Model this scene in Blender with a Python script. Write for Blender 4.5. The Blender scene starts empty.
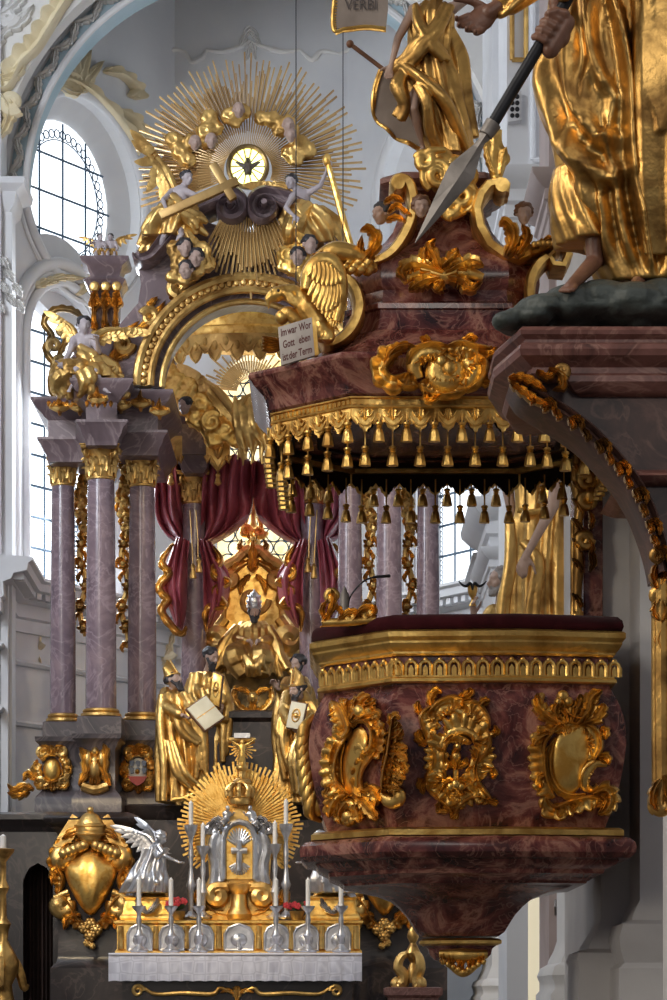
import bpy, bmesh, math, random
from mathutils import Vector as V, Matrix
from math import sin, cos, pi, sqrt, atan2, radians
F, CX, HY, EYE = 2800.0, 333.5, 1000.0, 1.7   # focal length, image centre, horizon row, eye height
random.seed(7)
SC = bpy.context.scene
COL = SC.collection
TMP = bpy.data.scenes.new('tmp')
def evaluated_mesh(o):
    "mesh of a helper object with its modifiers applied"
    with bpy.context.temp_override(scene=TMP, view_layer=TMP.view_layers[0]):
        return bpy.data.meshes.new_from_object(o.evaluated_get(bpy.context.evaluated_depsgraph_get()))

def P(px, py, Y):
    "point that the photograph shows at (px, py), standing at depth Y"
    return V(((px - CX) * Y / F, Y, EYE + (HY - py) * Y / F))
def ZP(py, Y): return EYE + (HY - py) * Y / F
def XP(px, Y): return (px - CX) * Y / F

# ---------------------------------------------------------------- splines
def lerp(a, b, t): return a + (b - a) * t
def interp(seq, t):
    "piecewise linear lookup of a list over t in 0..1"
    if not isinstance(seq, (list, tuple)): return seq
    if len(seq) == 1: return seq[0]
    x = max(0, min(1, t)) * (len(seq) - 1); i = min(int(x), len(seq) - 2)
    return lerp(seq[i], seq[i + 1], x - i)
def spl(pts, n=24):
    "Catmull-Rom through pts, n samples"
    p = [tuple(q) for q in pts]
    if len(p) == 2: return [tuple(lerp(a, b, i / (n - 1)) for a, b in zip(*p)) for i in range(n)]
    e = [tuple(2 * a - b for a, b in zip(p[0], p[1]))] + p + [tuple(2 * a - b for a, b in zip(p[-1], p[-2]))]
    out = []
    for i in range(n):
        x = i / (n - 1) * (len(p) - 1); k = min(int(x), len(p) - 2); t = x - k
        q = []
        for a, b, c, d in zip(e[k], e[k + 1], e[k + 2], e[k + 3]):
            q.append(.5 * (2 * b + (c - a) * t + (2 * a - 5 * b + 4 * c - d) * t * t + (3 * b - a - 3 * c + d) * t ** 3))
        out.append(tuple(q))
    return out
def spiral(c, r0, r1, a0, turns, n=28):
    "2D spiral in degrees / turns, from radius r0 to r1"
    return [(c[0] + lerp(r0, r1, i / (n - 1)) * cos(radians(a0) + turns * 2 * pi * i / (n - 1)),
             c[1] + lerp(r0, r1, i / (n - 1)) * sin(radians(a0) + turns * 2 * pi * i / (n - 1))) for i in range(n)]
def arc(c, rx, ry, a0, a1, n=20):
    return [(c[0] + rx * cos(radians(lerp(a0, a1, i / (n - 1)))), c[1] + ry * sin(radians(lerp(a0, a1, i / (n - 1))))) for i in range(n)]

# ---------------------------------------------------------------- frames (u, v, w) -> world
def fpx(Y, Ys=None):
    "pixel frame: u, v photograph pixels at depth Y, w metres towards the nave"
    return lambda u, v, w=0: P(u, v, Y) + V((0, -w, 0))
def plane(o, ux=(1, 0, 0), uy=(0, 0, 1)):
    o = V(o); ux = V(ux).normalized(); uy = V(uy).normalized(); n = ux.cross(uy)
    return lambda u, v, w=0: o + ux * u + uy * v + n * w

# ---------------------------------------------------------------- geometry collector
class G:
    def __init__(s): s.v = []; s.f = []
    def add(s, vs, fs):
        b = len(s.v); s.v += [V(p) for p in vs]; s.f += [tuple(i + b for i in f) for f in fs]; return s
    def join(s, g, m=None):
        return s.add([m @ p for p in g.v] if m else g.v, g.f)
    def box(s, x0, x1, y0, y1, z0, z1):
        vs = [(x, y, z) for z in (z0, z1) for y in (y0, y1) for x in (x0, x1)]
        return s.add(vs, [(0, 2, 3, 1), (4, 5, 7, 6), (0, 1, 5, 4), (2, 6, 7, 3), (0, 4, 6, 2), (1, 3, 7, 5)])
    def pbox(s, p0, p1, q0, q1, Y, d):
        "box whose front face covers pixels p0..p1, q0..q1 at depth Y, d deep"
        return s.box(XP(p0, Y), XP(p1, Y), Y, Y + d, ZP(q1, Y), ZP(q0, Y))
    def obox(s, c, dx, dy, dz):
        "box at c with half-axis vectors"
        c, dx, dy, dz = V(c), V(dx), V(dy), V(dz)
        vs = [c + a * dx + b * dy + d * dz for d in (-1, 1) for b in (-1, 1) for a in (-1, 1)]
        return s.add(vs, [(0, 2, 3, 1), (4, 5, 7, 6), (0, 1, 5, 4), (2, 6, 7, 3), (0, 4, 6, 2), (1, 3, 7, 5)])
    def rings(s, rs, close=True, capa=True, capb=True):
        n = len(rs[0]); vs = [p for r in rs for p in r]; fs = []
        for i in range(len(rs) - 1):
            for j in range(n if close else n - 1):
                k = (j + 1) % n
                fs.append((i * n + j, i * n + k, (i + 1) * n + k, (i + 1) * n + j))
        if capa: fs.append(tuple(range(n - 1, -1, -1)))
        if capb: fs.append(tuple((len(rs) - 1) * n + j for j in range(n)))
        return s.add(vs, fs)
    def lathe(s, c, prof, n=24, sx=1, sy=1, rot=0):
        "prof: (r, z) list bottom to top about the vertical through c"
        c = V(c)
        return s.rings([[c + V((max(r, 1e-4) * sx * cos(2 * pi * j / n + rot), max(r, 1e-4) * sy * sin(2 * pi * j / n + rot), z)) for j in range(n)] for r, z in prof])
    def tube(s, pts, rad, n=10, flat=1.0, up=None, res=None):
        "tapered tube along 3D points; flat squeezes it along up"
        pts = [V(p) for p in (spl(pts, res) if res else pts)]
        N = len(pts); rs = []; prev = None
        for i, p in enumerate(pts):
            t = (pts[min(i + 1, N - 1)] - pts[max(i - 1, 0)])
            t = t.normalized() if t.length > 1e-9 else V((0, 0, 1))
            if up is not None: a = V(up)
            elif prev is None: a = V((0, 0, 1)) if abs(t.z) < .9 else V((1, 0, 0))
            else: a = prev
            a = a - t * a.dot(t)
            a = a.normalized() if a.length > 1e-6 else t.orthogonal().normalized()
            prev = a; b = t.cross(a); r = max(interp(rad, i / (N - 1)), 1e-4)
            rs.append([p + a * (r * flat * cos(2 * pi * j / n)) + b * (r * sin(2 * pi * j / n)) for j in range(n)])
        return s.rings(rs)
    def cap(s, a, b, r0, r1, n=12, sq=1.0):
        "tapered capsule"
        a, b = V(a), V(b); d = b - a; L = d.length; d = d.normalized() if L > 1e-9 else V((0, 0, 1))
        pts = []; rad = []
        for k in range(5): t = k / 4 * pi / 2; pts.append(a - d * r0 * cos(t)); rad.append(r0 * max(sin(t), .05))
        for k in range(5): t = k / 4 * pi / 2; pts.append(b + d * r1 * sin(t)); rad.append(r1 * max(cos(t), .05))
        o = d.orthogonal().normalized(); q = d.cross(o)
        return s.rings([[p + o * r * cos(2 * pi * j / n) + q * r * sin(2 * pi * j / n) for j in range(n)] for p, r in zip(pts, rad)])
    def ell(s, c, rx, ry, rz, m=None, n=14):
        c = V(c); rs = []
        for i in range(n // 2 + 1):
            t = pi * i / (n // 2); sz = -cos(t); sr = max(sin(t), .02)
            ring = []
            for j in range(n):
                p = V((rx * sr * cos(2 * pi * j / n), ry * sr * sin(2 * pi * j / n), rz * sz))
                ring.append(c + (m @ p if m else p))
            rs.append(ring)
        return s.rings(rs)
    def sweep(s, plan, prof, closed=True, caps=True):
        "plan: (x, y) polygon, prof: (outward offset, z) list; mitred corners"
        n = len(plan); ar = sum(plan[i][0] * plan[(i + 1) % n][1] - plan[(i + 1) % n][0] * plan[i][1] for i in range(n))
        sg = 1 if ar > 0 else -1
        mit = []
        for i in range(n):
            a, b, c = V(plan[i - 1]), V(plan[i]), V(plan[(i + 1) % n])
            if not closed and i == 0: a = b - (c - b)
            if not closed and i == n - 1: c = b + (b - a)
            d0 = (b - a).normalized(); d1 = (c - b).normalized()
            n0 = V((d0.y, -d0.x)) * sg; n1 = V((d1.y, -d1.x)) * sg
            mit.append((n0 + n1) / max(1 + n0.dot(n1), .3))
        rs = [[V((plan[i][0] + mit[i].x * o, plan[i][1] + mit[i].y * o, z)) for i in range(n)] for o, z in prof]
        return s.rings(rs, closed, caps and closed, caps and closed)
    def extr(s, pts, fm, w0, w1, bev=0):
        "extruded simple polygon in a frame from w0 to w1 (front); bevelled front"
        rs = [[fm(u, v, w0) for u, v in pts], [fm(u, v, w1 - bev) for u, v in pts]]
        if bev:
            cx = sum(p[0] for p in pts) / len(pts); cy = sum(p[1] for p in pts) / len(pts)
            k = .96; rs.append([fm(cx + (u - cx) * k, cy + (v - cy) * k, w1) for u, v in pts])
        return s.rings(rs)
    # -------- ornament
    def roc(s, path, wi, wo, h, lobes, fm, side=1, n=None, ends=.3, raw=False):
        "rocaille ribbon: bead along the path, fluted and scalloped flare on one side"
        n = n or max(18, int(lobes * 6)); pp = path if raw else spl(path, n); n = len(pp); rs = []
        for i, (x, y) in enumerate(pp):
            a = pp[max(i - 1, 0)]; b = pp[min(i + 1, n - 1)]
            tx, ty = b[0] - a[0], b[1] - a[1]; L = sqrt(tx * tx + ty * ty) or 1
            nx, ny = -ty / L * side, tx / L * side; t = i / (n - 1)
            e = min(1, t / .25 + ends, (1 - t) / .25 + ends)
            fl = abs(sin(pi * lobes * t)); W = interp(wo, t) * e * (.68 + .32 * fl); I = interp(wi, t) * e; H = h * (.5 + .5 * e)
            pr = [(-I, -.1 * H), (-I, .35 * H), (-.55 * I, .85 * H), (0, 1.0 * H), (.5 * I, .75 * H), (I, .4 * H),
                  (I + .25 * W, (.28 + .12 * fl) * H), (I + .55 * W, (.3 + .42 * fl) * H), (I + .85 * W, (.42 + .55 * fl) * H), (I + W, (.45 + .3 * fl) * H), (I + W * .98, -.1 * H)]
            rs.append([fm(x + nx * d, y + ny * d, w) for d, w in pr])
        return s.rings(rs)
    def scr(s, path, r, fm, flat=1.0, n=30, lift=.5, seg=8, raw=False):
        "rounded scroll moulding following a 2D path; r in frame units via metres"
        pp = path if raw else spl(path, n); N = len(pp); pts = []
        for i, (x, y) in enumerate(pp):
            pts.append(fm(x, y, interp(r, i / (N - 1)) * lift))
        nrm = fm(pp[0][0], pp[0][1], 1) - fm(pp[0][0], pp[0][1], 0)
        return s.tube(pts, r, seg, flat, up=nrm)
    def leaf(s, path, wid, h, lobes, fm, curl=0, n=None):
        "acanthus leaf along a 2D rib with lobed edges, tip lifting by curl"
        n = n or max(14, lobes * 6); pp = spl(path, n); rs = []
        for i, (x, y) in enumerate(pp):
            a = pp[max(i - 1, 0)]; b = pp[min(i + 1, n - 1)]
            tx, ty = b[0] - a[0], b[1] - a[1]; L = sqrt(tx * tx + ty * ty) or 1
            nx, ny = -ty / L, tx / L; t = i / (n - 1)
            env = (sin(pi * min(1, t * .9 + .12)) ** .6) if t < .98 else .05
            ph = (lobes * t) % 1
            W = wid * env * (.55 + .45 * (ph ** .6 if t < .96 else .2)); c = curl * t * t
            H = h * (1 - .3 * t)
            pr = [(-1, -.08 * H), (-1, .35 * H), (-.72, .75 * H), (-.35, .5 * H), (0, 1.0 * H), (.35, .5 * H), (.72, .75 * H), (1, .35 * H), (1, -.08 * H)]
            rs.append([fm(x + nx * d * W, y + ny * d * W, w + c) for d, w in pr])
        return s.rings(rs)
    def build(s, name, m, parent=None, smooth=True, ang=40, vox=None, it=2, bevel=None, keep=False):
        me = bpy.data.meshes.new(name)
        org = V((0, 0, 0)); q = parent
        while q: org += q.location; q = q.parent
        if not parent and s.v and not keep:
            xs = [p.x for p in s.v]; ys = [p.y for p in s.v]; zs = [p.z for p in s.v]
            org = V(((min(xs) + max(xs)) / 2, (min(ys) + max(ys)) / 2, min(zs)))
        me.from_pydata([p - org for p in s.v], [], s.f)
        if vox or bevel:
            o = bpy.data.objects.new('t', me); TMP.collection.objects.link(o)
            if bevel:
                b = o.modifiers.new('b', 'BEVEL'); b.width = bevel; b.segments = 2; b.limit_method = 'ANGLE'; b.angle_limit = radians(35)
            if vox:
                r = o.modifiers.new('r', 'REMESH'); r.mode = 'VOXEL'; r.voxel_size = vox
                if it: q = o.modifiers.new('s', 'SMOOTH'); q.iterations = it; q.factor = .5
            me2 = evaluated_mesh(o); bpy.data.objects.remove(o); bpy.data.meshes.remove(me); me = me2; me.name = name
        bm = bmesh.new(); bm.from_mesh(me)
        bmesh.ops.remove_doubles(bm, verts=bm.verts, dist=1e-5)
        bmesh.ops.recalc_face_normals(bm, faces=bm.faces); bm.to_mesh(me); bm.free()
        if smooth:
            me.polygons.foreach_set('use_smooth', [True] * len(me.polygons))
            if not vox: me.set_sharp_from_angle(angle=radians(ang))
        me.materials.clear(); me.materials.append(m)
        o = bpy.data.objects.new(name, me); COL.objects.link(o)
        if parent: o.parent = parent
        else: o.location = org
        return o

def plate(outs, fm, w0, w1, res=1):
    "flat plate with holes: first outline outer, the rest holes (2D lists); returns G between w0 and w1"
    cu = bpy.data.curves.new('c', 'CURVE'); cu.dimensions = '2D'; cu.fill_mode = 'BOTH'
    for pts in outs:
        sp = cu.splines.new('POLY'); sp.points.add(len(pts) - 1); sp.use_cyclic_u = True
        for q, p in zip(sp.points, pts): q.co = (p[0], p[1], 0, 1)
    o = bpy.data.objects.new('t', cu); TMP.collection.objects.link(o)
    me = evaluated_mesh(o); bpy.data.objects.remove(o)
    g = G(); top = [(v.co.x, v.co.y) for v in me.vertices]; fs = [tuple(p.vertices) for p in me.polygons]
    n = len(top)
    edges = {}
    for f in fs:
        for a, b in zip(f, f[1:] + f[:1]): edges[(a, b)] = 1
    vs = [fm(x, y, w1) for x, y in top] + [fm(x, y, w0) for x, y in top]
    ff = list(fs) + [tuple(i + n for i in reversed(f)) for f in fs]
    ff += [(a, b, b + n, a + n) for (a, b) in edges if (b, a) not in edges]
    bpy.data.meshes.remove(me)
    return g.add(vs, ff)

def text_geo(body, size, fm, w0, w1, font_shear=0, font_bold=0):
    cu = bpy.data.curves.new('t', 'FONT'); cu.body = body; cu.size = size; cu.align_x = 'CENTER'; cu.align_y = 'CENTER'; cu.shear = font_shear; cu.resolution_u = 3; cu.offset = font_bold
    o = bpy.data.objects.new('t', cu); TMP.collection.objects.link(o)
    me = evaluated_mesh(o); bpy.data.objects.remove(o)
    g = G(); g.add([fm(v.co.x, v.co.y, w1) for v in me.vertices], [tuple(p.vertices) for p in me.polygons]); bpy.data.meshes.remove(me)
    return g

# ---------------------------------------------------------------- objects
def tag(o, label=None, cat=None, group=None, kind=None):
    if label: o['label'] = label
    if cat: o['category'] = cat
    if group: o['group'] = group
    if kind: o['kind'] = kind
    return o
def thing(name, label, cat, loc, group=None):
    o = bpy.data.objects.new(name, None); COL.objects.link(o); o.location = loc; o.empty_display_size = .1
    return tag(o, label, cat, group)
def struct(o, label=None, cat=None): return tag(o, label, cat, kind='structure')
def copy_tree(o, parent=None):
    c = o.copy(); COL.objects.link(c)
    if parent: c.parent = parent
    for ch in list(o.children): copy_tree(ch, c)
    return c

# ---------------------------------------------------------------- materials
def nodes(name):
    m = bpy.data.materials.new(name); m.use_nodes = True; t = m.node_tree; b = t.nodes['Principled BSDF']; return m, t, b
def tex(t, kind, scale, detail=4, dist=0, coord='Object', rough=.5, sc=None):
    tc = t.nodes.new('ShaderNodeTexCoord'); n = t.nodes.new('ShaderNodeTex' + kind)
    src = tc.outputs[coord]
    if sc:
        mp = t.nodes.new('ShaderNodeMapping'); mp.inputs['Scale'].default_value = sc; t.links.new(src, mp.inputs[0]); src = mp.outputs[0]
    t.links.new(src, n.inputs['Vector']); n.inputs['Scale'].default_value = scale
    if kind == 'Noise':
        n.inputs['Detail'].default_value = detail; n.inputs['Distortion'].default_value = dist; n.inputs['Roughness'].default_value = rough
    return n
def ramp(t, src, stops):
    r = t.nodes.new('ShaderNodeValToRGB'); e = r.color_ramp.elements
    while len(e) < len(stops): e.new(.5)
    for k, (p, c) in zip(e, stops): k.position = p; k.color = (*c, 1) if len(c) == 3 else c
    t.links.new(src, r.inputs[0]); return r
def bump(t, b, src, strength, dist=.02):
    n = t.nodes.new('ShaderNodeBump'); n.inputs['Strength'].default_value = strength; n.inputs['Distance'].default_value = dist
    t.links.new(src, n.inputs['Height']); t.links.new(n.outputs[0], b.inputs['Normal']); return n
def gold(name, c0, c1, rough=.3, sc=6, bs=.25, bsc=30, bd=.01):
    m, t, b = nodes(name); b.inputs['Metallic'].default_value = 1
    n = tex(t, 'Noise', sc, 6, .6); r = ramp(t, n.outputs[0], [(.36, c1), (.56, c0)]); t.links.new(r.outputs[0], b.inputs['Base Color'])
    q = ramp(t, n.outputs[0], [(.3, (rough + .22,) * 3), (.65, (rough,) * 3)]); t.links.new(q.outputs[0], b.inputs['Roughness'])
    bump(t, b, tex(t, 'Noise', bsc, 5).outputs[0], bs, bd); return m
def marble(name, stops, sc=2.0, vein=None, rough=.28, dist=1.6, vs=3.0, coat=.2):
    m, t, b = nodes(name)
    n = tex(t, 'Noise', sc, 9, dist, rough=.62); r = ramp(t, n.outputs[0], stops); col = r.outputs[0]
    if vein:
        n2 = tex(t, 'Noise', vs, 5, 2.2); mr = ramp(t, n2.outputs[0], [(.465, (0, 0, 0)), (.5, (.8, .8, .8)), (.53, (0, 0, 0))])
        mx = t.nodes.new('ShaderNodeMix'); mx.data_type = 'RGBA'; t.links.new(mr.outputs[0], mx.inputs[0]); t.links.new(col, mx.inputs[6]); mx.inputs[7].default_value = (*vein, 1); col = mx.outputs[2]
    t.links.new(col, b.inputs['Base Color']); b.inputs['Roughness'].default_value = rough; b.inputs['Coat Weight'].default_value = coat; b.inputs['Coat Roughness'].default_value = .15
    return m
def plain(name, c0, c1, rough=.7, sc=3, bs=.15, bsc=40, bd=.01, metal=0, sheen=0):
    m, t, b = nodes(name); n = tex(t, 'Noise', sc, 6, .3); r = ramp(t, n.outputs[0], [(.35, c0), (.65, c1)]); t.links.new(r.outputs[0], b.inputs['Base Color'])
    b.inputs['Roughness'].default_value = rough; b.inputs['Metallic'].default_value = metal
    if sheen: b.inputs['Sheen Weight'].default_value = sheen
    bump(t, b, tex(t, 'Noise', bsc, 4).outputs[0], bs, bd); return m
def matte(m):
    m.node_tree.nodes['Principled BSDF'].inputs['Specular IOR Level'].default_value = .06
def glow(name, col, s, c2=None, sc=1.5):
    m, t, b = nodes(name); b.inputs['Base Color'].default_value = (.5, .5, .5, 1); b.inputs['Roughness'].default_value = .2
    if c2:
        r = ramp(t, tex(t, 'Noise', sc, 3).outputs[0], [(.35, c2), (.6, col)]); t.links.new(r.outputs[0], b.inputs['Emission Color'])
    else: b.inputs['Emission Color'].default_value = (*col, 1)
    b.inputs['Emission Strength'].default_value = s; return m
MT = {}
MT['gold'] = gold('gilding', (.95, .62, .19), (.5, .28, .075), .3, 5, .4, 34)
MT['goldfine'] = gold('bright_gilding', (1.0, .66, .2), (.78, .42, .09), .33, 9, .25, 50)
MT['goldold'] = gold('aged_gilding', (.7, .42, .13), (.26, .14, .045), .3, 4, .45, 22)
MT['goldfar'] = gold('altar_gilding', (.84, .55, .19), (.42, .24, .075), .34, 2.2, .5, 9, .03)
MT['raygold'] = gold('ray_gilding', (.6, .4, .17), (.34, .2, .075), .4, .8, .3, 5, .02)
MT['silver'] = gold('silver_leaf', (.72, .72, .74), (.42, .41, .42), .3, 3, .4, 12, .02)
MT['iron'] = plain('dark_iron', (.015, .015, .018), (.03, .03, .035), .45, 6, .3, 60, .004, .6)
MT['steel'] = plain('dull_steel', (.2, .18, .165), (.3, .27, .25), .5, 8, .3, 30, .006, .55)
MT['lead'] = plain('window_lead', (.05, .09, .14), (.08, .13, .19), .6)
MT['redmarble'] = marble('red_marble', [(.34, (.026, .007, .009)), (.45, (.1, .024, .023)), (.53, (.2, .06, .05)), (.59, (.4, .19, .14)), (.67, (.12, .032, .026)), (.78, (.05, .012, .012))], 1.9, (.3, .14, .11), .24, 2.4, 4.5)
MT['redmarble2'] = marble('brown_red_marble', [(.32, (.05, .02, .018)), (.45, (.14, .055, .045)), (.57, (.21, .09, .075)), (.7, (.1, .04, .035))], 3, (.3, .16, .13), .42, 1.8, 2.8, 0)
MT['colmarble'] = marble('column_marble', [(.3, (.13, .09, .11)), (.48, (.21, .145, .17)), (.6, (.28, .195, .215)), (.72, (.17, .112, .135))], 1.5, (.34, .25, .28), .22, 1.2, 1.2, .3)
MT['greymarble'] = marble('grey_brown_marble', [(.3, (.04, .033, .036)), (.5, (.085, .065, .068)), (.65, (.12, .088, .088))], .8, (.18, .14, .13), .35, 1.5, .9)
MT['darkmarble'] = marble('dark_marble', [(.3, (.012, .009, .01)), (.5, (.026, .019, .019)), (.68, (.045, .032, .03))], .9, (.08, .055, .05), .35, 1.5, 1)
MT['gablemarble'] = marble('mauve_marble', [(.3, (.1, .068, .075)), (.5, (.18, .125, .135)), (.68, (.25, .175, .18))], .7, (.34, .26, .26), .35, 1.5, .8)
MT['white'] = plain('white_plaster', (.66, .66, .68), (.74, .74, .75), .8, .7, .1, 6)
MT['blue'] = plain('pale_blue_plaster', (.36, .5, .58), (.48, .6, .66), .8, .7, .1, 6)
MT['stucco'] = plain('white_stucco', (.7, .68, .66), (.78, .76, .73), .75, 1.5, .2, 8)
MT['cream'] = plain('cream_stucco', (.72, .6, .38), (.84, .74, .52), .6, 1.5, .2, 8)
MT['pier'] = plain('grey_white_pier_plaster', (.56, .55, .57), (.66, .65, .66), .75, 1.2, .12, 20)
MT['pink'] = plain('pinkish_stucco_marble', (.42, .34, .33), (.52, .43, .42), .6, 1.2, .1, 20)
MT['stone'] = plain('floor_stone', (.1, .085, .075), (.16, .14, .12), .5, 1, .1, 10)
MT['skin'] = plain('painted_flesh', (.4, .27, .22), (.48, .34, .28), .5, 6, .1, 30)
MT['skinpale'] = plain('pale_painted_flesh', (.42, .36, .38), (.52, .45, .46), .5, 4, .1, 20)
MT['skindark'] = plain('dark_painted_flesh', (.15, .068, .042), (.24, .115, .075), .42, 8, .2, 40)
MT['hair'] = plain('dark_painted_hair', (.02, .018, .022), (.045, .04, .045), .5, 12, .6, 30, .02)
MT['hairgrey'] = plain('grey_painted_hair', (.2, .18, .18), (.35, .33, .32), .5, 12, .6, 30, .02)
MT['rock'] = plain('greenish_rock', (.03, .04, .038), (.07, .085, .08), .55, 5, .6, 14, .03)
MT['curtain'] = plain('crimson_stucco_curtain', (.27, .045, .068), (.43, .1, .13), .38, 2, .2, 10, .02)
MT['velvet'] = plain('dark_red_velvet', (.03, .004, .006), (.05, .007, .01), .9, 8, .2, 60, .005, 0, .08)
MT['console'] = marble('dark_brown_marble', [(.3, (.02, .01, .009)), (.48, (.06, .028, .022)), (.6, (.1, .048, .038)), (.72, (.045, .02, .016))], 3, (.13, .07, .055), .45, 1.8, 2.8, 0)  # shade of the console body and underside put into a darker marble
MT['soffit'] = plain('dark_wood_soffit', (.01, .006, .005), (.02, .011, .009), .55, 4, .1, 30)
MT['cloth'] = plain('grey_banner_cloth', (.24, .2, .18), (.33, .28, .25), .8, 5, .2, 30)
MT['paper'] = plain('aged_white_tablet', (.5, .45, .42), (.6, .55, .52), .6, 9, .1, 40)
MT['ink'] = plain('dark_red_lettering', (.12, .03, .03), (.16, .05, .045), .6)
MT['inkgrey'] = plain('dark_grey_lettering', (.07, .06, .06), (.1, .08, .08), .6)
MT['wood'] = plain('brown_wood', (.12, .05, .025), (.2, .09, .045), .45, 6, .2, 30)
MT['candle'] = plain('ivory_wax', (.75, .72, .68), (.82, .8, .76), .5)
MT['red'] = plain('red_petals', (.45, .02, .03), (.6, .05, .06), .6)
MT['green'] = plain('dark_leaves', (.02, .06, .02), (.04, .1, .035), .6)
MT['page'] = plain('gilt_white_book_cover', (.62, .58, .44), (.72, .68, .55), .45)
for k in ('soffit', 'velvet', 'brown_' ): matte(MT[k]) if k in MT else None
# ================================================================ SETTING: choir, apse, nave piers
AX = -1.55                                          # long axis of the church
PANE = glow('daylit_clear_glass', (.86, .93, 1.0), 2.3)
PANEY = glow('daylit_yellow_glass', (1.0, .9, .62), 1.5, (1.0, .74, .25), 2.5)
PANEG = glow('daylit_green_yellow_glass', (.86, 1.0, .42), 3.0, (.95, .85, .2), 3)
PANEW = glow('warm_daylit_aisle_glass', (1.0, .86, .55), .6)
NT = [0]
def trim(g, m, label=None, **k):
    NT[0] += 1; return struct(g.build('trim_%d' % NT[0], m, **k), label)

g = G(); g.box(-13, 13, -4, 44, -.4, 0); struct(g.build('floor', MT['stone'], smooth=False), 'stone floor of the nave')
g = G(); g.box(-8, 5, 42.2, 63, 0, 1.2); struct(g.build('floor', MT['stone'], smooth=False), 'raised stone floor of the choir')
g = G(); g.box(-13, 13, -4, 64, 27, 27.5); struct(g.build('ceiling', MT['white'], smooth=False), 'high white plaster ceiling')
g = G(); g.box(-13.4, -13, -4, 54, -.4, 27); struct(g.build('wall_left_nave', MT['white'], smooth=False))
g = G(); g.box(13, 13.4, -4, 54, -.4, 27); struct(g.build('wall_right_nave', MT['white'], smooth=False))

def tall_hole(c, w, z0, z1, n=14):                   # round-headed opening, (along, z)
    r = w / 2
    return [(c - r, z0), (c + r, z0)] + [(c + r * cos(t), z1 - r + r * sin(t)) for t in [pi * i / n for i in range(n + 1)]]
# centre wall of the apse with the yellow window behind the throne
CW = [(AX - 1.85, 60), (AX + 1.85, 60)]
fb = plane((AX, 60, 0))
hole = tall_hole(.1, 2.1, 9.6, 15.7)
g = plate([[(-1.95, 0), (1.95, 0), (1.95, 27), (-1.95, 27)], hole], fb, -.9, 0); struct(g.build('wall_back', MT['white'], smooth=False), 'white centre wall of the apse')
# the pane with round leaded panes and the lead
g = plate([tall_hole(.1, 2.1, 9.6, 15.7)], fb, -.5, -.46)
w1 = struct(g.build('window_1', PANEY, smooth=False), 'yellow leaded window of round panes behind the throne')
g = G()
for i in range(7):
    for j in range(20):
        u = -.9 + i * .33 + (.165 if j % 2 else 0); v = 9.75 + j * .285
        if abs(u - .1) < 1.0 and v < 15.5: g.tube([fb(u + .155 * cos(t), v + .155 * sin(t), -.45) for t in [2 * pi * k / 14 for k in range(15)]], .016, 5)
g.build('leading', MT['lead'], w1)
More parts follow.
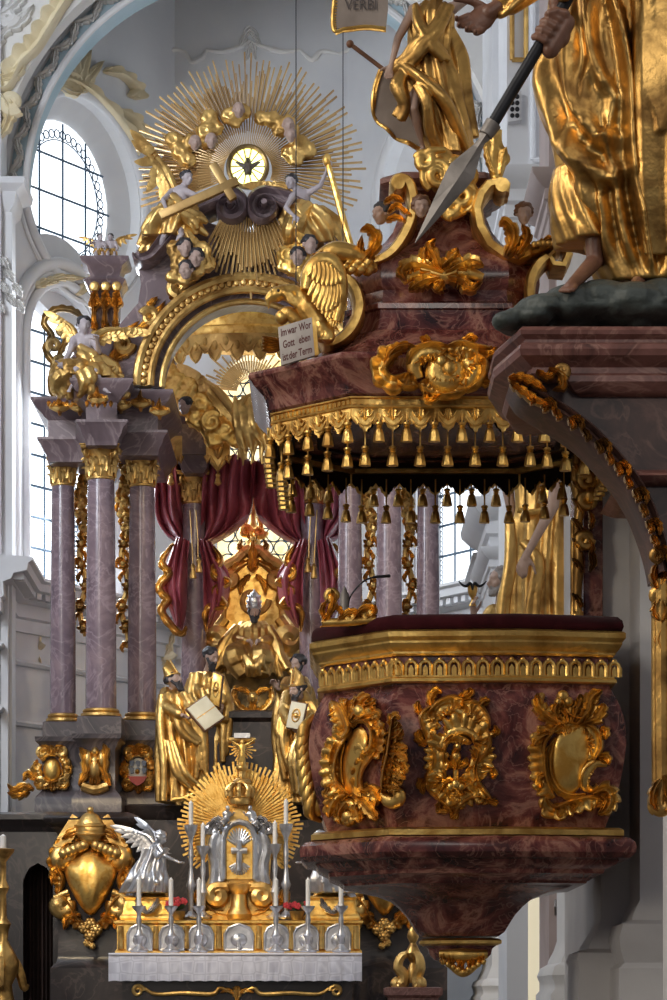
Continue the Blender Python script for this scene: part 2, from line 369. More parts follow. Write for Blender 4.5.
# angled walls with a tall window below and a round window above
def apse_side(sgn, n0, lab):
    a = V((AX + sgn * 4.8, 55.4, 0)); b = V((AX + sgn * 1.85, 60, 0))
    L = (b - a).length
    ux = (b - a).normalized() if sgn < 0 else (a - b).normalized(); o = a if sgn < 0 else b
    fm = plane(o, ux)
    mir = (lambda s: s * L) if sgn < 0 else (lambda s: (1 - s) * L)
    cT, wT = mir(.31), 2.35; cO = mir(.42)
    zT0, zT1 = 10.1, 16.1; zO, rO = 18.2, 1.93
    th = tall_hole(cT, wT, zT0, zT1); oh = arc((cO, zO), rO, rO * 1.02, 0, 351, 40)
    g = plate([[(-.3, 0), (L + .3, 0), (L + .3, 27), (-.3, 27)], th, oh], fm, -.3, 0)
    # splayed reveals
    for pts, k, cc in ((oh, .78, (cO, zO)), (th, .93, (cT, 12.8))):
        back = [(cc[0] + (u - cc[0]) * k, cc[1] + (v - cc[1]) * k) for u, v in pts]
        rs = [[fm(u, v, -.25) for u, v in pts], [fm(u, v, -.62) for u, v in back], [fm(cc[0] + (u - cc[0]) * 1.35, cc[1] + (v - cc[1]) * 1.35, -.62) for u, v in pts], [fm(cc[0] + (u - cc[0]) * 1.35, cc[1] + (v - cc[1]) * 1.35, -.25) for u, v in pts]]
        g.rings(rs + [rs[0]], True, False, False)
    struct(g.build('wall_' + lab, MT['white'], smooth=False), 'white angled apse wall on the %s with two windows' % lab)
    # panes
    for pts, k, cc, n, lb in ((oh, .79, (cO, zO), n0, 'round'), (th, .945, (cT, 12.8), n0 + 1, 'tall round-headed')):
        back = [(cc[0] + (u - cc[0]) * k, cc[1] + (v - cc[1]) * k) for u, v in pts]
        w = struct(plate([back], fm, -.6, -.57).build('window_%d' % n, PANE, smooth=False), 'bright %s window in the %s apse wall' % (lb, lab))
        g = G(); us = [p[0] for p in back]; vs = [p[1] for p in back]
        u0, u1, v0, v1 = min(us), max(us), min(vs), max(vs)
        if lb == 'round':
            for i in (1, 2, 3):
                u = lerp(u0, u1, i / 4); h = sqrt(max(0, ((u1 - u0) / 2) ** 2 - (u - cc[0]) ** 2)); g.tube([fm(u, cc[1] - h, -.55), fm(u, cc[1] + h, -.55)], .022, 6)
            for i in (1, 2, 3):
                v = lerp(v0, v1, i / 4); h = sqrt(max(0, ((v1 - v0) / 2) ** 2 - (v - cc[1]) ** 2)); g.tube([fm(cc[0] - h, v, -.55), fm(cc[0] + h, v, -.55)], .026, 6)
            for i in range(44):                       # border of small round panes
                t = 2 * pi * i / 44; c = (cc[0] + 1.29 * cos(t), cc[1] + 1.29 * sin(t))
                g.tube([fm(c[0] + .088 * cos(q), c[1] + .088 * sin(q), -.55) for q in [2 * pi * j / 10 for j in range(11)]], .014, 5)
            g.tube([fm(cc[0] + 1.17 * cos(2 * pi * i / 40), cc[1] + 1.17 * sin(2 * pi * i / 40), -.55) for i in range(41)], .014, 5)
        else:
            for i in range(1, 4): u = lerp(u0, u1, i / 4); g.tube([fm(u, v0, -.55), fm(u, v1 - (.3 if i != 2 else 0), -.55)], .02, 6)
            for i in range(1, 9): v = lerp(v0, v1, i / 9); g.tube([fm(u0 + (.35 if i == 8 else 0), v, -.55), fm(u1 - (.35 if i == 8 else 0), v, -.55)], .028, 6)
            for e in (u0 + .07, u1 - .07):
                for i in range(46):
                    v = v0 + .1 + i * .1
                    g.tube([fm(e + .045 * cos(q), v + .05 * sin(q), -.55) for q in [2 * pi * j / 8 for j in range(9)]], .011, 4)
        g.build('leading', MT['lead'], w)
    # mouldings round both openings
    g = G(); g.tube([fm(cO + (rO + .12) * cos(t), zO + (rO + .12) * sin(t), .02) for t in [2 * pi * i / 60 for i in range(61)]], .11, 10)
    g.tube([fm(cO + (rO + .3) * cos(t), zO + (rO + .3) * sin(t), .02) for t in [2 * pi * i / 60 for i in range(61)]], .05, 8)
    trim(g, MT['white'], 'white moulding round the %s round window' % lab)
    g = G(); r = wT / 2
    for e, q in ((.13, .1), (.32, .055), (.5, .14)):
        g.tube([fm(cT - r - e, zT0, .02)] + [fm(cT + (r + e) * cos(t), zT1 - r + (r + e) * sin(t), .02) for t in [pi - pi * i / 30 for i in range(31)]] + [fm(cT + r + e, zT0, .02)], q, 10)
    trim(g, MT['white'], 'white arched moulding round the %s tall window' % lab)
    return fm, cT, cO, zO, rO, L
FL = apse_side(-1, 2, 'left'); FR = apse_side(1, 4, 'right')
# choir side walls
g = G(); g.box(AX - 5.3, AX - 4.75, 53, 55.6, 0, 27); struct(g.build('wall_left_choir', MT['white'], smooth=False), 'white choir side wall at the left edge')
# entablature running round the apse below the windows, string courses
poly = [(AX - 4.75, 52.5), (AX - 4.8, 55.4), (AX - 1.85, 60), (AX + 1.85, 60), (AX + 4.8, 55.4), (AX + 4.8, 52)]
plan = [(x, y) for x, y in poly] + [(AX + 6.5, 52), (AX + 6.5, 62), (AX - 6.5, 62), (AX - 6.5, 52.5)]
def ring_trim(prof, m, lab):                          # profile swept along the wall line
    n = len(poly); rs = []
    for o, z in prof:
        row = []
        for i in range(n):
            a = V(poly[max(i - 1, 0)]); b = V(poly[i]); c = V(poly[min(i + 1, n - 1)])
            d0 = (b - a).normalized() if i else (c - b).normalized(); d1 = (c - b).normalized() if i < n - 1 else d0
            n0 = V((d0.y, -d0.x)); n1 = V((d1.y, -d1.x)); mm = (n0 + n1) / max(1 + n0.dot(n1), .3)
            row.append(V((b.x + mm.x * o, b.y + mm.y * o, z)))
        rs.append(row)
    vs = [[rs[j][i] for j in range(len(prof))] for i in range(n)]
    return trim(G().rings(vs), m, lab)
zc = 9.95
ring_trim([(-.1, zc - .95), (.06, zc - .95), (.06, zc - .7), (.12, zc - .66), (.1, zc - .4), (.25, zc - .34), (.3, zc - .24), (.55, zc - .18), (.58, zc - .04), (.66, zc), (.66, zc + .06), (-.1, zc + .12)], MT['white'], 'white cornice running round the apse below the windows')
g = G()                                               # row of small blocks under that cornice
for i in range(5):
    a, b = V(poly[i]), V(poly[i + 1]); d = (b - a).normalized(); nn = V((d.y, -d.x)); k = int((b - a).length / .26)
    for j in range(1, k):
        c = a + (b - a) * j / k + nn * .3; g.obox((c.x, c.y, zc - .27), (d.x * .07, d.y * .07, 0), (nn.x * .17, nn.y * .17, 0), (0, 0, .06))
trim(g, MT['white'], 'row of small blocks under the apse cornice', smooth=False)
for z in (8.4, 7.2): ring_trim([(-.05, z - .08), (.07, z - .06), (.1, z), (.05, z + .05), (-.05, z + .06)], MT['white'], 'white string course on the apse wall')
g = G(); g.box(-13, XP(-40, 53.6), 53.6, 54, 0, 27); struct(g.build('wall_left_arch_side', MT['stucco'], smooth=False), 'white wall left of the choir arch')
# left pilaster strip with capital and cornice at the frame edge
g = G(); g.pbox(-60, 12, 212, 1000, 53.2, .6); g.pbox(-60, 8, 560, 1000, 53.0, .3)
g.sweep([(XP(-60, 53), 53.3), (XP(3, 53), 53.3), (XP(3, 53), 54), (XP(-60, 53), 54)], [(0, ZP(225, 53)), (.06, ZP(222, 53)), (.06, ZP(212, 53)), (.2, ZP(202, 53)), (.24, ZP(190, 53)), (.4, ZP(184, 53)), (.42, ZP(178, 53)), (0, ZP(176, 53))])
trim(g, MT['white'], 'white pilaster with cornice at the left edge of the apse')
# chancel arch: relief-covered band and the wall above it
f54 = fpx(54.2); C0 = (252, 190)
g = plate([arc(C0, 226, 226, 180, 360, 60) + arc(C0, 247, 247, 360, 180, 60)], f54, -.8, 0); trim(g, MT['blue'], 'pale blue band of the choir arch')
g = G()
for r, q in ((226, .07), (247, .11), (252, .06)): g.tube([f54(C0[0] + r * cos(t), C0[1] + r * sin(t), .04) for t in [pi + pi * i / 60 for i in range(61)]], q, 8)
trim(g, MT['white'], 'white edge mouldings of the choir arch')
g = G(); rnd = random.Random(5)
for i in range(46):                                    # stucco leaf scrolls on the band
    t = pi + pi * (i + .5) / 46; c = (C0[0] + 236.5 * cos(t), C0[1] + 236.5 * sin(t)); s = 1 if i % 2 else -1
    tx, ty = -sin(t), cos(t)
    nx, ny = cos(t), sin(t)
    p = [(c[0] - tx * 7 + nx * 5 * s, c[1] - ty * 7 + ny * 5 * s), (c[0], c[1] + rnd.uniform(-1, 1)), (c[0] + tx * 7 - nx * 3 * s, c[1] + ty * 7 - ny * 3 * s), (c[0] + tx * 5 - nx * 7 * s, c[1] + ty * 5 - ny * 7 * s)]
    g.leaf(p, 4.6, .2, 4, f54, .12)
trim(g, MT['stucco'], 'white leaf scrolls in relief on the choir arch')
f53 = fpx(53.2)
wallp = [(-80, 190), (-80, -330), (590, -330), (590, 190)] + arc((250, 190), 253, 253, 0, -180, 60)
g = plate([wallp], f53, -.5, 0); struct(g.build('wall_back_choir_arch', MT['stucco'], smooth=False), 'white wall above the choir arch')
def ornament(paths, m, fm, nm, lab, cat, loc, group=None):
    g = G()
    for k in paths:
        if k[0] == 'l': g.leaf(k[1], k[2], k[3], k[4], fm, k[5] if len(k) > 5 else 0)
        elif k[0] == 's': g.scr(k[1], k[2], fm)
        elif k[0] == 'r': g.roc(k[1], k[2], k[3], k[4], k[5], fm, k[6] if len(k) > 6 else 1)
    return trim(g, m, lab)
ornament([('r', [(-4, 92), (10, 88), (22, 66), (38, 50), (52, 28), (66, 6), (82, -14)], 3, 14, .3, 9, -1), ('l', [(2, 96), (10, 112), (6, 128), (-2, 140)], 8, .25, 4), ('l', [(2, 80), (16, 74), (26, 62)], 8, .25, 4), ('s', spiral((12, 104), 9, 2, 40, 1.4), [.16, .07])], MT['cream'], f53, 'stucco_scroll', 'yellowish leafy stucco scroll beyond the choir arch in the top left corner', 'stucco ornament', None)
ornament([('l', [(-6, 50), (6, 30), (22, 22), (34, 6)], 9, .2, 5), ('l', [(-2, 20), (14, 8), (30, -8)], 8, .2, 5), ('s', spiral((8, 18), 8, 2, 0, 1.6), [.14, .06])], MT['stucco'], f53, 'stucco_relief', 'grey white stucco relief in the very corner above the yellowish scroll', 'stucco ornament', None)
# cream shell cartouche over the left round window (lies on the angled wall)
fm, cT, cO, zO, rO, L = FL
def fs(u, v, w=0): return fm(cO + (u - 97) / 24.0, zO + 1.95 + (100 - v) / 54.0, w + .03)   # small local frame of the shell, along-wall and up
g = G()
for i in range(9):
    a = radians(200 - i * 17.5); g.leaf([(90, 98), (90 + 20 * cos(a) * .5, 98 - 26 * sin(a) * .5), (90 + 36 * cos(a), 98 - 48 * max(sin(a), -.05) - 4)], 5.5, .16, 3, fs, .05)
for p in ([(64, 102), (80, 90), (98, 92), (116, 104), (130, 122), (138, 140)], [(112, 62), (126, 58), (136, 66), (132, 76)], [(124, 96), (136, 104), (140, 120), (134, 132)]): g.roc(p, 2, 7, .2, 6, fs, -1)
trim(g, MT['cream'], 'cream coloured stucco shell over the left round window')
def fs2(u, v, w=0): return fm(cT + (u - 58) / 27.0, 16.3 + (288 - v) / 50.0, w + .05)
g = G()
for p in ([(38, 300), (48, 290), (58, 286), (70, 282)], [(66, 300), (76, 284), (86, 276), (94, 268)], [(70, 268), (80, 272), (90, 284), (96, 296)], [(30, 306), (38, 298), (46, 296)]): g.leaf(p, 4.5, .16, 4, fs2, .06)
g.scr(spiral((80, 278), 7, 1.5, 0, 1.5), [.12, .05], fs2)
trim(g, MT['cream'], 'cream stucco flower sprigs on the arch of the tall left window')
g = G()
for dx, dy in ((4, 262), (10, 275), (4, 288), (12, 300), (18, 290), (20, 306), (0, 306)): g.leaf([(dx - 5, dy - 4), (dx, dy), (dx + 5, dy + 9)], 5, .18, 4, fpx(53.15), .1)
trim(g, MT['stucco'], 'white leafy stucco capital at the left frame edge below the cornice')
# faint festoon on the back wall, relief panels under the cornice
f60 = fpx(60)
g = G()
for p in ([(150, 52), (158, 48), (168, 52), (176, 50), (186, 52)], [(186, 52), (192, 62), (202, 58), (206, 50)], [(206, 50), (222, 52), (238, 48), (250, 42)], [(250, 42), (266, 48), (282, 52), (300, 50)], [(300, 50), (312, 60), (322, 52), (340, 54)], [(340, 54), (356, 48), (366, 54)]): g.scr(p, [.03, .07, .03], f60)
for p in ([(240, 48), (250, 30), (262, 48)], [(246, 60), (251, 44), (256, 60)]): g.leaf(p, 5, .1, 4, f60)
trim(g, MT['stucco'], 'thin white stucco festoon lines on the back wall above the sunburst')
for k, (x0, y0, lb) in enumerate([(4, 622, 'at the left frame edge under the cornice'), (34, 640, 'left of the outermost altar column under the cornice'), (166, 650, 'between altar column and drawn curtain')]):
    g = G(); ff = fpx(55.3 - .0 if k == 0 else (56.2 if k == 1 else 59.7))
    for p in ([(x0 - 8, y0 - 18), (x0, y0 - 8), (x0 + 8, y0 + 4)], [(x0 + 8, y0 - 16), (x0 + 2, y0), (x0 - 6, y0 + 14)], [(x0 - 8, y0 + 22), (x0, y0 + 12), (x0 + 8, y0 + 24)]): g.leaf(p, 4, .12, 4, ff, .05)
    g.scr(spiral((x0, y0), 9, 2, 20, 1.6), [.09, .04], ff)
    trim(g, MT['cream'], 'cream stucco leaf scroll on the apse wall ' + lb)

# ---------------------------------------------------------------- nave piers on the right, far to near
def pier(nm, x0, x1, y0, y1, m, lab, base=True, z1=27):
    g = G(); pl = [(x0, y0), (x1, y0), (x1, y1), (x0, y1)]
    if base: g.sweep(pl, [(.2, 0), (.2, 1.75), (.16, 1.8), (.16, 1.86), (.19, 1.94), (.16, 2.02), (.09, 2.06), (.08, 2.1), (.03, 2.2), (.0, 2.3), (0, z1)])
    else: g.sweep(pl, [(0, 0), (0, z1)])
    return struct(g.build(nm, m), lab)
pier('wall_right_choir_pier', XP(492, 47), 6, 47, 50, MT['white'], 'white choir pier on the right, the farthest one')
pier('wall_right_far_pier', XP(507, 39), XP(528, 39), 39, 41, MT['white'], 'white nave pier, second farthest on the right', False)
pier('wall_right_middle_pier', XP(549, 32), 3.2, 32, 33.5, MT['pink'], 'pinkish nave pier behind the pulpit', False)
pier('wall_right_near_pier', XP(570, 27), 4, 27, 28.6, MT['white'], 'white nave pier next behind the pulpit')
g = G(); g.box(4.2, 4.5, 33, 46, 0, 27); struct(g.build('wall_right', MT['white'], smooth=False), 'white aisle wall on the far right')
# cornice, panels and gilded mouldings on the visible upper parts
def cornice(x0, x1, y0, y1, z, s, m, lab):
    g = G(); g.sweep([(x0, y0), (x1, y0), (x1, y1), (x0, y1)], [(0, z - 1.0 * s), (.05 * s, z - .95 * s), (.05 * s, z - .7 * s), (.12 * s, z - .64 * s), (.1 * s, z - .4 * s), (.24 * s, z - .3 * s), (.4 * s, z - .12 * s), (.42 * s, z), (0, z + .05 * s)]); return trim(g, m, lab)
cornice(XP(507, 39), XP(528, 39), 39, 41, ZP(170, 39), .7, MT['white'], 'white cornice of the second farthest pier')
cornice(XP(492, 47), 6, 47, 50, ZP(500, 47), .9, MT['white'], 'white lower cornice of the choir pier')
cornice(XP(492, 47), 6, 47, 50, ZP(548, 47), .5, MT['white'], 'white moulding of the choir pier')
cornice(XP(492, 47), 6, 47, 50, ZP(205, 47), .9, MT['white'], 'white upper cornice of the choir pier')
cornice(XP(549, 32), 3.2, 32, 33.5, ZP(172, 32), .5, MT['pink'], 'pinkish cornice of the middle pier')
def frame_px(x0, x1, y0, y1, Y, r, m, lab):
    f = fpx(Y); g = G(); p = [(x0, y0), (x1, y0), (x1, y1), (x0, y1), (x0, y0)]
    for a, b in zip(p, p[1:]): g.tube([f(*a, .01), f(*b, .01)], r, 8)
    return trim(g, m, lab)
frame_px(512, 526, -60, 60, 38.96, .035, MT['goldfar'], 'gilded panel moulding on the second farthest pier')
frame_px(516, 545, 202, 330, 46.95, .05, MT['goldfar'], 'gilded lower panel moulding on the second farthest pier')
frame_px(533, 556, -80, 160, 46.95, .05, MT['white'], 'white panel moulding beside the gilded one')
frame_px(556, 600, 188, 262, 31.96, .05, MT['pink'], 'pinkish panel moulding on the middle pier')
frame_px(560, 600, 272, 400, 31.96, .05, MT['pink'], 'pinkish lower panel moulding on the middle pier')
g = G(); f39 = fpx(38.9)
g.extr([(508, 94), (521, 92), (521, 121), (508, 123)], f39, -.1, .06); sp = g.build('slotted_speaker', MT['pier'], smooth=False)
tag(sp, 'small flat speaker with dark round slots on the white pier above the canopy', 'speaker')
g = G()
for j in range(4):
    for i in range(2): g.ell(f39(512 + i * 5, 98 + j * 6.3, .06), .032, .02, .035)
g.build('slot', MT['iron'], sp)
# window of the far aisle seen low between the piers
g = G(); g.box(XP(524, 44.5), XP(549, 44.5), 44.5, 44.6, 0, 4.6); w = struct(g.build('window_6', PANEW, smooth=False), 'warm lit aisle window glimpsed under the pulpit')
g = G(); g.box(XP(526.5, 44.4), XP(528, 44.4), 44.4, 44.46, 0, 6); g.box(XP(545, 44.4), XP(549, 44.4), 44.4, 44.46, 0, 6); g.build('window_frame', MT['stucco'], w, smooth=False)
g = G(); g.box(XP(555, 31.9), XP(557, 31.9), 31.85, 32.0, ZP(900, 31.9), ZP(915, 31.9)); g.tube([(XP(556, 31.8), 31.86, ZP(914, 31.8)), (XP(556, 31.7), 31.78, ZP(907, 31.8)), (XP(556, 31.8), 31.86, ZP(900, 31.8))], .015, 6); tag(g.build('door_handle', MT['steel']), 'small metal handle on the pinkish pier under the pulpit', 'handle')
# pulpit pier: pilaster in front of a wider pier
PX0 = XP(597, 20.7)
g = G(); g.sweep([(PX0, 20.7), (3.2, 20.7), (3.2, 23.6), (PX0, 23.6)], [(.0, 0), (0, 1.2), (0, 20), (0, 27)]); struct(g.build('wall_right_pulpit_pier', MT['pier'], smooth=False), 'grey white pier that carries the pulpit')
g = G(); x0 = XP(601, 20.3); g.sweep([(x0, 20.3), (XP(640, 20.3), 20.3), (XP(640, 20.3), 20.9), (x0, 20.9)], [(.18, 0), (.18, 1.85), (.17, 1.93), (.19, 1.99), (.17, 2.04), (.1, 2.07), (.09, 2.1), (.03, 2.2), (0, 2.28), (0, 27)]); trim(g, MT['pier'], 'slim grey white pilaster with moulded base behind the pulpit')
g = G(); x0 = XP(640, 19.6); g.sweep([(x0, 19.6), (3, 19.6), (3, 20.9), (x0, 20.9)], [(.16, 0), (.16, 1.92), (.12, 1.96), (.15, 2.05), (.16, 2.14), (.13, 2.23), (.06, 2.26), (.05, 2.3), (0, 2.4), (0, 27)]); trim(g, MT['pier'], 'broad grey white pilaster at the right edge beside the pulpit')
# ================================================================ HIGH ALTAR: architecture
K = 50.0 / F                                            # metres per photo pixel at the altar
# ---- one Corinthian capital (unit shaft radius 1, height 2.3)
cg = G()
cg.lathe((0, 0, 0), [(1.0, 0), (1.08, .06), (1.08, .16), (.98, .2), (.95, .8), (1.05, 1.5), (1.3, 2.0)], 20)
def cleaf(a, z0, h, r, w, out):
    ca, sa = cos(a), sin(a); rs = []
    for i in range(8):
        t = i / 7; rr = r + out * (t ** 2.2) + .08; z = z0 + h * sin(min(t, .86) * pi / 1.72) - (.14 * h if t > .9 else 0); ww = w * (.6 + .5 * sin(pi * t * .9)) * (1 if i % 2 else .8) * (1 if i < 7 else .4)
        ring = []
        for d, e in ((-1, 0), (-.5, .1), (0, .03), (.5, .1), (1, 0), (.5, -.1), (-.5, -.1)):
            x = rr + e; y = d * ww; ring.append((x * ca - y * sa, x * sa + y * ca, z))
        rs.append(ring)
    cg.rings(rs)
for k in range(8): cleaf(2 * pi * k / 8, .2, .75, .98, .34, .3)
for k in range(8): cleaf(2 * pi * (k + .5) / 8, .5, 1.0, 1.0, .32, .42)
for k in range(4):
    a = pi / 4 + k * pi / 2; f = plane((0, 0, 0), (cos(a), sin(a), 0))
    cg.tube([f(u, v, 0) for u, v in [(1.0, 1.1), (1.2, 1.6)] + spiral((1.38, 1.72), .3, .06, 150, -1.6, 22)], [.1, .13, .14, .13, .1], 8)
    a = k * pi / 2; cg.ell((1.3 * cos(a), 1.3 * sin(a), 2.1), .2, .2, .22, n=10)
ab = []
for k in range(4):
    for d in (-.88, -.5, 0, .5, .88):
        a = k * pi / 2; x = 1.42 - .2 * (1 - abs(d) / .88) ; y = d * 1.42 / .88 * .98
        ab.append((x * cos(a) - y * sin(a), x * sin(a) + y * cos(a)))
cg.sweep(ab, [(-.05, 2.02), (.0, 2.08), (0, 2.2), (.08, 2.26), (.08, 2.34), (-.2, 2.34)])
def column(px, cy0, cy1, sy1, by1, w, Y, lab, shade='colmarble', plinth=None):
    k = Y / F; r = w * k / 2; x = XP(px, Y); zb, zs, zc0, zc1 = ZP(by1, Y), ZP(sy1, Y), ZP(cy1, Y), ZP(cy0, Y)
    t = thing('altar_column', lab, 'column', (x, Y, zb - (.35 if plinth else 0)), 'marble columns of the high altar')
    g = G(); n = 10; g.lathe((x, Y, 0), [(r * (1.0 - .14 * (i / n) ** 1.6), lerp(zs, zc0, i / n)) for i in range(n + 1)], 28); g.build('shaft', MT[shade], t)
    g = G(); h = zs - zb; g.lathe((x, Y, zb), [(r * 1.28, 0), (r * 1.34, h * .15), (r * 1.3, h * .42), (r * 1.14, h * .55), (r * 1.2, h * .7), (r * 1.16, h * .9), (r * 1.0, h)], 28); g.build('base', MT['goldfar'], t)
    if plinth: g = G(); q = r * 1.42; g.sweep([(x - q, Y - q), (x + q, Y - q), (x + q, Y + q), (x - q, Y + q)], [(0, zb - plinth), (0, zb - .02), (-.02, zb)]); g.build('plinth', MT['greymarble'], t, smooth=False)
    s = r * .86; m = Matrix.Translation((x, Y, zc0)) @ Matrix.Diagonal((s, s, (zc1 - zc0) / 2.34, 1)); G().join(cg, m).build('capital', MT['goldfar'], t)
    return t
cols = [(63, 455, 487, 714, 723, 26, 51.0, 'outermost column left of the altar, dark purple marble in front of the tall window'), (101, 447, 481, 709, 718, 31, 49.4, 'purple marble column standing foremost of the left three, gold openwork garlands on both sides'),
        (142, 455, 488, 713, 722, 29, 50.4, 'purple marble column left of the red curtain, above the painted coat of arms'), (194, 473, 505, 700, 708, 26, 53.6, 'inner purple marble column between the two halves of the left curtain'),
        (312, 473, 505, 700, 708, 26, 53.6, 'inner purple marble column right of the throne, behind the right curtain'), (350, 455, 488, 713, 722, 26, 50.4, 'purple marble column just right of the right curtain, seen under the canopy'),
        (389, 447, 481, 709, 718, 27, 49.4, 'purple marble column in the middle of the opening between canopy and pulpit'), (428, 455, 487, 714, 723, 24, 51.0, 'purple marble column beside the right tall window under the canopy')]
for i, c in enumerate(cols): column(*c, plinth=(.36 if i in (0, 1, 2, 5, 6, 7) else None))
# ---- pedestals
def pedestal(px0, px1, y0, y1, Y, d, lab):
    x0, x1 = XP(px0, Y), XP(px1, Y); t = thing('column_pedestal', lab, 'pedestal', ((x0 + x1) / 2, Y, ZP(y1, Y)))
    z0, z1 = ZP(y1, Y), ZP(y0, Y); H = z1 - z0
    g = G(); g.sweep([(x0, Y), (x1, Y), (x1, Y + d), (x0, Y + d)], [(.12, z0), (.12, z0 + .2 * H), (.09, z0 + .24 * H), (.02, z0 + .3 * H), (0, z0 + .32 * H), (0, z0 + .82 * H), (.03, z0 + .85 * H), (.05, z0 + .9 * H), (.11, z0 + .94 * H), (.12, z1), (0, z1 + .01)]); g.build('body', MT['greymarble'], t)
    return t
PD = [pedestal(42, 79, 737, 815, 50.4, 1.4, 'dark grey marble pedestal under the outermost left column'), pedestal(79, 115, 734, 815, 48.8, 3.0, 'dark grey marble pedestal with gilded mitre relief under the foremost left column'),
      pedestal(122, 162, 736, 815, 49.8, 2.0, 'dark grey marble pedestal with painted coat of arms beside the bishop statues')]
for a in ((330, 372, 736, 815, 49.8, 2.0, 'dark marble pedestal right of the throne, behind the pulpit'), (373, 409, 734, 815, 48.8, 3.0, 'dark marble pedestal behind the middle of the pulpit'), (409, 446, 737, 815, 50.4, 1.4, 'dark marble pedestal under the rightmost altar column, behind the pulpit')): pedestal(*a)

def cartouche(fm, cx, cy, w, h, seed, k=1.0, dep=.1):
    "rocaille frame of pixel size w x h around an oval field"
    g = G(); r = random.Random(seed); a, b = w * .28, h * .3
    for i in range(7):
        t0 = 360 / 7 * i + r.uniform(-10, 10); p = [(cx + a * cos(radians(t0 + d)) * (1 + .12 * sin(d)), cy + b * sin(radians(t0 + d))) for d in (0, 16, 32, 48)]
        g.roc(p, w * .035, w * .17 * r.uniform(.8, 1.2), dep * r.uniform(.8, 1.2), 4, fm, -1)
    for s in (-1, 1):
        g.scr([(cx + s * w * .05, cy - h * .36)] + spiral((cx + s * w * .24, cy - h * .36), w * .13, w * .03, 180 if s > 0 else 0, s * 1.4, 18), [dep * .3, dep * .5, dep * .25], fm)
        g.scr([(cx + s * w * .08, cy + h * .34)] + spiral((cx + s * w * .28, cy + h * .28), w * .12, w * .03, 120 if s > 0 else 60, -s * 1.4, 18), [dep * .3, dep * .5, dep * .25], fm)
        g.leaf([(cx + s * w * .1, cy + h * .36), (cx + s * w * .3, cy + h * .4), (cx + s * w * .46, cy + h * .3)], w * .09, dep * .7, 3, fm, dep * .4)
        g.leaf([(cx + s * w * .02, cy - h * .34), (cx + s * w * .12, cy - h * .46), (cx + s * w * .3, cy - h * .5)], w * .08, dep * .7, 3, fm, dep * .4)
        g.leaf([(cx + s * w * .36, cy - h * .2), (cx + s * w * .46, cy), (cx + s * w * .4, cy + h * .2)], w * .08, dep * .7, 4, fm, dep * .3)
    g.leaf([(cx, cy + h * .28), (cx + w * .02, cy + h * .4), (cx, cy + h * .5)], w * .13, dep, 3, fm, dep * .4); g.leaf([(cx, cy - h * .3), (cx, cy - h * .42), (cx - w * .03, cy - h * .52)], w * .12, dep, 3, fm, dep * .4)
    return g
def dome(fm, cx, cy, rx, ry, h, n=28):
    g = G(); rs = []
    for i in range(7):
        t = i / 6 * pi / 2; rs.append([fm(cx + rx * cos(t) * cos(q), cy + ry * cos(t) * sin(q), h * sin(t)) for q in [2 * pi * j / n for j in range(n)]])
    return g.rings(rs[:-1] + [[fm(cx + .01 * rx * cos(2 * pi * j / n), cy + .01 * ry * sin(2 * pi * j / n), h) for j in range(n)]])
# gilded reliefs on the pedestals
f = fpx(50.38); c = cartouche(f, 52, 769, 40, 46, 3, dep=.12); c.build('gilded_cartouche', MT['goldfar'], PD[0]); dome(f, 52, 770, 9, 12, .12).build('cartouche_field', MT['goldfine'], PD[0])
g = G()
for p in ([(34, 790), (24, 786), (14, 790), (8, 784)], [(36, 780), (28, 774), (24, 782)], [(30, 792), (18, 796), (8, 793)]): g.leaf(p, 5, .14, 4, fpx(50.3), .1)
g.build('gilded_scroll', MT['goldfar'], PD[0])
f = fpx(48.78); g = G()
for p in ([(80, 786), (86, 770), (84, 754), (80, 748)], [(110, 786), (104, 770), (106, 752), (104, 744)], [(92, 786), (95, 772), (92, 760)], [(98, 786), (96, 770), (99, 760)]): g.leaf(p, 6, .14, 4, f, .1)
g.join(dome(f, 95, 768, 7, 14, .16)); g.join(dome(f, 88, 760, 5, 10, .14)); g.join(dome(f, 102, 760, 5, 10, .14)); g.join(dome(f, 95, 752, 4, 5, .14))
for p in ([(82, 786), (95, 790), (108, 786)],): g.scr(p, [.08, .1, .08], f)
g.build('gilded_figure_relief', MT['goldfar'], PD[1])
f = fpx(49.78); cartouche(f, 138, 770, 36, 48, 9, dep=.13).build('gilded_cartouche', MT['goldfar'], PD[2])
MT['shieldwhite'] = plain('white_enamel', (.6, .6, .62), (.7, .7, .72), .4); MT['shieldblue'] = plain('blue_grey_enamel', (.1, .13, .22), (.15, .19, .28), .4); MT['shieldred'] = plain('red_enamel', (.4, .03, .03), (.5, .05, .05), .4)
sh = dome(f, 138, 772, 11, 14, .14).build('shield', MT['shieldwhite'], PD[2])
g = G()
for i in range(3):
    for j in range(2): g.extr([(130 + i * 6, 762 + j * 7), (132.5 + i * 6, 761 + j * 7), (135 + i * 6, 762 + j * 7), (134 + i * 6, 767 + j * 7), (131.5 + i * 6, 767 + j * 7)], f, .1, .16)
g.build('blue_charge', MT['shieldblue'], sh)
g = G(); g.extr([(128.5, 777), (147.5, 777), (144, 783), (138, 786.5), (132, 783)], f, .03, .14); g.build('red_field', MT['shieldred'], sh)
dome(f, 138, 772, 3.4, 4, .2).build('gold_charge', MT['goldfine'], sh)
g = G()
for p in ([(134, 756), (138, 748), (146, 746)], [(138, 752), (146, 752), (150, 748)]): g.leaf(p, 5, .12, 3, f, .08)
g.build('gilded_helm_crest', MT['goldfar'], PD[2])
